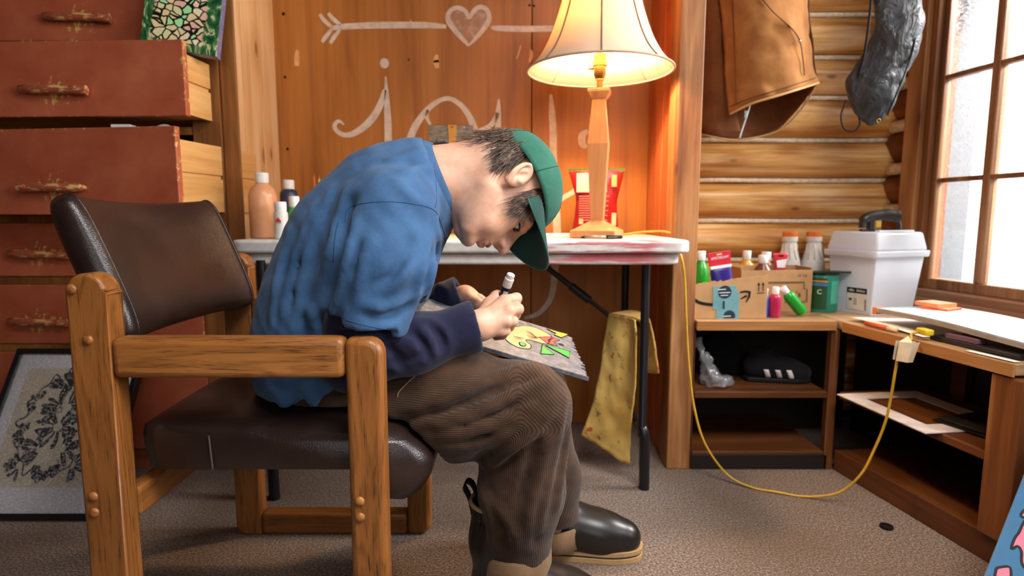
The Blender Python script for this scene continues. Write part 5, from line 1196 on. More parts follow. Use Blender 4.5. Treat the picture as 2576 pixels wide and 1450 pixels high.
for i, (px, py, c) in enumerate(((789, 436, '#e07a3a'), (803, 441, '#f0b070'), (812, 444, '#e9d9c9'), (828, 431, '#2aa07a'))):
    p = at(px, py, 2.06); bx = jar.location
    pn = thing('pencil', ('orange pencil', 'tan wooden brush', 'pale pencil', 'teal pencil')[i] + ' standing in the small jar', 'pencil', (bx.x + (p.x - bx.x) * 0.35, 2.06, Z1 + 0.008))
    v_ = Vector((p.x, 2.06, p.z)) - pn.location; build('shaft', MB().tube([(0, 0, 0), tuple(v_ * 0.94)], 0.0035, 6), plain('pencil_' + c[1:], c, 0.4), pn); build('tip', MB().tube([tuple(v_ * 0.94), tuple(v_)], [0.0035, 0.0012], 6), M['post'], pn)
bottle('paint_bottle', 'dark amber bottle in the alcove corner behind the peach bottle', on(640, 2.1, Z1), 0.15, 0.024, '#5a2a12', '#3a2a1a', neck=0.45)

def loft(rows, name, mat, parent, ncol=28, wr=0.004, wf=22, flatten=1.0, sub=4, cap=True, seed=0, smooth=True):
    """closed soft shape from rows (left point, right point, half depth)"""
    A = smooth_pts([Vector(r[0]) for r in rows], sub); B = smooth_pts([Vector(r[1]) for r in rows], sub); D = [float(np.interp(i / (len(A) - 1), np.linspace(0, 1, len(rows)), [r[2] for r in rows])) for i in range(len(A))]
    def fn(u, v):
        i = int(round(v * (len(A) - 1))); q = 2 * math.pi * u; mid = (A[i] + B[i]) / 2; hv = (B[i] - A[i]) / 2
        c_, s_ = math.cos(q), math.sin(q); s_ = math.copysign(abs(s_) ** flatten, s_)
        p = mid + hv * c_ + Vector((0, 1, 0)) * D[i] * s_
        nz = mnoise.noise_vector(p * wf + Vector((seed, 0, 0))) * wr + mnoise.noise_vector(p * wf * 2.7) * wr * 0.4
        return p + nz
    m = MB(); m.grid(fn, ncol, len(A) - 1, wrap=True); n = len(A)
    if cap: m.f.append(tuple(i * n for i in range(ncol))[::-1]); m.m.append(0); m.f.append(tuple(i * n + n - 1 for i in range(ncol))); m.m.append(0)
    return build(name, m, mat, parent, smooth=smooth)
def lp_(t_, p): return tuple(Vector(p) - t_.location)
# red snack pouch behind the lamp
pb = thing('snack_pouch', 'red foil snack pouch with green top edge behind the lamp', 'pouch', tuple(at(1500, 580, 2.1)[:2]) + (Z1,))
def pq(px, py, Y=2.1): return lp_(pb, at(px, py, Y))
zpo = Z1 + 0.003
rows = [(pq(1441, 582), pq(1556, 582), 0.028)] + [(pq(a, y), pq(b, y), d_) for a, b, y, d_ in ((1441, 1556, 570, 0.032), (1447, 1552, 530, 0.03), (1447, 1555, 490, 0.022), (1437, 1564, 455, 0.012), (1430, 1570, 432, 0.004), (1429, 1572, 427, 0.002))]
rows[0] = (Vector(rows[0][0]) * 1, Vector(rows[0][1]), rows[0][2]); 
for k_ in (0,): 
    rows[k_][0].z = 0.002; rows[k_][1].z = 0.002
foil = plain('red_foil', '#a81e22', 0.28, 0.6, 0.12, 40)
bagb = loft(rows, 'pouch_body', foil, pb, 32, 0.0025, 30)
build('top_seal', MB().box(pq(1429, 432, 2.098), Vector(pq(1572, 424, 2.102))), plain('seal_green', '#4f6b1f', 0.4), pb)
def panel(px0, py0, px1, py1, Y, name, mat, parent, t0_, th=0.001):
    a = lp_(t0_, at(px0, py1, Y)); b_ = lp_(t0_, at(px1, py0, Y)); return build(name, MB().box((a[0], a[1] - th, a[2]), (b_[0], a[1], b_[2])), mat, parent)
panel(1450, 436, 1527, 484, 2.078, 'white_label', plain('pouch_white', '#e3d6c6', 0.5), pb, pb)
panel(1538, 440, 1552, 470, 2.076, 'flash', plain('pouch_yellow', '#d9b46a', 0.5), pb, pb)
for i in range(11):
    panel(1456, 493 + i * 6, 1532 - (i * 7) % 13, 495.2 + i * 6, 2.066, 'print_line', plain('pouch_print', '#e08a7a', 0.5), pb, pb)
panel(1538, 536, 1550, 568, 2.064, 'bar_code', plain('pouch_pale', '#dcbf92', 0.5), pb, pb)
panel(1456, 551, 1467, 564, 2.064, 'code_mark', plain('pouch_pale', '#dcbf92', 0.5), pb, pb)
pn = thing('pen', 'black ballpoint pen lying in front of the lamp base', 'pen', tuple(at(1518, 590, 1.715)[:2]) + (Z1 + 0.0055,), math.radians(4))
build('barrel', MB().tube([(-0.055, 0, 0), (0.012, 0, 0)], 0.005, 10), plain('clear_barrel', '#8d7a68', 0.2), pn, smooth=True); build('pen_cap', MB().tube([(0.008, 0, 0), (0.052, 0, 0), (0.056, 0, 0)], [0.0055, 0.0055, 0.003], 10), M['ink'], pn, smooth=True)
build('nib', MB().tube([(-0.066, 0, 0), (-0.055, 0, 0)], [0.001, 0.0045], 8), M['ink'], pn, smooth=True); build('clip', MB().box((0.012, -0.0065, -0.001), (0.04, -0.0055, 0.001)), M['steel'], pn)
nt = thing('notepad', 'thin stack of paper on the table near the lamp base', 'paper', tuple(at(1395, 585, 1.95)[:2]) + (Z1,), math.radians(12))
for i in range(3): build('sheet', MB().box((-0.07, -0.05, i * 0.003), (0.07 - i * 0.004, 0.05, i * 0.003 + 0.0025)), M['paper'], nt)
# print and stick on the wall
ph = thing('photo_print', 'small grey landscape photo print pinned on the plywood wall', 'photo', tuple(at(1135, 350, YB - 0.003)))
def photo_mat():
    t = NT('grey_photo'); c = t.coord('Object'); s = t.sep(c); n = t.noise(t.coord('Object', (1, 1, 3)), 30, 5, 0.6)
    tl = t.math('ADD', s[2], t.math('MULTIPLY', t.noise(c, 60, 4), 0.03)); col = t.mix(t.step(tl, 0.0, 0.01), lin('#2a2620'), t.ramp(n, [(0.3, lin('#5b564e')), (0.7, lin('#b0a595'))])); return t.fin(col, 0.4)
a, b_ = at(1080, 400, YB), at(1190, 316, YB); hw_ = (b_.x - a.x) / 2; build('print', MB().box((-hw_, -0.001, a.z - ph.location.z), (hw_, 0.0, b_.z - ph.location.z)), photo_mat(), ph)
build('pin', MB().tube([(0.05, -0.006, b_.z - ph.location.z - 0.008), (0.05, -0.001, b_.z - ph.location.z - 0.008)], 0.003, 8), M['steel'], ph)
st = thing('wooden_stick', 'yellow wooden stick with notched end hanging over the photo print', 'stick', tuple(at(1138, 350, YB - 0.008)))
s0 = U * 3.372; build('blade', MB().prism([(-11 * s0, 34 * s0), (11 * s0, 34 * s0), (9 * s0, 0), (9 * s0, -12 * s0), (16 * s0, -30 * s0), (13 * s0, -33 * s0), (8 * s0, -26 * s0), (-8 * s0, -26 * s0), (-13 * s0, -33 * s0), (-16 * s0, -30 * s0), (-9 * s0, -12 * s0), (-9 * s0, 0)], -0.003, 0.003), plain('yellow_wood', '#e0a44a', 0.5), st, 0.0008)
build('nail', MB().tube([(0, -0.007, 28 * s0), (0, 0.006, 28 * s0)], 0.0025, 8), M['ink'], st)

# ------------------------------------------------------------------ garments on the log wall
def net(rows, name, mat, parent, sub=5, wr=0.0, wf=18, solid=0.003, t0_=None):
    R = []
    for r in rows: R.append(smooth_pts([Vector(at(*p)) for p in r], sub))
    nc = len(R[0]); cols = [smooth_pts([R[i][j] for i in range(len(R))], sub) for j in range(nc)]; nr = len(cols[0]); o0 = t0_.location if t0_ is not None else Vector()
    def fn(u, v):
        p = cols[int(round(u * (nc - 1)))][int(round(v * (nr - 1)))]; n_ = mnoise.noise(p * wf) * wr + mnoise.noise(p * wf * 2.3 + Vector((3, 1, 2))) * wr * 0.5
        return p + Vector((0, n_, 0)) - o0
    m = MB(); m.grid(fn, nc - 1, nr - 1); return build(name, m, mat, parent, smooth=True, solid=solid)
def duck(name, d_, l_): return fabric(name, d_, l_, 0.3, 700, 0.85, 0.1)
M['duck'] = duck('tan_canvas_duck', '#875327', '#b07840'); M['lining'] = duck('brown_lining', '#5a3012', '#7d4a22')
jk = thing('work_jacket', 'tan canvas work jacket hanging in front of the log wall', 'jacket', tuple(at(1900, 0, 2.1)))
net([[(1800, -150, 2.04), (1860, -150, 2.0), (1930, -150, 1.98), (1990, -150, 1.99), (2030, -150, 2.06)], [(1812, 0, 2.03), (1870, 0, 1.975), (1930, 0, 1.95), (1990, 0, 1.965), (2031, 0, 2.05)], [(1820, 100, 2.03), (1880, 100, 1.96), (1942, 98, 1.94), (2004, 95, 1.955), (2038, 90, 2.04)],
     [(1826, 200, 2.02), (1886, 195, 1.955), (1946, 186, 1.935), (2008, 172, 1.95), (2046, 160, 2.03)], [(1835, 285, 2.0), (1890, 258, 1.95), (1950, 240, 1.93), (2008, 222, 1.945), (2058, 207, 2.02)]], 'front_panel', M['duck'], jk, 6, 0.012, 16, 0.004, jk)
net([[(1755, -150, 2.14), (1850, -150, 2.16), (1960, -150, 2.16), (2035, -150, 2.08)], [(1757, 0, 2.13), (1850, 0, 2.16), (1960, 0, 2.16), (2036, 0, 2.07)], [(1760, 150, 2.12), (1850, 150, 2.15), (1970, 150, 2.15), (2048, 140, 2.06)], [(1762, 250, 2.11), (1850, 265, 2.14), (1960, 250, 2.14), (2057, 200, 2.04)], [(1764, 335, 2.1), (1850, 350, 2.12), (1955, 328, 2.12), (2050, 218, 2.04)]], 'back_panel', M['lining'], jk, 6, 0.01, 14, 0.004, jk)
net([[(1755, -150, 2.1), (1790, -150, 2.06), (1815, -150, 2.05)], [(1757, 0, 2.09), (1790, 0, 2.05), (1818, 0, 2.045)], [(1758, 150, 2.09), (1795, 150, 2.045), (1830, 150, 2.05)], [(1760, 328, 2.08), (1800, 338, 2.04), (1860, 330, 2.06)]], 'left_front', M['lining'], jk, 6, 0.012, 18, 0.004, jk)
def seam_on(pts, Y, r, name, mat, parent, t0_): build(name, MB().tube(smooth_pts([Vector(lp_(t0_, at(*p, Y) if len(p) == 2 else at(*p))) for p in pts], 5), r, 6), mat, parent, smooth=True)
M['thread'] = plain('brown_thread', '#5e3617', 0.8)
seam_on([(1836, 268, 1.992), (1890, 246, 1.943), (1950, 228, 1.923), (2008, 210, 1.938), (2052, 196, 2.012)], 0, 0.0016, 'hem_seam', M['thread'], jk, jk)
seam_on([(1905, -20, 1.94), (1945, 30, 1.932), (1990, 70, 1.935), (2012, 103, 1.945), (2020, 150, 1.955), (2024, 190, 1.965)], 0, 0.0018, 'pocket_seam', M['thread'], jk, jk)
seam_on([(1842, 0, 1.995), (1848, 120, 1.985), (1852, 262, 1.975)], 0, 0.0014, 'placket_seam', M['thread'], jk, jk)
seam_on([(1836, 287, 1.995), (1890, 261, 1.945), (1950, 243, 1.925), (2008, 225, 1.94), (2059, 209, 2.014)], 0, 0.004, 'hem_edge', plain('pale_hem', '#c99a66', 0.8), jk, jk)
seam_on([(1764, 337, 2.095), (1850, 352, 2.115), (1955, 330, 2.115), (2015, 275, 2.08), (2050, 220, 2.035)], 0, 0.0035, 'hem_edge', plain('pale_hem', '#c99a66', 0.8), jk, jk)
seam_on([(1888, 255, 1.99), (1880, 285, 1.99), (1870, 315, 1.99), (1859, 350, 1.99)], 0, 0.0042, 'zipper', M['steel'], jk, jk)
build('zip_pull', MB().box(lp_(jk, at(1872, 298, 1.984)), Vector(lp_(jk, at(1881, 278, 1.984))) + Vector((0, 0.004, 0))), M['steel'], jk, 0.001)
rv = at(2012, 103, 1.94); m = MB().lathe([(0.005, 0), (0.004, 0.003), (0.001, 0.004)], 12); m.v = [(x, -z, y) for x, y, z in m.v]; o = build('rivet', m, M['steel'], jk, smooth=True); o.location = rv - jk.location
hk = thing('coat_hook', 'dark iron coat hook on the log wall holding the jacket', 'hook', tuple(at(1900, -190, 2.2))); build('hook_plate', MB().box((-0.012, 0.05, -0.04), (0.012, 0.06, 0.04)), M['black_metal'], hk, 0.002); build('hook_arm', MB().tube(smooth_pts([(0, 0.05, 0), (0, 0.0, -0.02), (0, -0.1, -0.005), (0, -0.12, 0.03)], 5), 0.005, 8), M['black_metal'], hk, smooth=True)
build('hang_loop', MB().tube(smooth_pts([Vector(lp_(jk, at(1890, -140, 2.12))), Vector(lp_(jk, at(1895, -185, 2.10))), Vector(lp_(jk, at(1905, -185, 2.10))), Vector(lp_(jk, at(1910, -140, 2.12)))], 5), 0.003, 6), M['lining'], jk, smooth=True)
def nylon():
    t = NT('black_nylon'); c = t.coord('Object', (1, 1, 0.6)); n = t.noise(c, 22, 5, 0.6, 1.0); t.bump(n, 0.9, 0.02); return t.fin(t.ramp(n, [(0.3, lin('#26282c')), (0.7, lin('#4b4e54'))]), 0.42, 0.5)
bg = thing('nylon_sack', 'crumpled black nylon sack hanging beside the window casing', 'bag', tuple(at(2230, 150, 2.0)))
loft([(lp_(bg, at(2203, -120, 2.0)), lp_(bg, at(2325, -120, 1.98)), 0.02), (lp_(bg, at(2199, 0, 2.0)), lp_(bg, at(2319, 0, 1.98)), 0.035), (lp_(bg, at(2196, 75, 2.0)), lp_(bg, at(2318, 75, 1.98)), 0.045), (lp_(bg, at(2168, 145, 2.02)), lp_(bg, at(2305, 135, 1.98)), 0.05), (lp_(bg, at(2128, 205, 2.03)), lp_(bg, at(2276, 205, 1.98)), 0.045), (lp_(bg, at(2145, 262, 2.02)), lp_(bg, at(2248, 258, 1.98)), 0.035), (lp_(bg, at(2172, 310, 2.01)), lp_(bg, at(2222, 300, 1.99)), 0.015), (lp_(bg, at(2186, 321, 2.0)), lp_(bg, at(2196, 320, 2.0)), 0.004)], 'sack_body', nylon(), bg, 44, 0.011, 18, 1.0, 6)
seam_on([(2306, 0, 1.955), (2300, 110, 1.945), (2270, 200, 1.945), (2232, 290, 1.96)], 0, 0.003, 'side_seam', M['ink'], bg, bg)
seam_on([(2196, -60, 1.99), (2188, 40, 1.985), (2174, 140, 1.985), (2160, 190, 1.99)], 0, 0.0045, 'draw_cord', M['ink'], bg, bg)
seam_on([(2128, 255, 2.0), (2116, 290, 2.0), (2122, 322, 2.0), (2145, 331, 2.0), (2162, 315, 2.0), (2160, 290, 2.0)], 0, 0.0028, 'cord_loop', M['ink'], bg, bg)
build('hang_loop', MB().tube(smooth_pts([Vector(lp_(bg, at(2240, -110, 1.99))), Vector(lp_(bg, at(2252, -192, 1.99))), Vector(lp_(bg, at(2268, -192, 1.99))), Vector(lp_(bg, at(2280, -110, 1.99)))], 5), 0.004, 6), M['ink'], bg, smooth=True)
p = at(2210, 304, 1.965); m = MB(); m.tube([(0.006 * math.cos(q), 0, 0.006 * math.sin(q)) for q in [i * math.pi / 8 for i in range(17)]], 0.0018, 6, cap=False); o = build('eyelet', m, M['brass'], bg, smooth=True); o.location = p - bg.location
hk = thing('coat_hook', 'dark iron coat hook on the log wall holding the nylon sack', 'hook', tuple(at(2260, -190, 2.2))); build('hook_plate', MB().box((-0.012, 0.05, -0.04), (0.012, 0.06, 0.04)), M['black_metal'], hk, 0.002); build('hook_arm', MB().tube(smooth_pts([(0, 0.05, 0), (0, 0.0, -0.02), (0, -0.2, -0.005), (0, -0.22, 0.03)], 5), 0.005, 8), M['black_metal'], hk, smooth=True)
# ------------------------------------------------------------------ paint boxes and bottles on the shelf
Z2 = ZC + 0.001
def carton(name, label, px0, px1, Y, depth, tops, hside, rotz=0.0):
    a, b_ = at(px0, 750, Y).x, at(px1, 750, Y).x; t_ = thing(name, label, 'box', (a, Y, Z2)); W = b_ - a; th = 0.0035
    pr = [(W * u, at(px0 + (px1 - px0) * u, y, Y).z - Z2) for u, y in tops]
    build('front_flap', MB().prism([(0, 0)] + [(W, 0)] + pr[::-1], 0, th), M['cardboard'], t_, 0.0004)
    build('rear_flap', MB().box((0, depth - th, 0), (W, depth, hside)), M['cardboard'], t_); build('side_flap', MB().box((0, th, 0), (th, depth - th, hside)), M['cardboard'], t_); build('side_flap', MB().box((W - th, th, 0), (W, depth - th, hside)), M['cardboard'], t_)
    build('box_floor', MB().box((th, th, 0), (W - th, depth - th, th)), M['cardboard'], t_); return t_, W
rj = random.Random(11)
tops = [(i / 40, (716 - 24 * (i / 40) if i > 11 else 716 - 8 * (i / 12)) + rj.uniform(-2.2, 2.2)) for i in range(41)]
b1, W_ = carton('cardboard_box', 'torn cardboard shipping box with teal tape on the shelf', 1741, 1930, 1.87, 0.105, tops, 0.105)
def q3(x, y, Y=1.87): p = at(1720 + x / 3.788, 520 + y / 3.788, Y); return (p.x - b1.location.x, p.z - Z2)
YP = -0.0012
m = MB(); m.ribbon([(p.x, p.y) for p in smooth_pts([Vector((*q3(*p), 0)) for p in ((85, 875), (150, 915), (270, 935), (400, 925), (500, 900))], 5)], [0.003] + [0.011] * 19 + [0.004] if False else 0.0095, YP, 0.001)
m.ribbon([q3(*p) for p in ((535, 818), (585, 808), (628, 815), (622, 860), (595, 912))], [0.004, 0.006, 0.009, 0.007, 0.003], YP, 0.001)
m.ribbon([q3(*p) for p in ((540, 880), (600, 850))], [0.003, 0.007], YP, 0.001); build('smile_mark', m, M['ink'], b1)
m = MB()
for x in (715, 757):
    m.ribbon([q3(x, 806), q3(x, 745)], 0.0022, YP, 0.001); m.prism([q3(x - 13, 748), q3(x + 13, 748), q3(x, 722)], YP, YP + 0.001)
m.ribbon([q3(698, 822), q3(770, 822)], 0.0018, YP, 0.001); build('this_way_up_mark', m, M['ink'], b1)
teal = plain('teal_tape', '#6f9ea6', 0.35)
m = MB(); m.prism([q3(*p) for p in ((280, 765), (498, 750), (498, 800), (528, 808), (522, 1072), (305, 1075), (312, 985), (275, 980))], YP - 0.0003, YP + 0.001); tp = build('teal_tape', m, teal, b1)
dk = plain('tape_navy', '#1f3340', 0.4)
for c_, r in (((390, 815), 0.021), ((432, 1045), 0.019)):
    x, z = q3(*c_); zlo = 0.001; m = MB(); m.add([(x + r * math.cos(a_), YP - 0.0008, max(zlo, z + r * math.sin(a_))) for a_ in [i * 2 * math.pi / 28 for i in range(28)]], [tuple(range(28))]); build('tape_disc', m, dk, b1)
for i, (x0, x1, y) in enumerate(((322, 400, 792), (335, 440, 822), (350, 420, 848), (372, 445, 1046))):
    m = MB(); m.ribbon([q3(x0, y), q3(x1, y - 4)], 0.0022, YP - 0.0016, 0.0006); build('tape_print', m, M['paper'], b1)
m = MB(); m.ribbon([q3(380, 900), q3(378, 975)], 0.006, YP - 0.001, 0.0006); build('tape_print', m, dk, b1)
b2, W2_ = carton('cardboard_box', 'brown carton with printed frame border behind the small paint bottles', 1862, 2041, 2.0, 0.12, [(0, 682), (0.25, 681), (0.6, 680), (1, 679)], 0.15)
def q4(x, y): p = at(1720 + x / 3.788, 520 + y / 3.788, 2.0); return (p.x - b2.location.x, p.z - Z2)
m = MB()
for off in (0, 9):
    m.ribbon([q4(*p) for p in ((760, 722 + off), (1150 - off, 718 + off), (1150 - off, 785), (1178 - off, 787), (1175 - off, 908 - off), (1140 - off, 915 - off), (960, 915 - off))], 0.0012, -0.0012, 0.001)
build('printed_border', m, M['ink'], b2)
x, z = q4(1130, 655); text('printed_text', '16 oz.', 0.016, (x, -0.001, z), FRONT, plain('faded_print', '#7a5a3c', 0.8), b2)
x, z = q4(1070, 838); text('printed_text', "n's", 0.026, (x, -0.001, z), FRONT, M['ink'], b2, sx=1.2)
x, z = q4(1000, 785); text('printed_text', 's', 0.014, (x, -0.001, z), FRONT, M['ink'], b2)
bottle('paint_bottle', 'bright green paint bottle standing in the torn shipping box', on(1766, 1.92, Z2 + 0.004), top_h(1766, 635, 1.92, Z2), 0.0262, '#1f8a1e', neck=0.42, cap=0.028, sh=0.78)
bottle('paint_bottle', 'yellow paint bottle with white cap behind the torn shipping box', on(1881, 2.165, Z2), top_h(1881, 631, 2.165, Z2), 0.036, '#d99f2c', neck=0.34, cap=0.03, sh=0.74)
bottle('paint_bottle', 'brown paint bottle with white cap standing in the printed carton', on(1923, 2.055, Z2 + 0.004), top_h(1923, 645, 2.055, Z2), 0.034, '#6e3524', neck=0.4, cap=0.026, sh=0.75)
bottle('paint_bottle', 'white capped tan bottle behind the brown paint bottle', on(1930, 2.17, Z2), top_h(1930, 634, 2.17, Z2), 0.028, '#9a6a4a', neck=0.5, cap=0.03, sh=0.8)
for i, (px, lab) in enumerate(((1987, 'white squeeze bottle with orange cap behind the printed carton'), (2048, 'white squeeze bottle with orange cap beside the clear storage bin'))):
    Yw = 2.19; h = top_h(px, 583, Yw, Z2); t_ = thing('squeeze_bottle', lab, 'bottle', on(px, Yw, Z2)); W = plain('cloudy_white', '#dcd6cc', 0.35)
    build('bottle_body', MB().lathe([(0.040, 0), (0.042, 0.004), (0.042, h * 0.52), (0.038, h * 0.6), (0.027, h * 0.72), (0.0245, h * 0.82), (0.0245, h * 0.86), (0.0275, h * 0.87), (0.0275, h * 0.93), (0.024, h * 0.935)], 28), W, t_, smooth=True, auto=45)
    for k_ in range(10):
        q = k_ * math.pi / 5; build('grip_rib', MB().tube([(0.036 * math.cos(q), 0.036 * math.sin(q), h * 0.62), (0.0255 * math.cos(q), 0.0255 * math.sin(q), h * 0.76), (0.0245 * math.cos(q), 0.0245 * math.sin(q), h * 0.83)], 0.0022, 6), W, t_, smooth=True)
    build('cap', MB().lathe([(0.0255, h * 0.925), (0.0262, h * 0.93), (0.0255, h * 0.995), (0.023, h)], 24), plain('orange_cap', '#e8762e', 0.4), t_, smooth=True, auto=40)
# squeeze tube and pouch
tu = thing('paint_pouch', 'violet paint pouch with red header leaning in the torn shipping box', 'pouch', tuple(at(1829, 712, 1.915)[:2]) + (Z2 + 0.0115,)); tu.rotation_euler = (0.0, math.radians(-9), 0)
hT = 0.215; vi = plain('violet_paint', '#2c1a78', 0.25, 0.6); rd = plain('pouch_red', '#cf2a3a', 0.35)
loft([((-0.034, 0, 0), (0.034, 0, 0), 0.017), ((-0.034, 0, 0.05), (0.034, 0, 0.05), 0.018), ((-0.034, 0, 0.13), (0.034, 0, 0.13), 0.010), ((-0.034, 0, 0.145), (0.034, 0, 0.145), 0.007)], 'pouch_body', vi, tu, 24, 0.001, 30)
build('white_band', MB().box((-0.0345, -0.0065, 0.146), (0.0345, 0.0065, 0.156)), M['paper'], tu, 0.002)
build('header', MB().prism([(-0.0345, 0.156), (0.0345, 0.156), (0.0365, 0.2), (-0.0365, 0.2)], -0.003, 0.003), rd, tu, 0.001)
text('brand_text', 'AMSTERDAM', 0.0125, (0, -0.0034, 0.181), FRONT, M['paper'], tu, sx=0.78)
build('hang_hole', MB().box((-0.009, -0.0034, 0.190), (0.009, 0.0034, 0.1945)), plain('pouch_pale2', '#e8c9a0', 0.6), tu, 0.001)
rp = thing('paint_pouch', 'red and white paint pouch with a hang slot standing in the printed carton', 'pouch', tuple(at(1961, 690, 2.07)[:2]) + (Z2 + 0.005,))
hR = top_h(1961, 637, 2.07, Z2 + 0.005); loft([((-0.02, 0, 0), (0.02, 0, 0), 0.014), ((-0.02, 0, hR * 0.5), (0.02, 0, hR * 0.5), 0.012), ((-0.021, 0, hR * 0.8), (0.021, 0, hR * 0.8), 0.006), ((-0.028, 0, hR), (0.028, 0, hR), 0.002)], 'pouch_body', rd, rp, 20, 0.0008, 30)
build('hang_slot', MB().box((-0.009, -0.0045, hR - 0.012), (0.009, 0.0045, hR - 0.006)), M['ink'], rp); m = MB().prism([(-0.014, hR - 0.05), (0.012, hR - 0.05), (0.018, hR - 0.02), (-0.018, hR - 0.026)], -0.012, -0.010); build('white_label', m, M['paper'], rp)
bottle('paint_bottle', 'small bright blue paint bottle beside the torn box edge', on(1932.5, 1.905, Z2), 0.092, 0.0125, '#1f5fd0', neck=0.55, cap=0.024, sh=0.86)
bottle('paint_bottle', 'small magenta paint bottle standing upright beside the blue one', on(1958, 1.9, Z2), 0.098, 0.0185, '#b52350', neck=0.5, cap=0.022, sh=0.88)
gt = bottle('paint_bottle', 'small green paint bottle tipped over against the printed carton', (0, 0, 0), 0.108, 0.0185, '#149a2a', neck=0.5, cap=0.022, sh=0.86)
p = at(2021, 790, 1.91); gt.location = (p.x - 0.004, 1.91, Z2 + 0.0125); gt.rotation_euler = (0, math.radians(-40), 0)
cn = thing('paint_can', 'green paint can with striped label on the shelf beside the bin', 'can', on(2077, 2.03, Z2)); hC = top_h(2077, 690, 2.03, Z2); gr = plain('can_green', '#1d7d66', 0.3)
build('can_body', MB().lathe([(0.047, 0), (0.048, 0.003), (0.048, hC - 0.004), (0.0465, hC)], 36), gr, cn, smooth=True, auto=40)
build('can_rim', MB().lathe([(0.0465, hC), (0.049, hC), (0.049, hC + 0.006), (0.044, hC + 0.006), (0.043, hC + 0.002), (0.001, hC + 0.002)], 36), M['black_metal'], cn, smooth=True, auto=40)
def curve_panel(a0, a1, z0, z1, r, name, mat, parent): m = MB(); m.grid(lambda u, v: (r * math.cos(math.radians(a0 + (a1 - a0) * u)), r * math.sin(math.radians(a0 + (a1 - a0) * u)), z0 + (z1 - z0) * v), 12, 1); return build(name, m, mat, parent, smooth=True)
curve_panel(-200, -100, 0.01, hC - 0.01, 0.0484, 'dark_label', plain('can_dark', '#1c4a26', 0.4), cn)
curve_panel(-200, -100, hC - 0.024, hC - 0.018, 0.0487, 'orange_stripe', plain('can_orange', '#d9803a', 0.4), cn); curve_panel(-200, -100, hC - 0.036, hC - 0.027, 0.0487, 'blue_stripe', plain('can_blue', '#3a78b0', 0.4), cn)
curve_panel(-85, -30, 0.03, hC - 0.02, 0.0485, 'pale_print', plain('can_pale', '#4aa892', 0.4), cn); o = text('can_letter', 'C', 0.022, (-0.030, -0.0385, hC * 0.55), (math.pi / 2, 0, math.radians(-38)), M['paper'], cn)
ld = thing('palette_tray', 'thin dark green plastic strip lying across the paint can', 'tray', on(2078, 2.03, Z2 + hC + 0.0065), math.radians(-4)); build('strip', MB().box((-0.085, -0.03, 0), (0.095, 0.03, 0.004)), plain('dark_green_plastic', '#1d3a1c', 0.3), ld, 0.001); build('lip', MB().box((-0.085, -0.032, 0.0), (0.095, -0.03, 0.006)), plain('dark_green_plastic', '#1d3a1c', 0.3), ld)
# translucent storage bin
def cloudy():
    t = NT('cloudy_plastic'); d_ = t.node('ShaderNodeBsdfDiffuse'); tr_ = t.node('ShaderNodeBsdfTranslucent'); g_ = t.node('ShaderNodeBsdfGlossy'); g_.inputs['Roughness'].default_value = 0.25
    d_.inputs[0].default_value = lin('#eef0f5'); tr_.inputs[0].default_value = lin('#f6f8ff'); a_ = t.node('ShaderNodeMixShader'); a_.inputs[0].default_value = 0.5; t.link(d_.outputs[0], a_.inputs[1]); t.link(tr_.outputs[0], a_.inputs[2])
    b__ = t.node('ShaderNodeMixShader'); b__.inputs[0].default_value = 0.06; t.link(a_.outputs[0], b__.inputs[1]); t.link(g_.outputs[0], b__.inputs[2]); t.link(b__.outputs[0], t.n['Material Output'].inputs[0]); return t.m
M['cloudy'] = cloudy()
NC = Vector((1.172, 1.925, Z2)); bn_ = thing('storage_bin', 'cloudy white plastic storage bin with lid under the window', 'bin', tuple(NC), math.radians(21.0))
w0, dp0, hB = 0.192, 0.150, at(2216, 640, 1.93).z - Z2; ex_ = 0.022
def frus(x0, x1, y0, y1, z0, X0, X1, Y0, Y1, z1, mb=None): return (mb or MB()).hexa([(x0, y0, z0), (x1, y0, z0), (x1, y1, z0), (x0, y1, z0), (X0, Y0, z1), (X1, Y0, z1), (X1, Y1, z1), (X0, Y1, z1)])
bb = frus(0, w0, 0, dp0, 0, -ex_ * 0.4, w0 + ex_, -ex_ * 0.6, dp0 + ex_ * 0.6, hB); bb.f = [f for f in bb.f if f != (4, 5, 6, 7)]; bb.m = bb.m[:5]
build('bin_body', bb, M['cloudy'], bn_, 0.006, 3, solid=0.0022, smooth=True, auto=40)
m = MB()
build('bin_rim', frus(-0.022, w0 + 0.033, -0.024, dp0 + 0.026, hB - 0.012, -0.024, w0 + 0.035, -0.026, dp0 + 0.028, hB + 0.010), M['cloudy'], bn_, 0.005, 3, smooth=True, auto=40)
hl_ = at(2216, 585, 1.93).z - Z2
build('lid', frus(-0.018, w0 + 0.03, -0.02, dp0 + 0.022, hB + 0.010, -0.006, w0 + 0.018, -0.008, dp0 + 0.010, hl_), M['cloudy'], bn_, 0.008, 3, smooth=True, auto=40)
build('lid_ridge', MB().box((0.03, 0.012, hl_), (w0 + 0.002, 0.03, hl_ + 0.006)), M['cloudy'], bn_, 0.002)
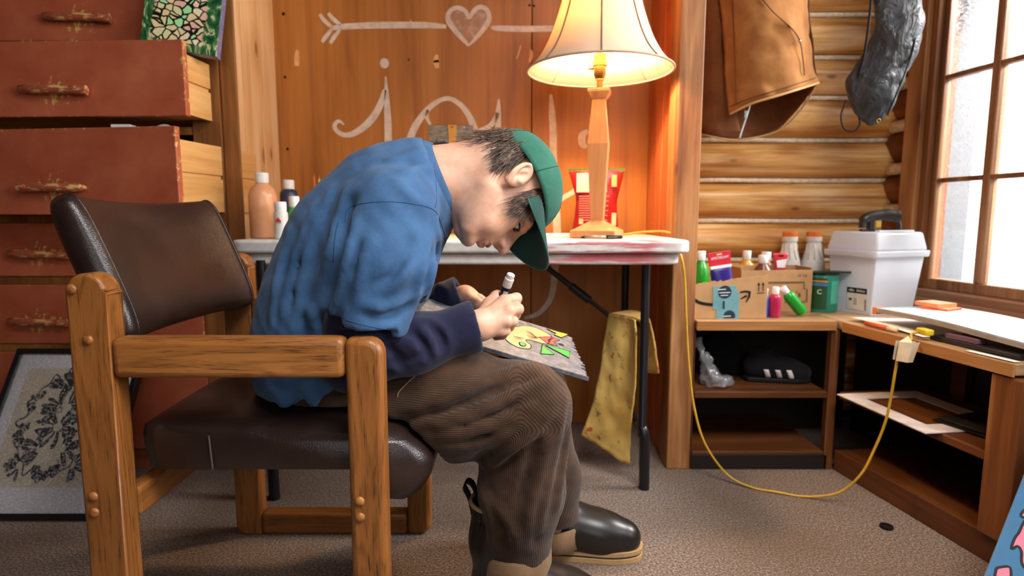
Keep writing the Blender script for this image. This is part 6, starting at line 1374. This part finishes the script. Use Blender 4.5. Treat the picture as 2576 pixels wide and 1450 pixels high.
# label on the left-hand end of the bin
lab = frus(-0.0012, 0.0, 0.012, 0.10, 0.012, -0.006, -0.0048, 0.006, 0.105, hB * 0.62); 
lf = lambda y, z, e=0.0016: (-ex_ * 0.4 * z / hB - e, y, z)
def lab_quad(y0, y1, z0, z1, e): return MB().add([lf(y1, z0, e), lf(y0, z0, e), lf(y0, z1, e), lf(y1, z1, e)], [(0, 1, 2, 3)])
build('label', lab_quad(0.014, 0.088, 0.012, 0.086, 0.0022), plain('bin_label', '#d6cfc4', 0.5), bn_); build('label_band', lab_quad(0.014, 0.088, 0.068, 0.086, 0.0026), M['ink'], bn_)
build('label_sketch', lab_quad(0.05, 0.062, 0.028, 0.052, 0.0026), plain('sketch_grey', '#a8a29a', 0.6), bn_); build('label_sketch', lab_quad(0.068, 0.08, 0.042, 0.05, 0.0026), plain('sketch_dark', '#5a4a40', 0.6), bn_); build('label_code', lab_quad(0.016, 0.021, 0.014, 0.05, 0.0026), plain('sketch_code', '#6a6661', 0.6), bn_)
text('label_text', 'vBin', 0.013, lf(0.071, 0.077, 0.003), (math.pi / 2, 0, -math.pi / 2), M['paper'], bn_); text('label_text', 'Sidekick', 0.0115, lf(0.036, 0.077, 0.003), (math.pi / 2, 0, -math.pi / 2), M['paper'], bn_, sx=0.85); text('embossed_text', 'vBin', 0.018, lf(0.122, 0.045, 0.0022), (math.pi / 2, 0, -math.pi / 2), plain('emboss', '#e9e2dc', 0.5), bn_)
# cordless tool on the bin lid
zl = Z2 + hl_ + 0.001; tq = thing('hand_tool', 'black hand tool with yellow trigger lying on the bin lid', 'tool', tuple(at(2210, 575, 2.02)[:2]) + (zl,)); blk = plain('tool_black', '#2b2724', 0.35)
build('tool_body', MB().tube(smooth_pts([(-0.055, 0, 0.012), (-0.052, 0, 0.035), (-0.03, 0, 0.05), (0.02, 0, 0.056), (0.055, -0.006, 0.052)], 5), [0.012] * 5 + [0.017] * 10 + [0.019] * 6, 16), blk, tq, smooth=True, auto=50)
build('nozzle', MB().tube([(0.05, -0.005, 0.0525), (0.062, -0.007, 0.0515)], 0.0205, 18), blk, tq, smooth=True, auto=40); build('nozzle_bore', MB().tube([(0.0615, -0.007, 0.0515), (0.0635, -0.0073, 0.0513)], 0.0155, 18), M['ink'], tq, smooth=True, auto=40)
build('rear_grip', MB().tube(smooth_pts([(0.058, 0, 0.045), (0.068, 0, 0.025), (0.07, 0, 0.003)], 4), 0.0065, 10), blk, tq, smooth=True); build('front_grip', MB().box((-0.036, -0.012, 0.0), (-0.018, 0.012, 0.045)), blk, tq, 0.004)
build('trigger', MB().box((-0.016, -0.010, 0.012), (0.004, 0.010, 0.036)), plain('tool_yellow', '#d8a32a', 0.4), tq, 0.004); build('foot_bar', MB().box((-0.06, -0.010, 0.0), (0.0, 0.010, 0.008)), blk, tq, 0.003)

# ------------------------------------------------------------------ papers along the window shelf
def wl2(x, y, z=Z2): return (RA[0] + 0.163 * x + 0.987 * y, RA[1] - 0.987 * x + 0.163 * y, z)
ps = thing('drawing_sheet', 'curled white drawing sheet lying on the window shelf', 'paper', wl2(0.10, 0.03), RR)
m = MB(); m.grid(lambda u, v: (-0.09 + 0.27 * u, -0.012 + 0.19 * v, 0.001 + 0.010 * (1 - u) ** 2 * (1 - v) + 0.006 * math.sin(3 * u)), 14, 4); build('sheet', m, M['paper'], ps, smooth=True, solid=0.0006)
sk2 = thing('sketch_pad', 'thick white sketch pad with bent pages lying on the window shelf', 'sketchbook', wl2(0.10, 0.03, Z2 + 0.022), RR)
def pad(z0, z1, x0, x1, name, mat):
    bend = lambda u: 0.018 - 0.030 * u + 0.012 * u * u + 0.014 * math.sin(math.pi * u) * (1 - u)
    m = MB(); 
    def fn(u, v):
        q = [(0, z0), (1, z0), (1, z1), (0, z1)][int(round(v * 4)) % 4]; y = 0.0 + q[0] * 0.235 - 0.02 * 0; return (x0 + (x1 - x0) * u, y, max(-0.010 + q[1], bend(u) + q[1]))
    vs_ = [];
    N = 18
    for i in range(N + 1):
        for q in ((0, z0), (1, z0), (1, z1), (0, z1)): u = i / N; vs_.append((x0 + (x1 - x0) * u, q[0] * 0.235, max(-0.004, bend(u)) + q[1]))
    fs_ = []
    for i in range(N):
        for k_ in range(4): fs_.append((4 * i + k_, 4 * i + (k_ + 1) % 4, 4 * i + 4 + (k_ + 1) % 4, 4 * i + 4 + k_))
    fs_ += [(3, 2, 1, 0), tuple(4 * N + k_ for k_ in range(4))]; m.add(vs_, fs_); return build(name, m, mat, sk2, smooth=True, auto=40)
pad(0.0, 0.011, -0.005, 0.56, 'page_block', plain('page_edge', '#a08f80', 0.7)); pad(0.0112, 0.0128, -0.004, 0.56, 'cover', plain('pale_blue_cover', '#a9c3d0', 0.5)); pad(0.013, 0.0145, 0.03, 0.56, 'top_page', M['paper'])
build('orange_tab', MB().box((-0.012, -0.003, 0.012), (0.0, 0.03, 0.032)), plain('tab_orange', '#dd7a3a', 0.5), sk2, 0.001)
for i, (x, y, z, rz) in enumerate(((0.165, 0.185, Z2 + 0.0505, 0.3), (0.15, 0.18, Z2 + 0.0625, 0.12))):
    sn = thing('sticky_pad', ('orange sticky note pad lying beneath the other pad', 'orange sticky note pad on top of the other pad')[i], 'notepad', wl2(x, y, z), RR + rz); build('note_block', MB().box((-0.036, -0.036, 0), (0.036, 0.036, 0.0115)), plain(('pad_coral', 'pad_orange')[i], ('#e2664a', '#e58a55')[i], 0.6), sn, 0.0008); build('top_note', MB().box((-0.035, -0.035, 0.0115), (0.035, 0.035, 0.0119)), plain('note_peach', '#f0b890', 0.6), sn)
om = thing('marker', 'orange marker with wooden end lying under the sketch pad', 'marker', wl2(0.165, -0.003, Z2 + 0.009), RR + 0.05); build('barrel', MB().tube([(-0.06, 0, 0), (0.02, 0, 0)], 0.0068, 10), plain('marker_orange', '#d0562a', 0.4), om, smooth=True); build('wooden_end', MB().tube([(0.02, 0, 0), (0.05, 0, 0)], [0.0068, 0.0066], 10), M['pine'], om, smooth=True)
tbk = thing('tablet_case', 'flat black case lying under the sketch pad at the shelf edge', 'case', wl2(0.30, 0.02), RR); build('case_shell', MB().box((0, 0, 0), (0.24, 0.17, 0.013)), plain('case_black', '#17151a', 0.4), tbk, 0.003); build('case_band', MB().box((0.02, -0.001, 0.004), (0.20, 0.0, 0.006)), plain('case_grey', '#2c2a30', 0.4), tbk)
pbx = thing('eraser_box', 'small mauve box lying on the black case', 'box', wl2(0.345, 0.022, Z2 + 0.0135), RR + 0.03); build('carton', MB().box((0, 0, 0), (0.085, 0.03, 0.012)), plain('mauve', '#6a4a58', 0.6), pbx, 0.001); build('end_flap', MB().box((-0.002, 0.0, 0), (0.0, 0.03, 0.012)), plain('navy_end', '#2c3050', 0.6), pbx)
ps2 = thing('paper_sheet', 'white paper sheet lying at the end of the window shelf', 'paper', wl2(0.43, 0.0), RR); m = MB(); m.grid(lambda u, v: (0.005 + 0.12 * u, -0.012 + 0.12 * v * 0.15, 0.0008 + 0.001 * u), 4, 2); build('sheet', m, M['paper'], ps2, solid=0.0005)
# ------------------------------------------------------------------ yellow extension cord with a paper tag
yc = thing('extension_cord', 'yellow extension cord looping from table to window shelf across the carpet', 'cord', (0.5, 1.8, 0)); yel = plain('yellow_cord', '#c99a2c', 0.45)
cpts = [(LX + 0.06, 1.95, ZTAB + 0.006), (0.36, 1.95, ZTAB + 0.006), (0.43, 1.93, ZTAB + 0.016), tuple(at(1690, 588, 1.88)), tuple(at(1712, 640, 1.80)), tuple(at(1722, 700, 1.80)), tuple(at(1726, 800, 1.80)), tuple(at(1733, 920, 1.80)), tuple(at(1747, 1030, 1.78)), tuple(at(1775, 1120, 1.76)), tuple(at(1830, 1195, 1.74)), tuple(at(1890, 1240, 1.70)), tuple(at(1950, 1258, 1.67)), tuple(at(2030, 1258, 1.64)), tuple(at(2110, 1240, 1.60)), tuple(at(2165, 1195, 1.57)), tuple(at(2200, 1130, 1.56)), tuple(at(2228, 1060, 1.55)), tuple(at(2243, 990, 1.54)), tuple(at(2253, 930, 1.53)), tuple(at(2262, 890, 1.53)), tuple(at(2290, 858, 1.53)), wl2(0.285, -0.02, Z2 + 0.012), wl2(0.295, -0.004, Z2 + 0.02)]
cpts = [(p[0], p[1], max(p[2], 0.005)) for p in cpts]
build('cable', MB().tube([tuple(Vector(p) - yc.location) for p in smooth_pts(cpts, 6)], 0.0035, 8), yel, yc, smooth=True)
pg = wl2(0.305, 0.0, Z2 + 0.022); build('plug', MB().box(tuple(Vector(pg) - yc.location - Vector((0.012, 0.02, 0.008))), tuple(Vector(pg) - yc.location + Vector((0.012, 0.02, 0.008)))), plain('yellow_plug', '#d8b52a', 0.35), yc, 0.004)
P4 = [at(2262, 860, 1.52), at(2314, 862, 1.51), at(2296, 912, 1.51), at(2254, 908, 1.52)]; m = MB(); c_ = [tuple(p - yc.location) for p in P4]
mid0, mid1 = (P4[0] + P4[1]) / 2 + Vector((0, -0.012, 0)), (P4[2] + P4[3]) / 2 + Vector((0, -0.012, 0))
m.add([c_[0], tuple(mid0 - yc.location), tuple(mid1 - yc.location), c_[3], c_[1], c_[2]], [(0, 3, 2, 1), (1, 2, 5, 4)]); m.add([tuple(p - yc.location + Vector((0, 0.014, 0))) for p in (P4[0], P4[1] , P4[2], P4[3])], [(0, 1, 2, 3)]); m.add([c_[0], tuple(at(2285, 846, 1.53) - yc.location), tuple(mid0 - yc.location)], [(0, 1, 2)])
build('paper_tag', m, plain('tag_paper', '#d3b999', 0.7), yc, solid=0.0006)

# ------------------------------------------------------------------ things inside the shelves
def plastic():
    t = NT('clear_plastic_bag'); tr_ = t.node('ShaderNodeBsdfTransparent'); g_ = t.node('ShaderNodeBsdfGlossy'); g_.inputs['Roughness'].default_value = 0.12; d_ = t.node('ShaderNodeBsdfDiffuse'); d_.inputs[0].default_value = (0.8, 0.82, 0.88, 1)
    f_ = t.node('ShaderNodeLayerWeight'); f_.inputs[0].default_value = 0.35; a_ = t.node('ShaderNodeMixShader'); t.link(f_.outputs[1], a_.inputs[0]); t.link(tr_.outputs[0], a_.inputs[1]); t.link(g_.outputs[0], a_.inputs[2])
    b__ = t.node('ShaderNodeMixShader'); b__.inputs[0].default_value = 0.16; t.link(a_.outputs[0], b__.inputs[1]); t.link(d_.outputs[0], b__.inputs[2]); t.link(b__.outputs[0], t.n['Material Output'].inputs[0]); return t.m
zs = 0.259; cb = thing('plastic_bag', 'crumpled clear plastic bag on the middle shelf', 'bag', tuple(at(1790, 950, 1.90)[:2]) + (zs + 0.015,))
def lq(px, py, Y=1.9): return lp_(cb, at(px, py, Y))
r_ = [(lq(1758, 872), lq(1776, 870), 0.012), (lq(1760, 895), lq(1784, 893), 0.02), (lq(1764, 925), lq(1794, 920), 0.028), (lq(1766, 950), lq(1818, 946), 0.035), (lq(1766, 966), lq(1840, 964), 0.04)]; r_.append(((r_[-1][0][0], 0, 0.019), (r_[-1][1][0], 0, 0.019), 0.034))
loft(r_, 'bag_film', plastic(), cb, 40, 0.014, 34, 1.0, 5); loft([(lq(1748, 850), lq(1765, 850), 0.012), (lq(1750, 862), lq(1766, 862), 0.006), (lq(1747, 874), lq(1768, 872), 0.015)], 'bag_neck', _cache.setdefault('pb', bpy.data.materials['clear_plastic_bag']), cb, 20, 0.006, 60)
for o in [o for o in bpy.data.objects if o.parent == cb]:   # the film rests on the board and beside the post
    for v_ in o.data.vertices: v_.co.z = max(v_.co.z, 0.2612 - cb.location.z); v_.co.x = max(v_.co.x, 0.5815 - cb.location.x); v_.co.z = min(v_.co.z, 0.45 - cb.location.z)
blackc = fabric('black_cloth', '#0c0b0d', '#18161a', 0.3, 600, 0.9, 0.05)
bh = thing('cloth_bundle', 'heap of black cloth on the middle shelf behind the plastic bag', 'cloth', tuple(at(1822, 930, 2.095)[:2]) + (zs + 0.008,))
loft([((-0.10, 0, 0.0), (0.09, 0, 0.0), 0.07), ((-0.105, 0, 0.04), (0.08, 0, 0.04), 0.07), ((-0.08, 0, 0.09), (0.06, 0, 0.09), 0.06), ((-0.03, 0, 0.14), (0.025, 0, 0.13), 0.03), ((-0.012, 0, 0.16), (0.0, 0, 0.158), 0.006)], 'folded_cloth', blackc, bh, 32, 0.008, 20); loft([((-0.06, -0.03, 0.03), (0.05, -0.03, 0.03), 0.055), ((-0.05, -0.03, 0.06), (0.06, -0.03, 0.06), 0.05), ((-0.02, -0.03, 0.09), (0.03, -0.03, 0.09), 0.02)], 'top_fold', blackc, bh, 28, 0.006, 24)
sn = thing('sneaker', 'black sneaker with white side stripes on the middle shelf', 'shoe', tuple(at(1962, 940, 1.96)[:2]) + (zs + 0.002,), math.radians(-8)); g = Grid((-0.12, -0.05, 0.0), (0.10, 0.05, 0.13), 0.004)
d_ = g.chain([(-0.085, 0, 0.045), (-0.03, 0, 0.05), (0.03, 0, 0.036), (0.07, 0, 0.030)], [0.036, 0.037, 0.034, 0.028], 0.03); d_ = smin(d_, g.cone((-0.07, 0, 0.06), (-0.065, 0, 0.10), 0.034, 0.034), 0.02); d_ = np.maximum(d_, -(g.Z - 0.012)); d_ = np.maximum(d_, -g.cone((-0.065, 0, 0.08), (-0.063, 0, 0.14), 0.027, 0.029))
v, f = surface_nets(d_, g.lo, g.h); shoe = build('upper', mb_from(v, f), blackc, sn, smooth=True); build('sole', MB().slab([(-0.12, 0), (-0.11, 0.028), (-0.03, 0.033), (0.05, 0.034), (0.09, 0.02), (0.10, 0), (0.09, -0.02), (0.05, -0.034), (-0.03, -0.033), (-0.11, -0.028)], 0.0, 0.014), M['ink'], sn, 0.003)
bs = bvh_of(v, f)
for k_ in range(3):
    pts = []
    for j in range(6):
        z = 0.016 + 0.030 * j / 5; x = -0.045 + 0.036 * k_ - 0.012 * j / 5; r = bs.ray_cast(Vector((x, -0.2, z)), Vector((0, 1, 0)))
        if r[0] is not None: pts.append(r[0] + Vector((0, -0.0012, 0)))
    m = MB(); m.grid(lambda u, v_: pts[int(round(v_ * (len(pts) - 1)))] + Vector(((u - 0.5) * 0.016, 0, 0)), 2, len(pts) - 1); build('stripe', m, plain('stripe_white', '#d9cfcb', 0.6), sn, smooth=True, solid=0.0012)
for k_ in range(4): build('lace', MB().tube([(-0.025 + 0.016 * k_, -0.020, 0.084 - 0.009 * k_), (-0.02 + 0.016 * k_, 0.0, 0.09 - 0.009 * k_), (-0.02 + 0.016 * k_, 0.016, 0.082 - 0.009 * k_)], 0.003, 6), plain('lace_grey', '#6d6866', 0.7), sn, smooth=True)
mt = thing('picture_mat', 'white picture mat with square opening lying on the window-side shelf', 'mat', wl2(0.0, 0, 0.2615), RR)
def ml(px, py): 
    o = Vector((0, 0, CAM_Z)); d__ = at(px, py, 1.0) - o; k_ = (0.262 - CAM_Z) / d__.z; p = o + d__ * k_; return rloc(p.x, p.y)
Oq = [ml(2105, 993), ml(2385, 984), ml(2510, 1030), ml(2278, 1070)]; 
A_, B2_, D_ = Vector((*Oq[0], 0)), Vector((*Oq[1], 0)), Vector((*Oq[3], 0)); e1_ = D_ - A_; e2_ = Vector((-e1_.y, e1_.x, 0)); e2_ = e2_.normalized() * 0.27 * (1 if e2_.dot(B2_ - A_) > 0 else -1); e1_ = e1_.normalized() * 0.34
def fq(u, v): p = A_ + e1_ * u + e2_ * v; return (p.x, max(0.0 if False else p.y, -0.03), 0)
for name_, us in (('mat_strip', ((0, 1, 0, 0.2), (0, 1, 0.8, 1), (0, 0.17, 0.2, 0.8), (0.83, 1, 0.2, 0.8))),):
    for u0, u1, v0, v1 in us:
        p4_ = [A_ + e1_ * u + e2_ * v for u, v in ((u0, v0), (u1, v0), (u1, v1), (u0, v1))]; m = MB().slab([(p.x, p.y) for p in p4_], 0, 0.0025); build(name_, m, plain('mat_pink_white', '#d8cbc6', 0.7), mt)
fo = thing('black_folder', 'flat black folder on the window-side shelf over the picture mat', 'folder', wl2(0.30, 0.05, 0.2645), RR + 0.15); build('cover', MB().box((0, 0, 0), (0.17, 0.22, 0.004)), M['ink'], fo, 0.001); build('flap', MB().box((0.0, 0.02, 0.004), (0.16, 0.2, 0.007)), plain('folder_black', '#1b191c', 0.5), fo, 0.001)

# ------------------------------------------------------------------ towel on the table leg bar
def towel_mat():
    t = NT('stained_yellow_towel'); c = t.coord('Object'); n = t.noise(c, 18, 4, 0.6); st_ = t.noise(c, 34, 4, 0.65, 0.6); f_ = t.noise(c, 700, 2)
    col = t.ramp(t.noise(c, 8, 3), [(0.3, lin('#b98b3e')), (0.7, lin('#dcb667'))]); col = t.mix(t.math('MULTIPLY', t.step(st_, 0.63, 0.68), 0.75), col, lin('#4a4438'))
    st2 = t.noise(t.coord('Object', (1.0, 1.3, 1.1)), 26, 3, 0.5); col = t.mix(t.math('MULTIPLY', t.step(st2, 0.66, 0.70), 0.8), col, lin('#a8352a')); st3 = t.noise(t.coord('Object', (1.4, 1.0, 0.9)), 31, 3); col = t.mix(t.math('MULTIPLY', t.step(st3, 0.68, 0.72), 0.7), col, lin('#2f6a55'))
    t.bump(t.math('ADD', f_, n), 0.6, 0.004); return t.fin(col, 0.95, 0.1, **{'Sheen Weight': 0.1})
tw_ = thing('hand_towel', 'paint-stained yellow hand towel hanging on the table leg bar', 'towel', (0.37, 1.8, 0.5))
bx_ = 0.388
tm = towel_mat()
net([[(1532, 790, 1.86), (1560, 795, 1.83), (1581, 800, 1.80), (1598, 806, 1.765)], [(1522, 850, 1.845), (1555, 860, 1.80), (1585, 860, 1.79), (1600, 860, 1.75)], [(1510, 930, 1.84), (1548, 945, 1.80), (1580, 950, 1.775), (1599, 945, 1.745)], [(1490, 1020, 1.83), (1535, 1045, 1.79), (1575, 1050, 1.76), (1590, 1045, 1.745)], [(1462, 1095, 1.83), (1510, 1125, 1.79), (1560, 1160, 1.76), (1584, 1173, 1.75)]], 'front_flap', tm, tw_, 7, 0.013, 26, 0.006, tw_)
net([[(1532, 790, 1.86), (1560, 795, 1.83), (1585, 800, 1.80), (1612, 808, 1.765)], [(1610, 786, 1.90), (1616, 790, 1.88), (1622, 795, 1.86), (1630, 800, 1.82)], [(1614, 850, 1.92), (1624, 850, 1.90), (1636, 850, 1.87), (1644, 850, 1.84)], [(1616, 935, 1.93), (1630, 938, 1.91), (1642, 940, 1.88), (1657, 940, 1.85)]], 'rear_flap', tm, tw_, 6, 0.008, 26, 0.006, tw_)

# ------------------------------------------------------------------ blue canvas at the shelf end, floor scrap
E0, E1 = at(2476, 1450, 1.03), at(2576, 1195, 1.14); ev = (E1 - E0).normalized(); wv_ = Vector((0.93, -0.36, 0)); wv_ = (wv_ - ev * wv_.dot(ev)).normalized(); nv_ = wv_.cross(ev).normalized()
bas = E0 - ev * ((E0.z - 0.02) / ev.z)
bc = thing('blue_canvas', 'blue painted canvas with pink black-outlined shapes leaning by the shelf end', 'painting', tuple(bas)); bc.matrix_world = Matrix(((wv_.x, nv_.x * -1, ev.x, bas.x), (wv_.y, nv_.y * -1, ev.y, bas.y), (wv_.z, nv_.z * -1, ev.z, bas.z), (0, 0, 0, 1)))
low = -wv_.z / ev.z if abs(ev.z) > 1e-6 else 0
LC = 0.62
build('canvas_face', MB().prism([(0, 0), (0.30, 0.30 * low), (0.30, LC), (0, LC)], -0.002, 0.0), plain('teal_blue_paint', '#0f5f8c', 0.5, 0.4, 0.08, 12), bc); build('stretcher', MB().prism([(0.002, 0.002), (0.298, 0.298 * low + 0.002), (0.298, LC - 0.002), (0.002, LC - 0.002)], 0.0, 0.018), plain('raw_canvas', '#b5a58f', 0.8), bc)
def c8(x, y):
    px, py = 2300 + x / 4.141, 1100 + y / 4.141; o = Vector((0, 0, CAM_Z)); d__ = at(px, py, 1.0) - o; k_ = (bas - o).dot(nv_) / d__.dot(nv_); q = o + d__ * k_ - bas; return (q.dot(wv_), q.dot(ev))
pk = plain('pink_paint', '#f06a86', 0.5)
for pts in ([(1250, 820), (1143, 885), (1085, 1000), (1040, 1062), (1005, 1172), (1072, 1142), (1112, 1200), (1112, 1300), (1150, 1370), (1260, 1380), (1290, 1100), (1200, 1060)], [(1200, 740), (1143, 765), (1105, 820), (1143, 842), (1240, 800)], [(850, 1375), (900, 1360), (990, 1362), (1002, 1460), (985, 1540), (838, 1540), (835, 1450)]):
    S2 = smooth_pts([Vector((*c8(*p), 0)) for p in pts + [pts[0]]], 3)[:-1]; m = MB(); m.add([(p.x, -0.0026, p.y) for p in S2], [tuple(range(len(S2)))]); build('painted_shape', m, pk, bc)
    m = MB(); m.ribbon([(p.x, p.y) for p in S2 + [S2[0]]], 0.0042, -0.0032, 0.0005); build('painted_outline', m, M['ink'], bc)
ws = thing('bottle_lid', 'small dark round lid lying on the carpet near the window shelf', 'lid', tuple(at(2227, 1362, 1.475)[:2]) + (0.001,)); build('ring', MB().lathe([(0.012, 0), (0.016, 0.0), (0.016, 0.006), (0.012, 0.006), (0.012, 0.001)], 20, cap=False), M['ink'], ws, smooth=True, auto=40); build('disc', MB().lathe([(0.012, 0.0), (0.012, 0.002)], 20), M['ink'], ws)

GROUPS = {'squeeze_bottle': 'white squeeze bottles behind the cartons', 'pencil': 'pencils in the small jar', 'shelf_unit': 'low shelf units in the corner', 'cardboard_box': 'cartons of paint on the shelf',
          'sticky_pad': 'sticky pads on the sketch pad', 'coat_hook': 'coat hooks on the log wall', 'paint_pouch': 'paint pouches in the cartons'}
for o in [o for o in bpy.data.objects if o.parent is None]:
    b_ = o.name.split('.')[0]
    if b_ in GROUPS: o['group'] = GROUPS[b_]
    if b_ == 'paint_bottle': o['group'] = 'paint bottles on the folding table' if o.location.x < 0 else 'paint bottles on the corner shelf'
